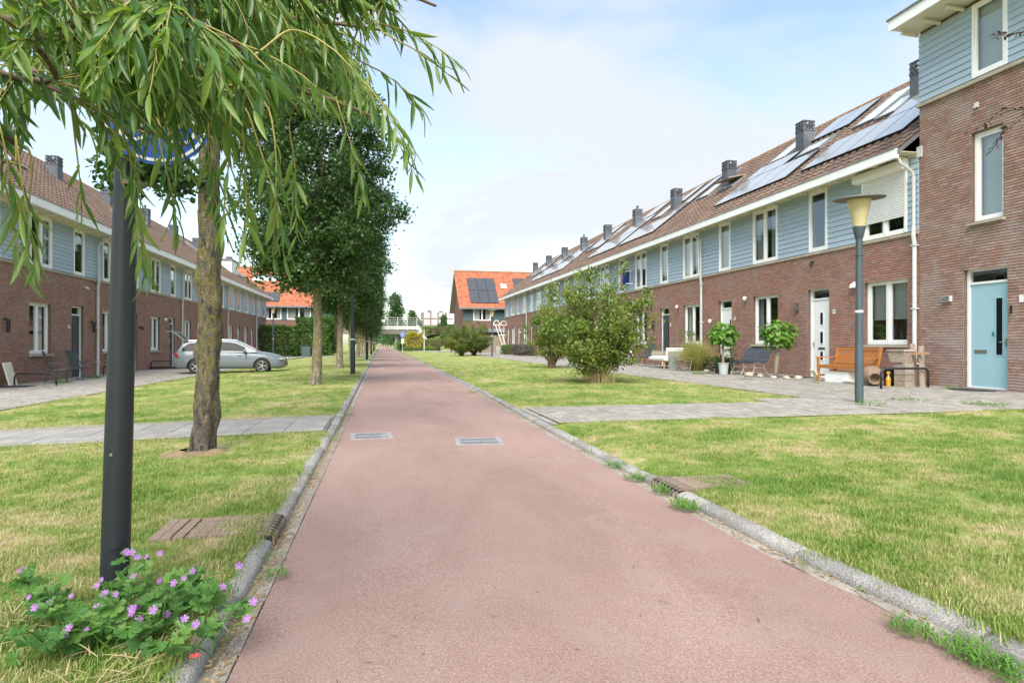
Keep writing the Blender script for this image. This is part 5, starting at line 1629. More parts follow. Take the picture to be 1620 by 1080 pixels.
for i, y in enumerate([44, 64, 84, 106]):
    post_lamp(-.9, y, ['dark lamp post with pale head, first beyond the plain-topped post', 'dark lamp post with pale head, second beyond the plain-topped post', 'dark lamp post with pale head, third beyond the plain-topped post', 'farthest dark lamp post before the bridge'][i], 3.5, True)

# thick near pole, with a service hatch and blue round sign
np_ = thing('lamp_pole', 'thick near-black lamp pole in the left foreground with an oval service hatch', 'lamp post', (-1.118, 3.0, gz(-1.1)))
def rad(z): return interp(z, [(-.05, .056), (.72, .054), (.80, .053), (1.7, .047), (2.6, .042), (4.2, .040)])
lx = lambda z: .026 * z
mb = MB(); zs = [i * .1 - .05 for i in range(44)]
vs = []; fs = []; sg_ = 32
for z in zs:
    for k in range(sg_):
        a = 2 * PI * k / sg_; vs.append((lx(z) + rad(z) * math.cos(a), rad(z) * math.sin(a), z))
for i in range(len(zs) - 1):
    for k in range(sg_): fs.append((i * sg_ + k, i * sg_ + (k + 1) % sg_, (i + 1) * sg_ + (k + 1) % sg_, (i + 1) * sg_ + k))
mb.add(vs, fs); mb.build('pole', M['dark_metal'], np_, smooth=True)
# hatch: raised oval plate following the curve of the pole
def hatch(off, hw, z0, z1, rise):
    vs = []; fs = []; n = 24; m_ = 9
    def P(ang, z, r_): return (lx(z) + (rad(z) + r_) * math.cos(ang), (rad(z) + r_) * math.sin(ang), z)
    c0 = -PI / 2 + .08; R_ = hw
    for i in range(n + 1):
        z = lerp(z0, z1, .5 - .5 * math.cos(PI * i / n)); e = min(z - z0, z1 - z) / .055
        wdt = R_ * (math.sqrt(max(0, 1 - (1 - min(1, e)) ** 2)))
        for j in range(m_): vs.append(P(c0 + lerp(-wdt, wdt, j / (m_ - 1)), z, rise))
    for i in range(n):
        for j in range(m_ - 1): fs.append((i * m_ + j, i * m_ + j + 1, (i + 1) * m_ + j + 1, (i + 1) * m_ + j))
    return vs, fs
mb = MB(); mb.add(*hatch(0, .86, .24, .685, .0012)); mb.build('hatch_gap', M['black'], np_, smooth=True)
mb = MB(); mb.add(*hatch(0, .83, .245, .68, .0026)); ht = mb.build('hatch', M['dark_metal'], np_, smooth=True)
mb = MB(); a = -PI / 2 - .10; mb.tube([(lx(.64) + .054 * math.cos(a), .054 * math.sin(a), .648), (lx(.64) + .062 * math.cos(a), .062 * math.sin(a), .648)], .007, 10); mb.build('lock', M['chrome'], np_)
mb = MB(); mb.tube([(lx(2.62), 0, 1.79 + .0), (lx(2.62), 0, 1.81)], .052, 24); mb.build('band', M['terracotta'], np_)
# sign: disc with white ring and a white bicycle
sg = thing('round_sign', 'round blue cycle path sign with white ring and white bicycle, half hidden by willow leaves', 'road sign', (-1.03, 2.93, 2.12), R(8))
mb = MB()
def disc(mb, r0, r1, y, cx=0, cz=0, seg=40, a0=0, a1=2 * PI):
    vs = []; fs = []
    for k in range(seg + 1):
        a = lerp(a0, a1, k / seg); vs += [(cx + r0 * math.cos(a), y, cz + r0 * math.sin(a)), (cx + r1 * math.cos(a), y, cz + r1 * math.sin(a))]
    for k in range(seg): fs.append((2 * k, 2 * k + 2, 2 * k + 3, 2 * k + 1))
    mb.add(vs, fs)
vs = []; n = 44
for k in range(n):
    a = 2 * PI * k / n; vs += [(.215 * math.cos(a), 0, .215 * math.sin(a)), (.215 * math.cos(a), .004, .215 * math.sin(a))]
mb.add(vs, [tuple(2 * k for k in range(n)), tuple(2 * k + 1 for k in range(n - 1, -1, -1))] + [(2 * k, 2 * k + 1, (2 * k + 3) % (2 * n), (2 * k + 2) % (2 * n)) for k in range(n)])
# shift off the pole towards the right
sx = .10
for q in range(len(mb.v)): mb.v[q] = (mb.v[q][0] + sx, mb.v[q][1] - .02, mb.v[q][2])
mb.build('sign_plate', M['sign_blue'], sg)
mb = MB(); disc(mb, .19, .203, -.022, sx, 0); mb.build('ring', M['sign_white'], sg)
mb = MB()
for cx in (-.085, .085): disc(mb, .055, .068, -.023, sx + cx, -.055, 28)
def flat(mb, a, b, w_, y=-.0235):
    dx, dz = b[0] - a[0], b[1] - a[1]; l = math.hypot(dx, dz); nx, nz = -dz / l * w_ / 2, dx / l * w_ / 2
    mb.quad((a[0] + nx, y, a[1] + nz), (b[0] + nx, y, b[1] + nz), (b[0] - nx, y, b[1] - nz), (a[0] - nx, y, a[1] - nz))
for q, (a, b) in enumerate([((-.085, -.055), (-.04, .03)), ((-.04, .03), (.06, .03)), ((-.04, .03), (-.005, -.055)), ((-.085, -.055), (-.005, -.055)), ((-.005, -.055), (.06, .03)), ((.05, .065), (.085, -.055)), ((.03, .07), (.075, .07)), ((-.065, .05), (-.02, .05)), ((-.045, .05), (-.04, .03))]):
    flat(mb, (sx + a[0], a[1]), (sx + b[0], b[1]), .011, -.0235 - q * .0001)
mb.build('bicycle_symbol', M['sign_white'], sg)
mb = MB(); mb.box(-.02, .14, .0, .018, .06, .09); mb.box(-.02, .14, .0, .018, -.09, -.06); mb.build('bracket', M['zinc'], sg)

# far sign, direction posts
t_ = thing('round_sign', 'small round blue sign with white figures on a post beside the far clipped hedge', 'road sign', (at_px(637, 84), 84, 0))
mb = MB(); mb.lathe([(.035, 0), (.035, 2.0)], 8); mb.build('post', M['zinc'], t_)
mb = MB(); mb.tube([(0, -.05, 2.25), (0, -.07, 2.25)], .34, 24); mb.build('sign_plate', M['sign_blue2'] if 'sign_blue2' in M else M['sign_blue'], t_)
mb = MB(); flat(mb, (-.08, 2.12), (-.08, 2.36), .06, -.075); flat(mb, (.06, 2.1), (.06, 2.32), .06, -.075); disc(mb, 0, .045, -.0755, -.08, 2.43); disc(mb, 0, .04, -.0755, .06, 2.38); disc(mb, .31, .33, -.0757, 0, 2.25); mb.build('figures', M['sign_white'], t_)
mb = MB(); mb.box(-.17, .17, -.06, -.04, 1.15, 1.75); mb.build('lower_plate', M['sign_white'], t_)
t_ = thing('marker_post', 'slim grey post standing in front of the curved bridge wall', 'post', (at_px(671, 92), 92, 0)); mb = MB(); mb.lathe([(.06, 0), (.06, 3.1), (.02, 3.15)], 8); mb.build('pole', M['zinc'], t_)
t_ = thing('bollard', 'small dark bollard on the far side pavement', 'bollard', (at_px(694, 88), 88, .03)); mb = MB(); mb.lathe([(.15, 0), (.12, .5), (.18, .55), (.16, .75), (.02, .8)], 10); mb.build('body', M['black_steel'], t_)

# ------------------------------------------------------------------ gratings and covers
def grating(x0, x1, y0, y1, label, sk_=0):
    t_ = thing('drain_grate', label, 'drain grate', ((x0 + x1) / 2, (y0 + y1) / 2, .0115 if x0 < 0 else .018), R(sk_), 'gratings in the red path')
    hx, hy = (x1 - x0) / 2, (y1 - y0) / 2
    mb = MB(); rectframe(mb, -1, 1, -1, 1, 0, 1, .1)
    mb = MB(); mb.box(-hx, hx, -hy, -hy + .03, -.04, .008); mb.box(-hx, hx, hy - .03, hy, -.04, .008); mb.box(-hx, -hx + .06, -hy + .03, hy - .03, -.04, .0075); mb.box(hx - .06, hx, -hy + .03, hy - .03, -.04, .0075)
    mb.build('frame', M['iron'], t_)
    n = 13
    bm_ = MB(); bm_.box(-.0075, .0075, -hy + .031, hy - .031, -.03, .007); me = bm_.mesh('bar'); me.materials.append(M['iron'])
    for i in range(n): put('bar', me, None, t_, (lerp(-hx + .08, hx - .08, i / (n - 1)), 0, 0))
    mb = MB(); mb.box(-hx + .06, hx - .06, -.02, .02, -.03, .0065); mb.build('cross_bar', M['iron'], t_)
    mb = MB(); mb.quad((-hx + .06, -hy + .03, .0002), (hx - .06, -hy + .03, .0002), (hx - .06, hy - .03, .0002), (-hx + .06, hy - .03, .0002)); mb.build('pit_shade', M['black'], t_)  # flat black sheet painted as the shade below the bars
grating(-.36, .14, 7.72, 8.22, 'rectangular iron grate at the left edge of the red path', 3)
grating(.84, 1.38, 7.0, 7.48, 'rectangular iron grate in the middle of the red path', -4)

def gully(x, y, sd, label):
    t_ = thing('gully_inlet', label, 'gully inlet', (x, y, .0), 0, 'kerb inlets with ribbed covers')
    n = 8
    mb = MB(); mb.prism([(sd * -.004, -.03), (sd * -.004, .045), (sd * .03, .068), (sd * .05, .070), (sd * .05, -.03)], 'y', -.011, .011); me = mb.mesh('rib'); me.materials.append(M['iron2'])
    for i in range(n): put('rib', me, None, t_, (0, lerp(-.21, .21, i / (n - 1)), 0))
    mb = MB(); mb.box(min(sd * .012, sd * .10), max(sd * .012, sd * .10), -.23, .23, -.03, .060); mb.build('mouth_shade', M['black'], t_)  # solid black box stands in for the shade inside the inlet
    mb = MB(); mb.box(min(sd * .05, sd * .14), max(sd * .05, sd * .14), -.235, .235, -.03, .071); mb.build('lintel', M['iron2'], t_)
    bm_ = MB(); L = .055; bm_.box(-L / 2 + .0012, L / 2 - .0012, -.2, .2, -.03, .0); me = bm_.mesh('cover_board'); me.materials.append(M['cover'])
    for i in range(9):
        if i in (6,): pass
        put('cover_board', me, None, t_, (sd * (.17 + i * L + (.012 if i > 5 else 0) + (.012 if i > 6 else 0)), 0, .072 + random.uniform(-.001, .001)))
M['iron2'] = simple('rusty_inlet_iron', (.17, .13, .10), .8, .3, 14, bmp=.3)
gully(xl(4.0) - KL0, 4.02, -1, 'striped kerb inlet with brown ribbed cover in the left lawn edge')
gully(xr(4.55) + KL0, 4.55, 1, 'kerb inlet with brown ribbed cover in the right lawn edge, tufts of grass beside it')

# ------------------------------------------------------------------ bridge and background
br_ = thing('bridge', 'pale concrete footbridge with grey railing crossing the path', 'bridge', (0, 112, 0))
mb = MB(); mb.prism([(-.2, 3.25), (.1, 2.75), (3.0, 2.75), (3.4, 3.25), (3.4, 3.55), (-.2, 3.55)], 'x', -14, 6.4); mb.build('girder', M['conc'], br_)
mb = MB(); mb.box(-14, 6.6, -.45, 3.7, 3.551, 4.2); mb.build('deck', M['conc_l'] if 'conc_l' in M else M['conc'], br_)
for i in range(13):
    x = -13.7 + i * 1.66
    mb = MB(); mb.box(x - .07, x + .07, -.50, -.4505, 3.45, 4.25); mb.box(x - .035, x + .035, -.40, -.33, 4.2, 5.65); mb.build('railing_post', M['zinc'], br_)
for z in (4.5, 4.85, 5.2, 5.62): 
    mb = MB(); mb.tube([(-14, -.365, z), (6.6, -.365, z)], .03, 6); mb.build('rail', M['zinc'], br_)
for (px, Yp) in ((627, 113.5), (630, 114.4)):
    x = at_px(px, Yp); mb = MB(); mb.lathe([(.28, 0), (.28, 2.8)], 12, (x, Yp - 112)); mb.build('pier', M['conc'], br_)
# curved wing wall with black and white graffiti
m, t, b = newmat('graffiti_wall')
v_ = N(t, 'ShaderNodeTexVoronoi'); v_.inputs['Scale'].default_value = 1.3; tcx = N(t, 'ShaderNodeTexCoord'); nz_ = noise_tex(t, 1.2, 4, .6, 'obj', 2.0)
t.links.new(nz_.outputs['Color'], v_.inputs['Vector'])
v_.inputs['Scale'].default_value = 9
rp = ramp(t, [(.32, (.62, .62, .64)), (.40, (.05, .06, .10)), (.52, (.06, .07, .09)), (.58, (.70, .70, .70))]); t.links.new(v_.outputs['Distance'], rp.inputs[0]); 
sep = N(t, 'ShaderNodeSeparateXYZ'); t.links.new(tcx.outputs['Object'], sep.inputs[0]); mr = N(t, 'ShaderNodeMapRange'); mr.inputs[1].default_value = 1.9; mr.inputs[2].default_value = 2.3; t.links.new(sep.outputs[2], mr.inputs[0])
t.links.new(mixc(t, mr.outputs[0], rp.outputs[0], (.50, .50, .49)), b.inputs['Base Color']); b.inputs['Roughness'].default_value = .8
M['graffiti'] = m
ww = thing('wing_wall', 'white curved wall sweeping down from the bridge with black scribbled graffiti at its foot', 'wall', (0, 0, 0))
mb = MB(); vs = []; fs = []; n = 16
for i in range(n + 1):
    q = i / n; X = lerp(6.3, 10.9, q); Y = lerp(112, 96, q ** 1.2); zt = 4.2 * (1 - q) ** 2.7 + .12
    vs += [(X, Y, -.1), (X, Y, zt), (X + .3, Y + .12, zt), (X + .3, Y + .12, -.1)]
for i in range(n):
    for k in range(3): fs.append((4 * i + k, 4 * i + k + 1, 4 * i + 5 + k, 4 * i + 4 + k))
mb.add(vs, fs); mb.build('wall', M['graffiti'], ww)

# big houses with orange roofs
def orange_house(x0, x1, Y, label, wins, panels_, gz_=-.0, ridge=4.9, lights=[]):
    T = lambda p: (p[0], p[1], p[2])
    W = x1 - x0; h = thing('orange_roof_house', label, 'house', (x0, Y, 0), 0); h['side'] = label[:12]
    ops = [(a, b_, z0, z1) for (a, b_, z0, z1, n) in wins]
    mb = MB(); cells(mb, 0, W, -.3, 3.75, 0, .2, [o for o in ops if o[2] < 3]); cells(mb, 0, W, 3.75, 5.6, .03, .2, [o for o in ops if o[2] > 3])
    rb = ridge; zr = 5.55 + (rb + .3) * .88
    for q in (0.0, W - .25): mb.prism([(.2, -.3), (9.6, -.3), (9.6, 5.55), (rb, zr - .2), (.2, 5.6)], 'x', q, q + .25)
    mb.box(.25, W - .25, 9.3, 9.5, -.3, 5.5); mb.build('wall', M['brickproc'], h)
    mb = MB(); mb.box(.3, W - .3, 2.4, 2.5, 0, 5.5); mb.box(.3, W - .3, .25, 9, 3.3, 3.5); mb.box(.3, W - .3, .25, 9, 5.55, 5.6); mb.build('inner_wall', M['interior'], h)
    mb = MB(); 
    xs = [0] + [v for o in sorted([o for o in ops if o[2] > 3]) for v in (o[0], o[1])] + [W]
    for i in range(0, len(xs), 2):
        for j in range(10):
            z = 3.8 + j * .172; mb.prism([(-.01, z), (.03, z), (.03, z + .172), (.015, z + .172)], 'x', xs[i], xs[i + 1])
    mb.build('board', M['clad_dark'], h, kind='stuff')
    for (a, b_, z0, z1, n) in wins: window(h, T, ('o', n), a, b_, z0, z1, -.03 if z0 > 3 else .08, n, z0 < 3, 'curtains')
    TH2 = math.atan(.88); c2, s2_ = math.cos(TH2), math.sin(TH2); z0 = 5.35; rs_ = (rb + .6) / c2
    mb = MB(); mb.prism([(-.6, z0), (rb, z0 + rs_ * s2_), (2 * rb + .6, z0), (2 * rb + .6, z0 - .2), (rb, z0 + rs_ * s2_ - .25), (-.6, z0 - .2)], 'x', -.55, W + .4); r_ = mb.build('roof', M['old_wood'], h)
    F = lambda p: (p[0], -.6 + p[1] * c2 - p[2] * s2_, z0 + p[1] * s2_ + p[2] * c2)
    mb = MB(F); nr = int(rs_ / .34) + 1; nc = round((W + .95) / .3); tw = (W + .95) / nc
    for j in range(nr):
        for i in range(nc): tile_geom(mb, -.55 + i * tw, j * .34, tw)
    mb.build('roof_tile', M['tile_or'], r_, kind='stuff')
    mb = MB(); mb.tube([(-.55, rb, z0 + rs_ * s2_ + .04), (W + .4, rb, z0 + rs_ * s2_ + .04)], .14, 8); mb.build('ridge_tile', M['ridge'], r_)
    mb = MB(); mb.box(-.5, W + .4, -.74, -.62, z0 - .16, z0 + .02); mb.build('gutter', M['lead'], h)
    for (a, b_, s0, s1) in panels_:
        mb = MB(F); mb.cur = 1; mb.box(a, b_, s0, s1, .085, .125); mb.cur = 0; mb.quad((a + .03, s0 + .03, .127), (b_ - .03, s0 + .03, .127), (b_ - .03, s1 - .03, .127), (a + .03, s1 - .03, .127))
        mb.build('solar_panel', [M['solar2'], M['solar_frame']], h)
    for (a, b_, s0, s1) in lights:
        mb = MB(F); mb.cur = 1; mb.box(a, b_, s0, s1, .03, .13); mb.cur = 0; mb.box(a + .1, b_ - .1, s0 + .1, s1 - .1, .131, .14); mb.build('skylight', [M['sky_pane'], M['white']], h)
    return h
m, t, b = newmat('distant_brick')
bt = N(t, 'ShaderNodeTexBrick'); bt.inputs['Scale'].default_value = 1; bt.inputs['Brick Width'].default_value = .22; bt.inputs['Row Height'].default_value = .0625; bt.inputs['Mortar Size'].default_value = .008
bt.inputs['Color1'].default_value = (.22, .095, .07, 1); bt.inputs['Color2'].default_value = (.16, .075, .06, 1); bt.inputs['Mortar'].default_value = (.13, .10, .09, 1)
tcx = N(t, 'ShaderNodeTexCoord'); sp_ = N(t, 'ShaderNodeSeparateXYZ'); cb_ = N(t, 'ShaderNodeCombineXYZ'); ad_ = N(t, 'ShaderNodeMath', operation='ADD')
t.links.new(tcx.outputs['Object'], sp_.inputs[0]); t.links.new(sp_.outputs[0], ad_.inputs[0]); t.links.new(sp_.outputs[1], ad_.inputs[1]); t.links.new(ad_.outputs[0], cb_.inputs[0]); t.links.new(sp_.outputs[2], cb_.inputs[1]); t.links.new(cb_.outputs[0], bt.inputs['Vector'])
t.links.new(bt.outputs[0], b.inputs['Base Color']); b.inputs['Roughness'].default_value = .9
M['brickproc'] = m
M['solar2'] = simple('matt_dark_solar_panel', (.055, .06, .07), .35, .08, 1)
gp = [(1.9 + i * 1.12, 1.9 + i * 1.12 + 1.1, s, s + 1.9) for i in range(4) for s in (.75, 2.68, 4.6 if 0 else 99) if s < 50]
orange_house(9.6, 26, 74.5, 'orange-roofed house at the end of the right row with black solar panels', [(1.2, 3.3, 3.85, 5.30, 2), (5.1, 7.2, 3.85, 5.30, 2), (9.5, 11.6, 3.85, 5.3, 2), (2, 3.4, 1, 2.6, 2)],
             [(.9 + i * 1.14, .9 + i * 1.14 + 1.12, s_, s_ + 2.5) for i in range(3) for s_ in (.8, 3.32)] + [(6.7 + i * 1.14, 6.7 + i * 1.14 + 1.12, 3.4, 5.9) for i in range(4)], lights=[(5.0, 5.7, 3.9, 4.7)])
orange_house(-21, -5.4, 75.5, 'orange-roofed house behind the hedge left of the avenue trees', [(4.6, 6.2, 3.85, 5.30, 2), (8.0, 10.0, 3.85, 5.30, 2), (10.6, 13.2, 3.85, 5.30, 2), (5, 6.5, 1, 2.6, 2)],
             [(.8 + i * 1.5, .8 + i * 1.5 + 1.46, .7, 2.4) for i in range(6)], lights=[(6.4, 9.6, 4.6, 5.7)])
# apartment block far off
ap = thing('apartment_block', 'far low apartment block with rows of pale windows seen over the embankment', 'building', (at_px(668, 330), 330, 0))
W = at_px(716, 330) - at_px(668, 330); mb = MB(); mb.box(0, W, 0, 12, 0, 17.3); mb.box(3, 5, 2, 5, 17.3, 18.6); mb.box(9, 11, 2, 5, 17.3, 18.2); mb.build('wall', M['apt'] if 'apt' in M else M['brickproc'], ap)
for i in range(4):
    for j in range(4):
        mb = MB(); x = 1.0 + i * W / 4; z = 15.6 - j * 3.6 - 1.2; mb.box(x, x + W / 4 - 1.2, -.25, -.01, z, z + 2.5); f = mb.build('window', M['frame'], ap)
        mb = MB(); mb.box(x + .2, x + W / 4 - 1.4, -.30, -.26, z + .25, z + 2.3); mb.build('pane', M['sky_pane'], f)
mb = MB(); mb.box(-3, 0, -.5, 6, 13.1, 13.4); mb.box(-3, 0, -.5, 6, 9.5, 9.8); mb.build('balcony', M['white'], ap)
mb = MB(); mb.box(W - 5, W + 9, -4, -1, 11.0, 13.0); mb.build('awning', M['white'], ap)
# overhead power lines, far
for i, (z, dz) in enumerate(((24.5, 0), (21.0, 0), (20.4, 0), (17.2, .0))):
    mb = MB(); pts = [(at_px(612, 260) + q * 8, 260, z + 1.2 * ((q - 6) / 6) ** 2) for q in range(-12, 14)]; mb.tube(pts, .045, 4, False)
    tag(mb.build('power_line', M['iron'], None), ['overhead power line, topmost wire left of the right orange roof', 'overhead power line, second wire', 'overhead power line, third wire just under the second', 'overhead power line, lowest wire'][i], 'power line')

# wooden fence at the end of the right row
fe = thing('wooden_fence', 'weathered upright-board fence between the orange-roofed house and the right row', 'fence', (10.3, 72.3, .06))
mb = MB(); mb.box(-.075, .075, 0, .03, 0, 1.0); 
for i in range(28):
    hgt = 1.95 + .08 * math.sin(i * 2.1); w_ = .075; mb = MB(); mb.box(-w_, w_, -.012, .012, 0, hgt); mb.prism([(-w_, hgt), (w_, hgt), (0, hgt + .07)], 'y', -.012, .012) if i % 3 == 0 else None
    mb.build('board', M['fence_wood'], fe, (i * .175, random.uniform(-.01, .01), 0))
mb = MB(); mb.box(-.1, 4.9, .02, .07, .4, .5); mb.box(-.1, 4.9, .02, .07, 1.5, 1.6); mb.build('rail', M['fence_wood'], fe)
sh = thing('garden_shed', 'low dark-roofed shed behind the upright-board fence', 'shed', (11, 74.0, 0)); mb = MB(); mb.box(0, 4.4, 0, .4, 0, 2.3); mb.build('wall', M['fence_wood'], sh); mb = MB(); mb.prism([(-.5, 2.45), (.45, 2.8), (.45, 2.9), (-.5, 2.55)], 'x', -.3, 4.8); mb.build('roof', M['lead'], sh)
# leaning white frame at the end of the right row
wf = thing('white_frame', 'white tubular frame with two arches leaning against the end of the right row', 'frame', (11.4, 62.5, .1))
mb = MB()
for dx in (0, .95):
    mb.tube([(dx - .3 + .62 * (1 - math.cos(a)) / 2 * 1.0, 0 + dx * 1.2, 2.9 + .45 * math.sin(a)) for a in [PI * q / 8 for q in range(9)]], .035, 6)
mb.tube([(-.3, 0, 2.9), (1.2, 1.0, 2.9)], .06, 6); mb.build('arch', M['white'], wf)
mb = MB(); mb.tube([(-.1, 0, 2.9), (.9, -.1, .05)], .04, 6); mb.tube([(.25, .2, 2.9), (1.25, .0, .05)], .04, 6); mb.tube([(.95, 1.0, 2.9), (1.0, 1.1, 0)], .035, 6); mb.tube([(.35, .2, 1.9), (.95, .0, 1.9)], .03, 6); mb.build('strut', M['white'], wf)
mb = MB(); mb.box(.2, .9, .4, 1.1, 0, .75); tag(mb.build('stone_block', M['conc'], None, (11.3, 62.8, .1)), 'rough grey block under the white leaning frame', 'block')

# cyclist far away on the path
def person(loc, label, pose):
    t_ = thing('person', label, 'person', loc)
    V = [(0, 0, .95), (0, .02, 1.15), (0, .05, 1.42), (0, .06, 1.55), (.18, .05, 1.40), (.22, -.12, 1.18), (.20, -.32, 1.08), (-.18, .05, 1.40), (-.22, -.12, 1.18), (-.20, -.32, 1.08), (.10, 0, .93), (.11, -.22, .62), (.11, -.10, .22), (.11, -.2, .18), (-.10, 0, .93), (-.11, -.28, .75), (-.11, -.2, .38), (-.11, -.3, .35), (0, .04, 1.66)]
    E = [(0, 1), (1, 2), (2, 3), (2, 4), (4, 5), (5, 6), (2, 7), (7, 8), (8, 9), (0, 10), (10, 11), (11, 12), (12, 13), (0, 14), (14, 15), (15, 16), (16, 17), (3, 18)]
    rd = [.14, .13, .16, .055, .07, .045, .035, .07, .045, .035, .10, .07, .05, .04, .10, .07, .05, .04, .10]
    me = bpy.data.meshes.new('body'); me.from_pydata(V, E, []); o = put('body', me, M['ink'], t_)
    sm = o.modifiers.new('skin', 'SKIN')
    for i, r_ in enumerate(rd): me.skin_vertices[0].data[i].radius = (r_, r_)
    me.skin_vertices[0].data[0].use_root = True
    o.modifiers.new('s', 'SUBSURF').levels = 1; o.modifiers['s'].render_levels = 1
    return t_
rider = person((at_px(606.5, 230), 230, .25), 'far cyclist in dark clothes on the red path under the bridge', 0)
def bicycle(loc, rz, label, frame_mat, sc=1.0, lean=0):
    """x = forwards"""
    t_ = thing('bicycle', label, 'bicycle', loc, rz); t_.rotation_euler = (lean, 0, rz); t_.scale = (sc,) * 3
    def wheel(cx):
        mb = MB(); n = 26; pts = [(cx + .33 * math.cos(2 * PI * k / n), 0, .35 + .33 * math.sin(2 * PI * k / n)) for k in range(n + 1)]; mb.tube(pts, .018, 6, False); w_ = mb.build('wheel', M['tyre'], t_)
        mb = MB(); n2 = 16
        for k in range(n2): a = 2 * PI * k / n2; mb.tube([(cx, .0, .35), (cx + .32 * math.cos(a), 0, .35 + .32 * math.sin(a))], .0025, 3, False)
        mb.tube([(cx + .305 * math.cos(2 * PI * k / n), 0, .35 + .305 * math.sin(2 * PI * k / n)) for k in range(n + 1)], .012, 5, False)
        mb.build('spokes', M['chrome'], w_)
    wheel(-.53); wheel(.55)
    mb = MB(); P = [(-.53, 0, .35), (-.12, 0, .30), (-.25, 0, .78), (.34, 0, .78), (.40, 0, .62), (.55, 0, .35)]
    for a, b_ in ((0, 1), (0, 2), (1, 2)): mb.tube([P[a], P[b_]], .016, 6)
    mb.tube([(-.12, 0, .30), (.10, 0, .42), (.38, 0, .70)], .024, 6); mb.tube([(-.20, 0, .58), (.10, 0, .56), (.36, 0, .74)], .018, 6); mb.tube([(.31, 0, .90), (.38, 0, .70), (.55, 0, .35)], .020, 6); mb.build('frame', frame_mat, t_)
    mb = MB(); mb.tube([(-.25, 0, .78), (-.27, 0, .90)], .014, 6); mb.add([(-.42, -.09, .93), (-.42, .09, .93), (-.12, .02, .91), (-.12, -.02, .91), (-.40, -.06, .88), (-.40, .06, .88)], [(0, 1, 2, 3), (0, 4, 5, 1), (4, 3, 2, 5)]); mb.build('saddle', M['black'], t_)
    mb = MB(); mb.tube([(.31, 0, .90), (.29, 0, 1.02)], .014, 6); mb.tube([(.08, -.27, 1.06), (.22, -.26, 1.05), (.29, -.1, 1.02), (.29, .1, 1.02), (.22, .26, 1.05), (.08, .27, 1.06)], .012, 6); mb.build('handlebar', M['chrome'], t_)
    for (cx, a0, a1) in ((-.53, .1, 2.9), (.55, .5, 2.7)):
        mb = MB(); vs = []; fs = []
        for k in range(14):
            a = lerp(a0, a1, k / 13); r_ = .365
            for q in (-.028, .028): vs.append((cx + r_ * math.cos(a), q, .35 + r_ * math.sin(a)))
        for k in range(13): fs.append((2 * k, 2 * k + 1, 2 * k + 3, 2 * k + 2))
        mb.add(vs, fs); mb.build('mudguard', frame_mat, t_)
    mb = MB(); mb.box(-.16, -.07, -.03, .03, .28, .36); mb.prism([(-.53, .30), (-.08, .24), (-.02, .30), (-.08, .38), (-.53, .40)], 'y', -.035, -.025); mb.build('chain_guard', frame_mat, t_)
    mb = MB(); mb.tube([(-.12, -.02, .30), (-.25, -.20, .01)], .010, 5); mb.build('kickstand', M['chrome'], t_)
    mb = MB(); mb.tube([(-.76, -.05, .76), (-.30, -.05, .76)], .006, 4); mb.tube([(-.76, .05, .76), (-.30, .05, .76)], .006, 4); mb.tube([(-.72, -.05, .76), (-.53, 0, .35)], .006, 4); mb.tube([(-.72, .05, .76), (-.53, 0, .35)], .006, 4)
    for q in range(4): mb.tube([(-.72 + q * .13, -.05, .76), (-.72 + q * .13, .05, .76)], .005, 4)
    mb.build('carrier', M['chrome'], t_)
    return t_
bicycle((at_px(606.5, 230), 230, .02), PI / 2, 'far bicycle ridden under the bridge', M['black_steel'])
bicycle((11.35, 28.3, gz(11.3) + .03), PI / 2 + .12, 'white town bicycle parked in front of the right row, behind the large shrub', M['white'], 1, R(-6))
bicycle((12.0, 30.0, gz(11.3) + .03), PI / 2 - .1, 'dark bicycle parked beyond the white one, mostly hidden by the shrub', M['black_steel'], 1, R(5))

# ------------------------------------------------------------------ benches, chairs and what stands along the fronts
def teak_bench():
    # local: x = along the seat, y = towards the wall (back), z up
    t_ = thing('wooden_bench', 'orange varnished wooden bench with upright slats under the window, behind the near funnel lamp', 'bench', (11.98, 14.45, gz(12) + .032), -PI / 2)
    w_ = .76; m = M['teak']
    for sx in (-1, 1):
        mb = MB(); mb.box(sx * w_ - .03, sx * w_ + .03, -.29, -.235, 0, .64); mb.build('leg', m, t_)
        mb = MB(); mb.prism([(.20, 0), (.26, 0), (.285, .44), (.39, .90), (.335, .92), (.225, .45)], 'x', sx * w_ - .03, sx * w_ + .03); mb.build('leg', m, t_)
        mb = MB(); mb.box(sx * w_ - .04, sx * w_ + .04, -.33, .27, .641, .667); mb.build('armrest', m, t_)
        mb = MB(); mb.box(sx * w_ - .02, sx * w_ + .02, -.235, .21, .14, .19); mb.build('stretcher', m, t_)
    mb = MB(); mb.box(-w_ + .031, w_ - .031, -.28, -.25, .36, .43); mb.build('apron', m, t_)
    s = MB(); s.box(-w_ + .031, w_ - .031, -.028, .028, -.012, .012); sm_ = s.mesh('seat_slat'); sm_.materials.append(m)
    for i in range(7): put('seat_slat', sm_, None, t_, (0, -.255 + i * .078, .442))
    a = math.atan2(.11, .46)
    s = MB(); s.box(-.019, .019, -.008, .008, 0, .34); bm_ = s.mesh('back_slat'); bm_.materials.append(m)
    for i in range(19): put('back_slat', bm_, None, t_, (lerp(-w_ + .07, w_ - .07, i / 18), .272, .50), (-a, 0, 0))
    for (z0, hh) in ((.47, .05), (.845, .07)):
        y = .26 + (z0 - .45) * .24; mb = MB(); mb.box(-w_ + .031, w_ - .031, y - .018, y + .018, z0, z0 + hh); mb.build('rail', m, t_)
    for x in (-.3, .1): pass
teak_bench()

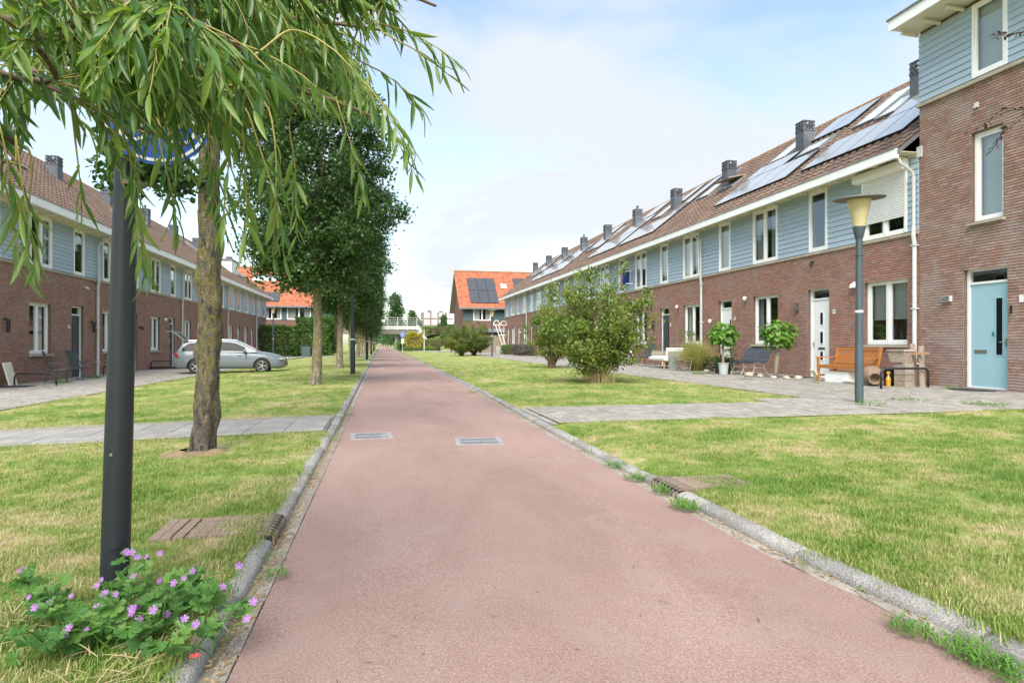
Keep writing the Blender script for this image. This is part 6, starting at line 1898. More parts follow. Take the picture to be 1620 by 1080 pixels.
def blue_bench():
    t_ = thing('slatted_bench', 'dark blue park bench of thin curved slats between two ball-headed trees', 'bench', (11.9, 18.75, gz(12) + .032), -PI / 2)
    prof = [(-.36, .40), (-.30, .43), (-.23, .445), (-.16, .44), (-.09, .43), (-.02, .415), (.05, .405), (.11, .42), (.155, .47), (.185, .53), (.21, .59), (.235, .65), (.26, .71), (.285, .77), (.31, .83)]
    for i in range(len(prof)):
        a0 = prof[max(0, i - 1)]; a1 = prof[min(len(prof) - 1, i + 1)]; an = math.atan2(a1[1] - a0[1], a1[0] - a0[0])
        mb = MB(); mb.box(-.72, .72, -.021, .021, -.010, .010); mb.build('slat', M['bench_blue'], t_, (0, prof[i][0], prof[i][1]), (an, 0, 0))
    for x in (-.6, 0, .6):
        mb = MB(); pts = [(x, p[0] + .012, p[1] - .022) for p in prof]; mb.tube(pts, .014, 6)
        mb.tube([(x, -.25, .41), (x, -.22, .25), (x, -.33, .0)], .016, 6); mb.tube([(x, .12, .40), (x, .10, .22), (x, .30, .0)], .016, 6); mb.tube([(x, -.22, .25), (x, .10, .22)], .012, 6)
        mb.build('leg', M['zinc'], t_)
blue_bench()

# crate and planks under the orange bench
t_ = thing('plinth', 'white wooden step box under the orange bench', 'box', (11.95, 14.55, gz(12) + .032)); mb = MB(); mb.box(-.22, .2, -.42, .42, 0, .25); mb.build('body', M['white'], t_)
mb = MB(); mb.box(-.235, .215, -.435, .435, .251, .275); mb.build('lid', M['cream'], t_)
for i, (x, y, rz) in enumerate(((11.85, 13.85, .3), (11.8, 13.95, .45))):
    mb = MB(); mb.box(-.05, .05, -.32, .32, 0, .022); mb.box(-.02, .02, -.30, .30, .022, .04); o = mb.build('offcut', M['cream'], None, (x, y, gz(12) + .034 + i * .045), (R(3), 0, rz)); tag(o, 'pale offcut board beneath the right end of the orange bench, %s' % ('lower' if i == 0 else 'upper'), 'board')
mb = MB(); mb.box(-.012, .012, -.10, .10, 0, .34); mb.cur = 0; o = mb.build('offcut', M['cream'], None, (11.78, 15.3, gz(12) + .05), (0, R(-32), 0)); tag(o, 'short white board leaning under the left end of the orange bench', 'board')
# clay jar lying on its side
mb = MB(); mb.lathe([(.03, -.30), (.12, -.29), (.21, -.18), (.245, -.02), (.22, .12), (.14, .21), (.12, .25), (.15, .29), (.135, .295), (.10, .25), (.11, .18), (.02, .1)], 24)
o = mb.build('clay_jar', M['terracotta'], None, (11.75, 13.32, gz(12) + .27), (R(102), 0, R(-28)), smooth=True); tag(o, 'round brown clay jar lying on its side between the bench and the bike hoop', 'jar')
# wooden block seat and stacked boards
t_ = thing('block_stool', 'rough pale wooden block on stacked timber beside the drainpipe', 'stool', (12.15, 12.85, gz(12) + .03), R(6))
mb = MB(); mb.prism([(-.16, .58), (.16, .58), (.24, .84), (-.22, .84)], 'x', -.17, .17); mb.prism([(-.24, .841), (.26, .841), (.24, .885), (-.22, .885)], 'x', -.20, .20); mb.build('seat_block', M['old_wood'], t_)
for j in range(4): mb = MB(); mb.box(-.14 + .01 * (j % 2), .14, -.20, .08 + .01 * (j % 2), j * .145, j * .145 + .138); mb.build('timber', M['old_wood'], t_)
for (a, b_) in (((.22, -.36, 0), (.25, -.30, .98)), ((.25, -.16, 0), (.28, -.05, 1.02))):
    mb = MB(); mb.bar(a, b_, .03, .14, (1, 0, 0)); mb.build('plank', M['old_wood'], t_)
mb = MB(); mb.bar((.1, -.2, .78), (.2, -.55, .80), .05, .05); mb.build('plank', M['leg_wood'], t_)
mb = MB(); mb.lathe([(.05, 0), (.055, .18), (.02, .24), (.02, .30), (.04, .30), (.04, .34), (0, .35)], 10); o = mb.build('yellow_can', M['yellow'] if 'yellow' in M else M['plate'], None, (11.9, 12.98, gz(12) + .035)); tag(o, 'small yellow-orange bottle on the ground beside the wooden block', 'bottle')
mb = MB(); mb.lathe([(.13, 0), (.15, .42), (.155, .43), (.13, .43), (.0, .40)], 12); o = mb.build('bin', M['black'], None, (12.2, 13.25, gz(12) + .03)); tag(o, 'small dark bucket behind the clay jar', 'bucket')

def hoop(x0, x1, y, h, label, base=False, z=None):
    z = gz((x0 + x1) / 2) + .02 if z is None else z
    t_ = thing('bike_hoop', label, 'bike stand', ((x0 + x1) / 2, y, z), 0, 'low black bike hoops')
    w_ = (x1 - x0) / 2; r_ = .13; pts = [(-w_, 0, -.02), (-w_, 0, h - r_)]
    for q in range(1, 6): a = PI / 2 * q / 6; pts.append((-w_ + r_ - r_ * math.cos(a), 0, h - r_ + r_ * math.sin(a)))
    pts += [(-w_ + r_, 0, h), (w_ - r_, 0, h)]
    for q in range(1, 6): a = PI / 2 * q / 6; pts.append((w_ - r_ + r_ * math.sin(a), 0, h - r_ + r_ * math.cos(a)))
    pts += [(w_, 0, h - r_), (w_, 0, -.02)]
    mb = MB(); mb.tube(pts, .026, 8); mb.build('hoop', M['black_steel'], t_, smooth=True)
    if base: mb = MB(); mb.box(-w_ - .05, w_ + .1, -.06, .06, 0, .14); mb.build('base', M['black_steel'], t_)
hoop(11.22, 12.5, 12.45, .46, 'black bike hoop in front of the wooden block at the drainpipe')
hoop(-10.6, -9.5, 21.3, .37, 'black bike hoop in front of the sling chairs')
hoop(-10.75, -9.65, 27.8, .37, 'black bike hoop right of the slate door, partly behind the thick pole')
hoop(-11.0, -9.85, 33.9, .40, 'black bike hoop on a flat base left of the grey car', True)
for i, (k, x, y, w_, d_) in enumerate((('blue front door', 12.35, 11.5, .8, .5), ('white door with three panes', 12.45, 16.9, .85, .5), ('slate door on the left', -10.6, 26.5, .8, .5))):
    mb = MB(); n = 14
    if i == 0: mb.prism([(.5 * math.cos(PI * q / n), .42 * math.sin(PI * q / n)) for q in range(n + 1)], 'z', 0, .014); rot = (0, 0, PI / 2)
    else: mb.box(-w_ / 2, w_ / 2, -.25, .25, 0, .014); rot = (0, 0, PI / 2)
    loc = (x + (.40 if i == 0 else 0), y, gz(x) + .036); tag(mb.build('door_mat', M['mat_black'], None, loc, rot), 'black rubber mat at the %s' % k, 'doormat')

# garden sofa
t_ = thing('garden_sofa', 'garden sofa with white cushions, grey woven sides and light wooden legs', 'sofa', (11.75, 24.75, gz(11.7) + .03), -PI / 2)
for sx in (-1, 1):
    for (y, ys_) in ((-.36, -1), (.34, 1)):
        mb = MB(); mb.tube([(sx * .68, y, .33), (sx * .76, y + ys_ * .06, 0)], [.032, .022], 8); mb.build('leg', M['leg_wood'], t_)
mb = MB(); mb.box(-.78, .78, -.42, .40, .29, .335); mb.build('frame', M['leg_wood'], t_)
mb = MB(); mb.box(-.80, .80, .40, .45, .34, .80); mb.box(-.83, -.78, -.25, .45, .34, .70); mb.box(.78, .83, -.25, .45, .34, .70); mb.build('woven_side', M['wicker'], t_)
def cushion(mb, x0, x1, y0, y1, z0, z1):
    n = 6
    vs = []; fs = []
    for j in range(n + 1):
        for i in range(n + 1):
            u, v = i / n, j / n; e = (1 - (2 * u - 1) ** 6) * (1 - (2 * v - 1) ** 6)
            vs.append((lerp(x0, x1, u), lerp(y0, y1, v), lerp((z0 + z1) / 2, z1, e ** .4))); 
    for j in range(n):
        for i in range(n): fs.append((j * (n + 1) + i, j * (n + 1) + i + 1, (j + 1) * (n + 1) + i + 1, (j + 1) * (n + 1) + i))
    mb.add(vs, fs); mb.box(x0 + .01, x1 - .01, y0 + .01, y1 - .01, z0, (z0 + z1) / 2)
for (a, b_) in ((-.76, -.005), (.005, .76)):
    mb = MB(); cushion(mb, a, b_, -.44, .25, .34, .50); mb.build('seat_cushion', M['cushion'], t_, smooth=False)
    mb = MB(); mb.box(a + .02, b_ - .02, .22, .38, .50, .88); o = mb.build('back_cushion', M['cushion'], t_, rot=(R(-6), 0, 0), loc=(0, .05, 0)); bv = o.modifiers.new('b', 'BEVEL'); bv.width = .05; bv.segments = 3
mb = MB(); rectframe(mb, -.2, .2, 0, .5, 0, .03, .03)
for q in range(3): mb.box(-.17, .17, .0, .03, .1 + q * .12, .13 + q * .12)
tag(mb.build('wooden_rack', M['old_wood'], None, (11.15, 21.75, gz(11) + .05), (R(-14), 0, -PI / 2 + .2)), 'small weathered wooden rack leaning on the ornamental grass', 'rack')

def sling_chair(loc, rz, label, sc=1):
    t_ = thing('sling_chair', label, 'chair', loc, rz, 'garden chairs with dark sling fabric')
    # x forwards
    for sy in (-1, 1):
        y = sy * .27
        mb = MB(); mb.tube([(.26, y, .0), (.25, y, .60), (-.20, y, .62)], .012, 6); mb.tube([(-.30, y, 0), (-.22, y, .3), (-.12, y, .42), (-.36, y, 1.0)], .012, 6); mb.tube([(.26, y, .42), (-.12, y, .38)], .012, 6); mb.build('side_frame', M['grey_metal'], t_)
    mb = MB(); mb.tube([(.26, -.27, .42), (.26, .27, .42)], .012, 6); mb.tube([(-.36, -.27, 1.0), (-.36, .27, 1.0)], .012, 6); mb.build('cross_tube', M['grey_metal'], t_)
    mb = MB(); vs = []; P = [(.27, .425), (.1, .405), (-.08, .39), (-.15, .42), (-.20, .52), (-.28, .76), (-.37, 1.0)]
    for (x, z) in P: vs += [(x, -.255, z), (x, .255, z), (x - .004, -.255, z - .006), (x - .004, .255, z - .006)]
    fs = []
    for i in range(len(P) - 1): fs += [(4 * i, 4 * i + 1, 4 * i + 5, 4 * i + 4), (4 * i + 2, 4 * i + 6, 4 * i + 7, 4 * i + 3)]
    mb.add(vs, fs); mb.build('sling', M['sling'], t_, smooth=True)
sling_chair((-10.25, 23.0, gz(-10) + .03), R(20), 'black sling chair by the left window, nearer one, turned to the path')
sling_chair((-10.15, 24.4, gz(-10) + .03), R(-12), 'black sling chair by the left window, one nearer the slate door')
sling_chair((11.9, 27.0, gz(11.9) + .03), R(215), 'dark slatted garden chair between the white bicycle and the sofa')
mb = MB(); mb.box(-.02, .02, -.28, .28, 0, .72); tag(mb.build('board', M['cream'], None, (-10.75, 21.55, gz(-10.7) + .03), (0, R(-14), R(8))), 'pale board leaning against the wall left of the sling chairs', 'board')
mb = MB(); mb.box(-.5, .4, -.3, .3, 0, .02); tag(mb.build('door_mat', M['mat_black'], None, (-10.4, 20.9, gz(-10.4) + .035)), 'black mat left of the leaning board', 'doormat')
# green bin by the hedge, terracotta pots at the end of the left row
b_ = thing('litter_bin', 'dark green box bin at the right end of the hedge', 'bin', (at_px(486, 58.5) - .1, 58.5, -.02)); mb = MB(); mb.prism([(-.35, 0), (.35, 0), (.38, .95), (-.38, .95)], 'y', -.3, .3); mb.build('body', M['clad_dark'], b_); mb = MB(); mb.box(-.41, .41, -.33, .33, .951, 1.0); mb.build('lid', M['black'], b_)
mb = MB(); mb.lathe([(.2, 0), (.3, .5), (.33, .52), (.28, .5), (0, .45)], 12); tag(mb.build('pot', M['tile_or'], None, (-10.3, 64.5, -.1)), 'terracotta pot at the end corner of the left row', 'pot')
mb = MB(); mb.lathe([(.25, 0), (.32, .8), (.35, .82), (.28, .8), (0, .7)], 12); tag(mb.build('pot', M['tile_or'], None, (-9.6, 64.0, -.1)), 'taller terracotta pot at the end corner of the left row', 'pot')
# sale board at the upper window of the fourth house
sb = thing('sale_board', 'blue estate agent board with white gable emblem at an upper window of the right row', 'sign', (12.6, 31.25, 4.62))
mb = MB(); mb.box(-.012, .012, -.34, .34, -.42, .42); mb.build('panel', M['sign_navy'] if 'sign_navy' in M else M['sign_blue'], sb, rot=(0, 0, R(-52)))
M_ = MB(); 
M_.prism([(-.26, -.02), (.02, .24), (.26, .02), (.26, -.10), (.0, .06), (-.26, -.14)], 'x', -.0155, -.0145)
M_.box(-.0155, -.0145, -.24, .24, -.36, -.31); M_.box(-.0155, -.0145, -.16, .16, -.27, -.24); M_.box(-.0155, -.0145, -.27, .27, .30, .35)
M_.build('emblem', M['sign_white'], sb, rot=(0, 0, R(-52)))
mb = MB(); mb.box(-.0, .4, -.02, .02, -.36, -.32); mb.box(0, .4, -.02, .02, .3, .34); mb.build('bracket', M['white'], sb)

# ------------------------------------------------------------------ car
def build_car():
    t_ = thing('car', 'grey estate car with its tailgate open, half hidden by the mossy trunk', 'car', (-6.1, 28.5, gz(-6.3) + .012), R(4)); t_.scale = (.93,) * 3
    Lh = 2.31
    # side outlines: lower edge, shoulder (belt), hood/deck
    def belt(x): return interp(x, [(-2.31, .90), (-1.6, .93), (0, .90), (1.0, .86), (1.5, .80), (2.1, .66), (2.31, .55)])
    def deck(x): return interp(x, [(-2.31, .93), (-2.0, .98), (.85, .96), (1.05, .97), (1.6, .88), (2.0, .77), (2.2, .66), (2.31, .56)])
    def wid(x): return interp(x, [(-2.31, .66), (-2.2, .80), (-1.8, .885), (-.5, .895), (.8, .895), (1.5, .88), (1.95, .82), (2.2, .68), (2.31, .50)])
    def low(x): return interp(x, [(-2.31, .34), (-2.1, .22), (2.0, .20), (2.2, .22), (2.31, .30)])
    xs = [lerp(-Lh, Lh, i / 46) for i in range(47)]
    bm = _b.new(); rings = []
    for x in xs:
        w_, l, s_, h_ = wid(x), low(x), belt(x), deck(x)
        pts = [(-0.0, l), (w_ * .86, l), (w_ * .97, l + .07), (w_, l + .16), (w_ * 1.0, l + .33), (w_ * .985, lerp(l, s_, .72)), (w_ * .975, s_ - .05), (w_ * .94, s_), (w_ * .80, max(h_ - .02, s_)), (w_ * .45, h_ + .012), (0, h_ + .02)]
        full_ = [(y, z) for (y, z) in pts] + [(-y, z) for (y, z) in reversed(pts[1:-1])]
        rings.append([bm.verts.new((x, y, z)) for (y, z) in full_])
    n = len(rings[0])
    for i in range(len(rings) - 1):
        for k in range(n): bm.faces.new((rings[i][k], rings[i + 1][k], rings[i + 1][(k + 1) % n], rings[i][(k + 1) % n]))
    bm.faces.new(rings[0]); bm.faces.new(list(reversed(rings[-1])))
    _b.ops.recalc_face_normals(bm, faces=bm.faces)
    me = bpy.data.meshes.new('body'); bm.to_mesh(me); bm.free(); me.materials.append(M['car']); me.materials.append(M['black'])
    body = put('body', me, None, t_)
    for cx in (-1.36, 1.32):
        mb = MB(); k = 28; mb.prism([(cx + .365 * math.cos(2 * PI * q / k), .325 + .365 * math.sin(2 * PI * q / k)) for q in range(k)], 'y', -1.1, 1.1)
        # only the outer 30 cm on both sides
        for sgn in (-1, 1):
            mc = MB(); mc.prism([(cx + .365 * math.cos(2 * PI * q / k), .325 + .365 * math.sin(2 * PI * q / k)) for q in range(k)], 'y', sgn * .60 if sgn > 0 else -1.1, 1.1 if sgn > 0 else -.60)
            cme = mc.mesh('cut'); bmx = _b.new(); bmx.from_mesh(cme); _b.ops.recalc_face_normals(bmx, faces=bmx.faces); bmx.to_mesh(cme); bmx.free(); cme.materials.append(M['black'])
            co_ = bpy.data.objects.new('cut', cme); C.objects.link(co_); co_.parent = t_
            md = body.modifiers.new('c', 'BOOLEAN'); md.object = co_; md.operation = 'DIFFERENCE'; md.solver = 'EXACT'
    dg = bpy.context.evaluated_depsgraph_get(); dg.update(); nm = bpy.data.meshes.new_from_object(body.evaluated_get(dg))
    body.modifiers.clear(); body.data = nm; nm.name = 'body'
    for o in [o for o in bpy.data.objects if o.name.startswith('cut')]: bpy.data.objects.remove(o)
    shade_smooth_angle(body, 32)
    # greenhouse
    def roofz(x): return interp(x, [(-2.12, 1.0), (-1.95, 1.30), (-1.6, 1.42), (-.8, 1.475), (-.2, 1.48), (.25, 1.42), (.75, 1.17), (1.12, .955)])
    gxs = [lerp(-2.12, 1.12, i / 30) for i in range(31)]; vs = []; fs = []
    for x in gxs:
        z1 = roofz(x); z0 = deck(x) - .04; f = max(0, min(1, (z1 - z0) / .52)); wb = wid(x) * .93; wt = lerp(wb, .62, f) 
        vs += [(x, wb, z0), (x, lerp(wb, wt, .55), lerp(z0, z1, .6)), (x, wt, z1 - .03 * f), (x, wt * .55, z1 + .012 * f), (x, 0, z1 + .02 * f), (x, -wt * .55, z1 + .012 * f), (x, -wt, z1 - .03 * f), (x, -lerp(wb, wt, .55), lerp(z0, z1, .6)), (x, -wb, z0)]
    for i in range(30):
        for k in range(8): fs.append((9 * i + k, 9 * i + 9 + k, 9 * i + 10 + k, 9 * i + k + 1))
    fs.append(tuple(range(9)))
    mb = MB(); mb.add(vs, fs); cb_ = mb.build('cabin', M['car'], t_); shade_smooth_angle(cb_, 40)
    def gpt(x, f, sgn, off=.006):
        z1 = roofz(x) - .03; z0 = deck(x) - .04; ff = max(0, min(1, (z1 + .03 - z0) / .52)); wb = wid(x) * .93; wt = lerp(wb, .62, ff)
        zz = lerp(z0, z1, f); zk = lerp(z0, z1 + .03, .6); wk = lerp(wb, wt, .55); y_ = lerp(wb, wk, (zz - z0) / (zk - z0)) if zz < zk else lerp(wk, wt, (zz - zk) / max(.001, z1 + .03 - .03 * ff - zk)); return (x, sgn * (y_ + off), zz)
    for sgn in (-1, 1):
        for (xa, xb) in ((-1.92, -1.38), (-1.30, -.44), (-.36, .62)):
            mb = MB(); vs = []; n = 8
            for i in range(n + 1):
                x = lerp(xa, xb, i / n)
                lo = .12; hi = .88
                if xa < -1.5: hi = interp(x, [(-1.92, .45), (-1.75, .85), (-1.4, .88)])
                if xb > .5: hi = interp(x, [(.1, .88), (.62, .80)]); lo = .14
                vs += [gpt(x, lo, sgn), gpt(x, .62 if hi > .7 else (lo + hi) / 2, sgn), gpt(x, hi, sgn)]
            fs = []
            for i in range(n): fs += [(3 * i, 3 * i + 3, 3 * i + 4, 3 * i + 1), (3 * i + 1, 3 * i + 4, 3 * i + 5, 3 * i + 2)]
            mb.add(vs, fs); mb.build('side_window', M['car_glass'], t_, smooth=True)
    # quarter triangle in front, windscreen
    mb = MB(); vs = []; n = 8
    for i in range(n + 1):
        x = lerp(.30, 1.04, i / n)
        z = roofz(x) + .03; f = max(0, min(1, (roofz(x) - deck(x) + .04) / .52)); wt = lerp(wid(x) * .93, .62, f) * .92
        vs += [(x, -wt, z - .025), (x, -wt * .5, z - .004), (x, 0, z), (x, wt * .5, z - .004), (x, wt, z - .025)]
    fs = []
    for i in range(n):
        for k in range(4): fs.append((5 * i + k, 5 * i + 5 + k, 5 * i + 6 + k, 5 * i + 1 + k))
    mb.add(vs, fs); mb.build('windscreen', M['windscreen'], t_, smooth=True)
    # black block standing in for the shade inside the boot, open tailgate
    mb = MB(); mb.box(-2.17, -2.09, -.60, .60, .62, 1.18); mb.build('boot_shade', M['black'], t_)
    tg = MB(); a0 = Vector((-1.82, 0, 1.46)); dirv = Vector((-.58, 0, .45)).normalized(); nrm = Vector((-dirv.z, 0, dirv.x))
    def q(u, y, o): p = a0 + dirv * u + nrm * o; return (p.x, y, p.z)
    # outer frame of the hatch: four members round the rear window, lower panel hanging at the end
    for (u0, u1, y0, y1) in ((0, .07, -.56, .56), (.07, .52, -.60, -.50), (.07, .52, .50, .60), (.52, .62, -.62, .62)):
        tg.add([q(u0, y0, 0), q(u1, y0, 0), q(u1, y1, 0), q(u0, y1, 0), q(u0, y0, .04), q(u1, y0, .04), q(u1, y1, .04), q(u0, y1, .04)], [(0, 3, 2, 1), (4, 5, 6, 7), (0, 1, 5, 4), (1, 2, 6, 5), (2, 3, 7, 6), (3, 0, 4, 7)])
    e = a0 + dirv * .62; 
    tg.add([(e.x, -.62, e.z), (e.x, .62, e.z), (e.x - .30, .58, e.z - .03), (e.x - .30, -.58, e.z - .03), (e.x + .02, -.62, e.z + .045), (e.x + .02, .62, e.z + .045), (e.x - .31, .58, e.z + .01), (e.x - .31, -.58, e.z + .01)],
           [(0, 1, 2, 3), (4, 7, 6, 5), (0, 3, 7, 4), (1, 5, 6, 2), (2, 6, 7, 3), (0, 4, 5, 1)])
    hatch_ = tg.build('tailgate', M['car'], t_)
    mb = MB(); mb.add([q(.07, -.50, .02), q(.52, -.50, .02), q(.52, .50, .02), q(.07, .50, .02)], [(0, 1, 2, 3)]); mb.build('rear_window', M['car_glass'], hatch_)
    mb = MB(); 
    for sy in (-1, 1): mb.tube([(-2.0, sy * .55, 1.22), tuple(a0 + dirv * .5 + Vector((0, sy * .55, -.02)))], .012, 6)
    mb.build('gas_strut', M['black'], hatch_)
    # wheels
    for cx in (-1.36, 1.32):
        for sy in (-1, 1):
            wh = bpy.data.objects.new('wheel', None); 
            mb = MB(); prof = [(.20, -.09), (.30, -.10), (.322, -.07), (.327, 0), (.322, .07), (.30, .10), (.215, .105), (.205, .06)]
            mb.lathe(prof, 28); w_ = mb.build('wheel', M['tyre'], t_, (cx, sy * .79, .327), (-sy * PI / 2, 0, 0)); shade_smooth_angle(w_, 40)
            mb = MB(); mb.lathe([(.215, .085), (.222, .092), (.205, .098), (.195, .088), (.19, .05)], 28, cap=False); mb.lathe([(.05, .03), (.05, .09), (.03, .095), (0, .095)], 12)
            for k in range(5):
                a = 2 * PI * k / 5
                for dlt in (-.16, .16):
                    c0 = (.045 * math.cos(a), .045 * math.sin(a), .082); c1 = (.20 * math.cos(a + dlt), .20 * math.sin(a + dlt), .088); mb.bar(c0, c1, .020, .03)
            mb.build('rim', M['alloy'], w_)
            mb = MB(); mb.lathe([(.19, .045), (.19, .05)], 20); mb.build('brake_disc', M['black'], w_)
    # lamps, mirrors, plate, bumper grille, handles, sill
    for sy in (-1, 1):
        mb = MB(); mb.add([(2.02, sy * .80, .70), (2.24, sy * .56, .66), (2.275, sy * .50, .585), (2.08, sy * .79, .60), (1.98, sy * .83, .64)], [(0, 1, 2, 3, 4)]); 
        for v in range(len(mb.v)): mb.v[v] = (mb.v[v][0] + .03, mb.v[v][1] + sy * .012, mb.v[v][2])
        mb.build('headlight', M['headlamp'], t_)
        mb = MB(); mb.add([(-2.29, sy * .60, .72), (-2.10, sy * .865, .74), (-2.02, sy * .88, .82), (-2.12, sy * .85, .92), (-2.30, sy * .62, .90)], [(0, 1, 2, 3, 4)])
        for v in range(len(mb.v)): mb.v[v] = (mb.v[v][0] - .02, mb.v[v][1] + sy * .012, mb.v[v][2])
        mb.build('tail_light', M['tail'], t_)
        mb = MB(); mb.lathe([(.02, -.10), (.07, -.08), (.085, 0), (.07, .08), (.02, .10)], 12); o = mb.build('mirror', M['car'], t_, (.62, sy * .96, .98), (PI / 2, 0, 0), smooth=True); o.scale = (.8, 1, 1)
        mb = MB(); mb.box(-1.0, 1.0, -.008, .008, .225, .275); mb.build('sill_trim', M['black'], t_, (0, sy * .905, 0))
        for x in (-.52, .42): mb = MB(); mb.box(x - .10, x + .10, -.01, .01, .79, .815); mb.build('door_handle', M['car'], t_, (0, sy * .885, 0))
        for x in (-1.28, -.40, .68): mb = MB(); mb.box(x - .005, x + .005, -.006, .006, .32, .86); mb.build('door_gap', M['black'], t_, (0, sy * (wid(x) * .992 + .001), 0))
    mb = MB(); vs = [(2.20, -.66, .34), (2.325, -.42, .32), (2.335, 0, .31), (2.325, .42, .32), (2.20, .66, .34), (2.20, .64, .46), (2.325, .40, .47), (2.335, 0, .47), (2.325, -.40, .47), (2.20, -.64, .46)]; mb.add(vs, [(0, 1, 8, 9), (1, 2, 7, 8), (2, 3, 6, 7), (3, 4, 5, 6)]); mb.build('lower_grille', M['black'], t_)
    mb = MB(); vs = [(2.20, -.62, .605), (2.325, -.36, .59), (2.335, 0, .585), (2.325, .36, .59), (2.20, .62, .605), (2.19, .60, .645), (2.315, .34, .635), (2.325, 0, .63), (2.315, -.34, .635), (2.19, -.60, .645)]; mb.add(vs, [(0, 1, 8, 9), (1, 2, 7, 8), (2, 3, 6, 7), (3, 4, 5, 6)]); mb.build('upper_grille', M['black'], t_)
    mb = MB(); mb.box(2.337, 2.35, -.26, .26, .46, .57); mb.build('number_plate', M['plate'], t_)
    mb = MB(); mb.box(2.351, 2.353, -.22, -.13, .485, .545); mb.box(2.351, 2.353, -.09, -.01, .485, .545); mb.box(2.351, 2.353, .03, .10, .485, .545); mb.box(2.351, 2.353, .13, .21, .485, .545); mb.build('plate_marks', M['ink'], t_)
    mb = MB(); mb.tube([(2.33, 0, .625), (2.345, 0, .625)], .055, 20); mb.build('emblem', M['chrome'], t_)
    for sy in (-1, 1): mb = MB(); mb.tube([(-1.7, sy * .60, 1.44), (-.8, sy * .63, 1.505), (.1, sy * .62, 1.47)], .014, 6); mb.build('roof_rail', M['chrome'], t_)
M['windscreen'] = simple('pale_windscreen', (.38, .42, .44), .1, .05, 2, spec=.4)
build_car()

# ------------------------------------------------------------------ willow over the camera's left
def willow_leaf_mesh(curve):
    st_ = [(0, .0), (.10, .42), (.28, .88), (.48, 1.0), (.68, .80), (.86, .42), (1.0, .02)]
    vs = []; fs = []
    for (t__, ww_) in st_:
        z = -curve * t__ * t__; vs += [(-.5 * ww_, t__, z + .10 * ww_ * .12), (0, t__, z - .02), (.5 * ww_, t__, z + .10 * ww_ * .12)]
    for i in range(len(st_) - 1):
        for k in (0, 1): fs.append((3 * i + k, 3 * i + k + 1, 3 * i + 4 + k, 3 * i + 3 + k))
    return vs, fs
WL = [willow_leaf_mesh(c) for c in (.02, .12, .25)]
def in_poly(x, y, P):
    c = False; j = len(P) - 1
    for i in range(len(P)):
        if (P[i][1] > y) != (P[j][1] > y) and x < (P[j][0] - P[i][0]) * (y - P[i][1]) / (P[j][1] - P[i][1]) + P[i][0]: c = not c
        j = i
    return c
def proj(p):
    dd_ = p[0] * SN + p[1] * CS; u = p[0] * CS - p[1] * SN
    if dd_ < .2: return None
    return 810 + 1000 * u / dd_, 543 - 1000 * (p[2] - CAM_H) / dd_, dd_
wt = thing('willow_tree', 'willow hanging its long narrow leaves over the top left of the path', 'tree', (-2.9, .9, gz(-2.9)))
W0 = Vector((-2.9, .9, gz(-2.9)))
rw = random.Random(21)
mb = MB(); mb.tube([(0, 0, -.05), (.05, .03, .9), (-.03, .1, 1.7), (.1, .1, 2.3)], [.17, .15, .13, .11], 12)
# limbs reaching over the path, given by places in the world
limbs = []
def limb_to(cps, r0, r1):
    pts = [Vector(p) for p in cps]; out = []
    for i in range(len(pts) - 1):
        p0 = pts[max(0, i - 1)]; p1 = pts[i]; p2 = pts[i + 1]; p3 = pts[min(len(pts) - 1, i + 2)]
        for k in range(8):
            t__ = k / 8; out.append(.5 * ((2 * p1) + (p2 - p0) * t__ + (2 * p0 - 5 * p1 + 4 * p2 - p3) * t__ ** 2 + (3 * p1 - p0 - 3 * p2 + p3) * t__ ** 3))
    out.append(pts[-1]); n = len(out)
    mb.tube([p - W0 for p in out], [lerp(r0, r1, (i / (n - 1)) ** .7) for i in range(n)], 7); limbs.append(out)
top = W0 + Vector((.1, .1, 2.25))
limb_to([top, unproj(-60, 10, 2.1), unproj(120, 40, 2.0), unproj(300, 20, 2.1), unproj(470, 30, 2.3), unproj(620, 50, 2.4)], .03, .005)
limb_to([top, unproj(-80, 60, 1.8), unproj(40, 120, 1.7), unproj(150, 170, 1.7), unproj(260, 220, 1.8)], .013, .003)
limb_to([top, unproj(-100, -90, 1.9), unproj(150, -110, 1.8), unproj(380, -70, 1.8), unproj(560, -40, 1.9), unproj(690, 10, 2.0)], .028, .004)
limb_to([top, unproj(-50, -60, 2.6), unproj(200, -40, 2.7), unproj(420, 10, 2.8), unproj(560, 60, 2.8)], .04, .005)
limb_to([top, unproj(-120, 180, 1.5), unproj(-30, 200, 1.5), unproj(30, 260, 1.5)], .009, .003)
limb_to([top, unproj(100, 60, 2.4), unproj(330, 110, 2.3), unproj(500, 150, 2.3), unproj(600, 190, 2.4)], .035, .004)
limb_to([top, unproj(50, -40, 1.5), unproj(280, 20, 1.45), unproj(400, 90, 1.5)], .012, .003)
limb_to([top, unproj(-60, 60, 2.3), unproj(90, 100, 2.3), unproj(230, 110, 2.3), unproj(400, 140, 2.4)], .014, .003)
limb_to([top, unproj(-60, 100, 1.6), unproj(60, 60, 1.6), unproj(180, 70, 1.6), unproj(300, 120, 1.7)], .012, .003)
limb_to([top, unproj(-40, -20, 2.9), unproj(160, 60, 3.0), unproj(340, 60, 3.0), unproj(500, 100, 3.0)], .016, .003)
SIL = [(-400, -500), (860, -500), (700, -10), (665, 90), (600, 80), (575, 130), (600, 205), (555, 220), (500, 190), (440, 215), (425, 300), (395, 300), (375, 235), (300, 265), (240, 240), (225, 330), (200, 330), (165, 215), (110, 200), (60, 290), (20, 330), (-20, 400), (-400, 500)]
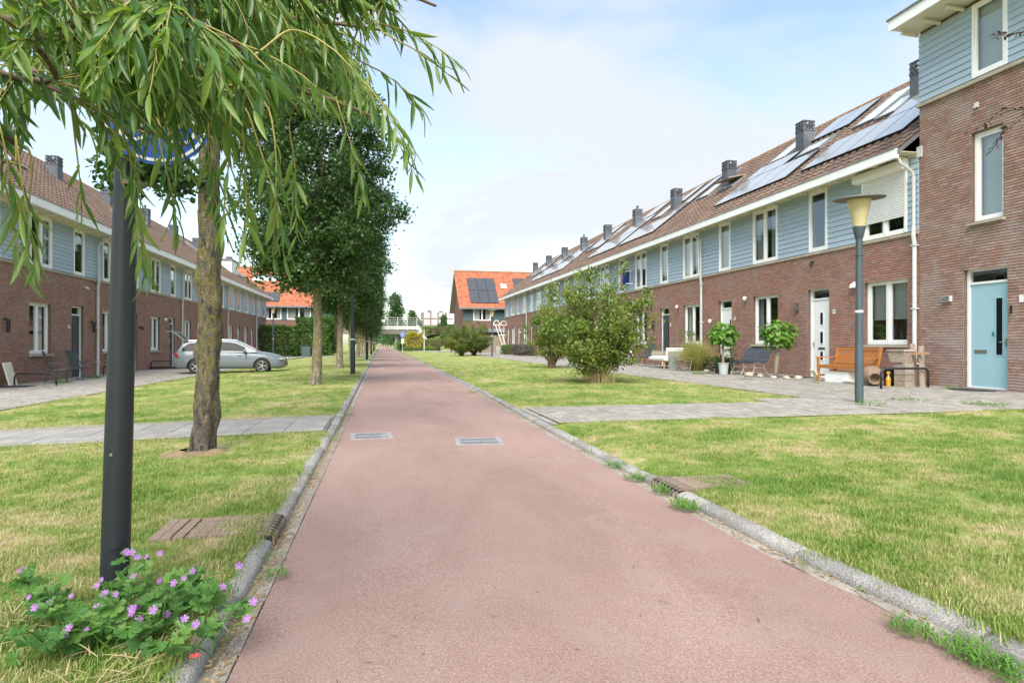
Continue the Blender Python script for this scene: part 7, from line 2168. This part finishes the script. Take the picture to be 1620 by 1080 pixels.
# openings where the sky shows
GAPS = [((275, 215), 24, .35), ((105, 185), 48, .75), ((30, 145), 36, .6), ((40, 330), 42, .7), ((150, 290), 34, .85), ((290, 345), 26, .8), ((345, 300), 20, .6), ((10, 400), 20, .0), ((520, 300), 40, .5)]
leaves = []     # (pos, dir, normal, length, width)
twigs = MB()
def strand(start, heading, L, big=1.0):
    p = Vector(start); h = Vector(heading).normalized(); step = .021 * big; n = int(L / step); pts = [p.copy()]; cand = []
    phi = rw.uniform(0, 6.28)
    for i in range(n):
        h = (h + Vector((rw.gauss(0, .05), rw.gauss(0, .05), -.045 - .02 * rw.random()))).normalized()
        p = p + h * step; pts.append(p.copy())
        if i > 1:
            phi += 2.4 + rw.uniform(-.4, .4)
            sd = h.orthogonal().normalized(); sd = (Matrix.Rotation(phi, 3, h) @ sd)
            d_ = (h * .75 + sd * .62 + Vector((0, 0, -.45 - .35 * rw.random()))).normalized()
            tl_ = i / n; ln = rw.uniform(.068, .120) * (1 - .45 * max(0, tl_ - .75) * 4 * .6) * (.75 if tl_ < .1 else 1)
            cand.append((p.copy(), d_, ln))
    # reject strands that leave the crown's outline or hang in its openings
    q = proj(pts[-1] + h * .08)
    if q is None: return False
    if not in_poly(q[0], q[1], SIL): return False
    for (c, r_, pr) in GAPS:
        for cc in (pts[-1], pts[len(pts) // 2], pts[len(pts) * 3 // 4]):
            qq = proj(cc)
            if qq and math.hypot(qq[0] - c[0], qq[1] - c[1]) < r_ and rw.random() < pr: return False
    twigs.tube([a - W0 for a in pts[::3] + [pts[-1]]], [lerp(.0026, .0010, i / max(1, len(pts[::3]))) for i in range(len(pts[::3]) + 1)], 4, False)
    for (pp, d_, ln) in cand: leaves.append((pp, d_, ln))
    return True
cnt = 0; tries = 0
while cnt < 560 and tries < 14000:
    tries += 1
    lb = rw.choice(limbs + [limbs[0], limbs[2], limbs[3], limbs[5]]); i = rw.randint(7, len(lb) - 2); s0 = lb[i].lerp(lb[i + 1], rw.random()); t__ = (lb[i + 1] - lb[i]).normalized()
    a = rw.uniform(0, 6.28); hd = t__ * 1.0 + Vector((math.cos(a) * .45, math.sin(a) * .45, rw.uniform(-.6, .3)))
    qq = proj(s0)
    if qq is None or qq[0] > 760: continue
    if strand(s0, hd, rw.uniform(.18, .50)): cnt += 1
# hanging tails placed where they dangle in the photograph
for (px, py, dd_, ex, ey, L_s) in [(205, 240, 2.0, .05, -1, .42), (215, 250, 2.1, .0, -1, .40), (30, 250, 1.5, .1, -1, .26), (50, 280, 1.6, .0, -1, .20), (10, 300, 1.5, .3, -1, .20), (150, 120, 2.0, .4, -.6, .35), (230, 130, 2.2, .4, -.5, .35), (300, 150, 2.3, .3, -.7, .3), (255, 160, 2.0, .2, -.8, .2), (385, 220, 1.6, .1, -1, .30), (400, 200, 1.7, .25, -1, .36), (430, 190, 1.8, .15, -1, .42), (365, 180, 1.6, .05, -1, .30),
                                   (560, 120, 2.2, .6, -.6, .40), (575, 100, 2.0, .8, -.3, .28), (610, 40, 1.9, .9, -.15, .26), (620, 60, 1.8, .9, -.35, .20), (610, 170, 2.3, .5, -.5, .22), (460, 220, 2.2, .2, -1, .34), (330, 200, 1.8, -.1, -1, .30), (540, 180, 2.2, .35, -.9, .30), (0, 200, 1.5, .4, -.8, .3), (120, 230, 1.8, .1, -1, .2), (500, 60, 1.6, .7, -.4, .4), (250, 210, 1.9, .2, -1, .3)]:
    s0 = unproj(px, py, dd_); hd = Vector((CS, -SN, 0)) * ex + Vector((0, 0, ey)) + Vector((SN, CS, 0)) * rw.uniform(-.1, .1)
    # a thin stem ties each tail back to the nearest limb
    best = min((p for lb in limbs for p in lb), key=lambda p: (p - s0).length)
    c1_ = best + (s0 - best) * .5 + Vector((0, 0, .03)); hh_ = hd.normalized() * -.10 + s0
    cur = [((1 - u) ** 3) * best + 3 * u * (1 - u) ** 2 * c1_ + 3 * u * u * (1 - u) * hh_ + u ** 3 * s0 for u in [q / 8 for q in range(9)]]
    twigs.tube([p - W0 for p in cur], [lerp(.0034, .0026, q / 8) for q in range(9)], 4, False)
    SIL_b = SIL; g_ = GAPS; GAPS = []; old = SIL; SIL = [(-900, -900), (1500, -900), (1500, 1500), (-900, 1500)]
    strand(s0, hd, L_s); SIL = old; GAPS = g_
wb = mb.build('trunk', M['branch'], wt, smooth=True)
twigs.build('twig', M['twig'], wt, smooth=True)
def leafmat(d_, ln, w_, rnd):
    y = d_.normalized(); r_ = Vector((rnd.gauss(0, .6), rnd.gauss(0, .6), 1 + rnd.gauss(0, .5))); z = (r_ - y * r_.dot(y)).normalized(); x = y.cross(z)
    return np.array([[x[i] * w_, y[i] * ln, z[i] * ln] for i in range(3)])
lw = [leafmat(d_, ln, ln * rw.uniform(.12, .17), rw) for (p, d_, ln) in leaves]
order = []
for i, (p, d_, ln) in enumerate(leaves):
    q = proj(p); vis = q and -40 < q[0] < 900 and -40 < q[1] < 600
    order.append((-(ln / q[2]) if vis else 1, i))
order.sort(); big = set(i for (_, i) in order[:300])
lms = []
for v, f in WL: b__ = MB(); b__.add(v, f); me = b__.mesh('leaf', True); me.materials.append(M['willow']); lms.append(me)
for i in big: put_leaf(lms[i % 3], wt, leaves[i][0] - W0, lw[i])
for k in range(3):
    idx = [i for i in range(len(leaves)) if i not in big and i % 3 == k]
    me = stamp('leaf', WL[k][0], WL[k][1], np.array([lw[i] for i in idx]), np.array([tuple(leaves[i][0] - W0) for i in idx]), True); me.materials.append(M['willow']); put('leaf', me, None, wt, kind='stuff')

# ------------------------------------------------------------------ dark plum twigs at the right edge
pt_ = thing('plum_tree', 'dark red-leaved twigs reaching in at the upper right edge', 'tree', (4.35, 1.9, .06)); P0 = Vector((4.35, 1.9, .06))
mb = MB(); mb.tube([(0, 0, -.05), (-.02, .05, 1.0), (-.05, .1, 1.9), (0, .1, 2.6), (.1, .2, 3.3)], [.07, .06, .05, .035, .01], 10)
pl_leaves = []
for cps in ([(4.3, 2.0, 1.95), unproj(1700, 150, 3.3), unproj(1640, 170, 3.3), unproj(1590, 175, 3.3), unproj(1535, 208, 3.3)], [(4.3, 2.0, 2.0), unproj(1690, 165, 3.3), unproj(1625, 180, 3.3), unproj(1590, 205, 3.3), unproj(1568, 240, 3.3)], [(4.3, 2.0, 2.3), unproj(1700, 20, 3.4), unproj(1640, 45, 3.4), unproj(1600, 55, 3.4), unproj(1570, 57, 3.4)], [(4.35, 2.0, 2.4), unproj(1760, -60, 3.2), unproj(1720, 100, 3.1)]):
    pts = [Vector(p) for p in cps]; mb.tube([p - P0 for p in pts], [lerp(.012, .0018, i / (len(pts) - 1)) for i in range(len(pts))], 5)
    for i in range(1, len(pts) - 1):
        n = 10 if i > 1 else 6
        for k in range(n):
            p = pts[i].lerp(pts[i + 1], k / n) + Vector((rw.gauss(0, .008), rw.gauss(0, .008), rw.gauss(0, .006))); d_ = ((pts[i + 1] - pts[i]).normalized() * .8 + Vector((rw.gauss(0, .5), rw.gauss(0, .5), rw.gauss(-.2, .5)))).normalized(); pl_leaves.append((p, d_, rw.uniform(.022, .042)))
mb.build('trunk', M['branch'], pt_, smooth=True)
b__ = MB(); b__.add(*LEAF6); plm = b__.mesh('leaf'); plm.materials.append(M['plum'])
for (p, d_, ln) in pl_leaves: put_leaf(plm, pt_, p - P0, leafmat(d_, ln, ln * .5, rw))

# ------------------------------------------------------------------ mallow at the foot of the pole
def mallow_leaf():
    vs = [(0, .0, 0)]; n = 5; pts = []
    for i in range(n):
        a0 = R(-35 + 250 * i / n) ; 
        for (da, r_) in ((.02, .62), (.14, .92), (.5, 1.0), (.86, .92)):
            a = R(-35) + R(250) * (i + da) / n; pts.append((r_ * math.cos(a), r_ * math.sin(a)))
    a = R(215); pts.append((.6 * math.cos(a), .6 * math.sin(a)))
    m_ = len(pts); vs = [(0, 0, -.06)] + [(x * .5, y * .5, .10 * (x * x + y * y) * (1 + .5 * math.sin(9 * math.atan2(y, x))) - .05) for (x, y) in pts]
    return vs, [(0, i + 1, i + 2) for i in range(m_ - 1)]
mlv = mallow_leaf(); b__ = MB(); b__.add(*mlv); mlm = b__.mesh('leaf'); mlm.materials.append(M['mallow'])
def flower_mesh():
    vs = []; fs = []
    for i in range(5):
        a = 2 * PI * i / 5; ca, sa = math.cos(a), math.sin(a)
        loc = [(0, 0, 0), (.12, -.09, .02), (.5, -.20, .14), (.52, -.07, .12), (.44, 0, .10), (.52, .07, .12), (.5, .20, .14), (.12, .09, .02)]; k = len(vs)
        vs += [(x * ca - y * sa, x * sa + y * ca, z) for (x, y, z) in loc]; fs.append(tuple(range(k, k + 8)))
    k = len(vs); vs += [(.05, 0, .02), (0, .05, .02), (-.05, 0, .02), (0, -.05, .02), (0, 0, .16)]; fs += [(k, k + 1, k + 4), (k + 1, k + 2, k + 4), (k + 2, k + 3, k + 4), (k + 3, k, k + 4)]
    return vs, fs
b__ = MB(); b__.add(*flower_mesh()); flm = b__.mesh('flower'); flm.materials.append(M['petal'])
rm = random.Random(31)
ml = thing('mallow', 'sprawling mallow plant with lobed leaves and purple flowers at the foot of the thick pole', 'plant', (-.87, 2.66, gz(-.95))); ML0 = Vector((-.87, 2.66, gz(-.95)))
stems = MB(); nl = 0; nf = 0
for s_ in range(64):
    a = rm.uniform(0, 2 * PI); c = Vector((rm.uniform(-.35, .30), rm.uniform(-.25, .16), 0)); reach = rm.uniform(.08, .26)
    if s_ in (0, 1, 2): c = Vector((-.25, .05, 0)); a = R(150 + s_ * 20); reach = .34
    if c.x > .12 and rm.random() < .3: a = R(rm.uniform(-60, 60))
    up = rm.uniform(.06, .22) + (.10 if s_ < 3 else 0); pts = []
    for j in range(7):
        t__ = j / 6; pts.append(c + Vector((math.cos(a) * reach * t__, math.sin(a) * reach * t__ * .8, up * math.sin(t__ * 1.7) + .01)) + Vector((rm.gauss(0, .006), rm.gauss(0, .006), 0)))
    stems.tube(pts, [.0035 - .0003 * j for j in range(7)], 5, False)
    for j in range(1, 7):
        for _ in range(1 if (j < 3 or s_ % 2) else 2):
            if nl >= 292: break
            p = pts[j]; pa = rm.uniform(0, 2 * PI); off = Vector((math.cos(pa) * .035, math.sin(pa) * .035, rm.uniform(.005, .04))); q = p + off; stems.tube([p, q], .0014, 3, False)
            sz = rm.uniform(.045, .085) * (1.1 if j < 5 else .6)
            z = Vector((rm.gauss(0, .35), rm.gauss(-.35, .35), 1)).normalized(); y = (Vector((math.cos(pa), math.sin(pa), 0)) - z * z.dot(Vector((math.cos(pa), math.sin(pa), 0)))).normalized(); x = y.cross(z)
            o = put_leaf(mlm, ml, q, np.array([[x[i] * sz, y[i] * sz, z[i] * sz] for i in range(3)])); nl += 1
    if s_ % 2 == 0 or s_ < 3 or s_ % 5 == 0:
        for q_ in range(rm.choice((1, 1, 2))):
            p = pts[-1 - q_] + Vector((rm.gauss(0, .02), rm.gauss(-.01, .02), rm.uniform(.015, .04))); z = Vector((rm.gauss(0, .3), -.75 + rm.gauss(0, .25), .55)).normalized(); x = z.orthogonal().normalized(); y = z.cross(x); sz = rm.uniform(.020, .030)
            stems.tube([pts[-1 - q_], p], .0012, 3, False)
            put_leaf(flm, ml, p, np.array([[x[i] * sz, y[i] * sz, z[i] * sz] for i in range(3)]), 'flower'); nf += 1
stems.build('stem', M['weed'], ml)
o = put_leaf(flm, None, Vector((-.62, 2.33, .085)), np.diag([.035, .035, .02]) , 'fallen_flower'); o.data = flm.copy(); o.data.materials[0] = M['red_flower']; tag(o, 'small red fallen blossom on the kerb below the mallow', 'flower')

# weeds in the gutters and at the kerbs
def rosette(x, y, r_, label, n=26, mat='weed', tall=.5, seed=1, z=None, spread=1.0):
    rnd = random.Random(seed); V = []; F = []
    mbx = MB()
    for i in range(n):
        a = rnd.uniform(0, 2 * PI); l = r_ * rnd.uniform(.25, .75); w_ = l * rnd.uniform(.07, .14); up = rnd.uniform(.15, tall) * l
        c, s_ = math.cos(a), math.sin(a); ja = rnd.uniform(0, 6.28); jr = r_ * spread * math.sqrt(rnd.random()); jx, jy = jr * math.cos(ja), jr * math.sin(ja) * 1.3
        P = [(0, 0), (.35, .45), (.7, .35), (1, 0)]; ws = [.25, 1, .8, .05]; vs = []
        for (t__, ww_), (_, zz) in zip(zip([0, .35, .7, 1], ws), P):
            rr_ = l * t__; z_ = up * math.sin(t__ * 2.4)
            vs += [(jx + c * rr_ - s_ * w_ / 2 * ww_, jy + s_ * rr_ + c * w_ / 2 * ww_, z_), (jx + c * rr_ + s_ * w_ / 2 * ww_, jy + s_ * rr_ - c * w_ / 2 * ww_, z_)]
        mbx.add(vs, [(0, 1, 3, 2), (2, 3, 5, 4), (4, 5, 7, 6)])
    o = mbx.build('weed', M[mat], None, (x, y, (gz(x) if z is None else z) - .01)); tag(o, label, 'weed')
def gp_(px, py, z=0.0): dd_ = 1000 * (CAM_H - z) / (py - 543); v = unproj(px, py, dd_); return v.x, v.y
for i, (px, py, r_, n, ta, lab) in enumerate([(1443, 968, .075, 220, .9, 'dense green weed tuft on the right kerb near the bottom right'), (1530, 1000, .085, 280, .8, 'long low green weed mat in the gutter at the bottom right'), (1590, 1030, .085, 260, .8, 'green weed mat in the bottom right corner'), (1278, 893, .07, 26, .5, 'flat leafy rosette on the right kerb'),
                                             (1372, 933, .05, 20, .5, 'tiny weed in the right gutter'), (1083, 800, .09, 240, 1.1, 'grass tuft beside the right kerb inlet'), (1048, 775, .08, 180, 1.0, 'grass tuft left of the right kerb inlet'), (930, 716, .07, 30, 1.4, 'upright yellowish weed at the right kerb before the cross path'), (1005, 755, .09, 160, .9, 'strip of grass growing in the right gutter'), (975, 735, .09, 160, .9, 'thin strip of grass in the right gutter, farther one'),
                                             (437, 905, .06, 120, .9, 'weed growing between left kerb and asphalt'), (432, 880, .06, 40, 1.0, 'yellow-green weed in the left gutter'), (530, 694, .07, 60, .8, 'small weed at the left kerb by the side path'), (495, 750, .06, 40, .8, 'small weed on a left kerb joint'), (552, 655, .08, 80, .6, 'weeds in the left gutter beyond the side path'), (1378, 640, .25, 60, .5, 'weeds round the foot of the near funnel lamp'), (748, 616, .10, 90, .9, 'weeds on the right kerb in the middle distance'), (1455, 612, .16, 120, 1.2, 'grass tuft at the foot of the drainpipe'), (1500, 617, .15, 90, .9, 'weeds along the wall left of the blue door'), (1420, 606, .12, 80, 1.2, 'weeds between the bike hoop and the wooden block'), (1560, 641, .30, 80, .3, 'flat weeds in the pavement below the blue door'), (1440, 634, .28, 60, .3, 'flat weeds in the pavement right of the near funnel lamp'), (1290, 607, .14, 60, .6, 'weeds at the left legs of the orange bench'), (1185, 601, .2, 90, .4, 'moss and weeds on the edging below the blue bench'), (150, 598, .25, 140, .8, 'weeds at the foot of the wall below the slate door on the left'), (100, 606, .25, 120, .7, 'weeds in the strip below the sling chairs'), (1105, 592, .2, 120, .6, 'weeds at the foot of the ornamental grass')]):
    if n:
        x, y = gp_(px, py, .03 if px > 330 and px < 1380 and py > 640 else (-.12 if px < 330 else .09)); rosette(x, y, r_, lab, n, 'weed', ta, 50 + i, .03 if abs(x) < 4 else gz(x) + .03)
# dry straw lying round the mallow, leaf litter in the left gutter
def litter(name, label, pts, L, w_, mat, seed, zup=.012):
    rng = np.random.RandomState(seed); n = len(pts); a = rng.uniform(0, 2 * PI, n)
    d = np.stack([np.cos(a), np.sin(a), rng.normal(size=n) * .18], 1); s = L * rng.uniform(.4, 1.2, n)
    me = stamp(name, [(-.5, 0, 0), (.5, 0, 0), (.5, .5, .03), (-.5, .5, .03), (.3, 1, 0), (-.3, 1, 0)], [(0, 1, 2, 3), (3, 2, 4, 5)], frames(d, s, np.full(n, w_) * rng.uniform(.6, 1.4, n), None, .85), pts)
    me.materials.append(M[mat]); o = put(name, me, None); o['kind'] = 'stuff'; o['label'] = label; o['category'] = 'litter'
rng = np.random.RandomState(2); P = []
for _ in range(1500):
    x = rng.uniform(-2.3, -.6); y = rng.uniform(1.6, 2.9); 
    if x < xl(y) - .1 and noise.noise(Vector((x * 2, y * 2, 5))) > -.15: P.append((x, y, gz(x) + .03 + rng.uniform(0, .03)))
litter('straw', 'dry mown straw lying in the grass round the mallow', P, .13, .0035, 'straw', 1)
P = []
for _ in range(2600):
    y = rng.uniform(1.8, 12) ; x = xl(y) - rng.uniform(.01, .10); P.append((x, y, .004 + rng.uniform(0, .012)))
litter('leaf_litter', 'brown leaf litter lying in the left gutter', P, .022, .007, 'litter', 2)
P = []
for _ in range(1200):
    y = rng.uniform(2.2, 14); x = xr(y) + rng.uniform(.03, .10); P.append((x, y, .006 + rng.uniform(0, .008)))
litter('leaf_litter', 'brown leaf litter lying in the right gutter', P, .028, .007, 'litter', 3)
P = []
for _ in range(110):
    y = 2.2 + 9 * rng.uniform() ** 1.5; x = rng.uniform(xl(y) + .05, xr(y) - .05); P.append((x, y, .020))
litter('twig_litter', 'tiny twigs and leaf crumbs on the red asphalt', P, .03, .004, 'branch', 4)
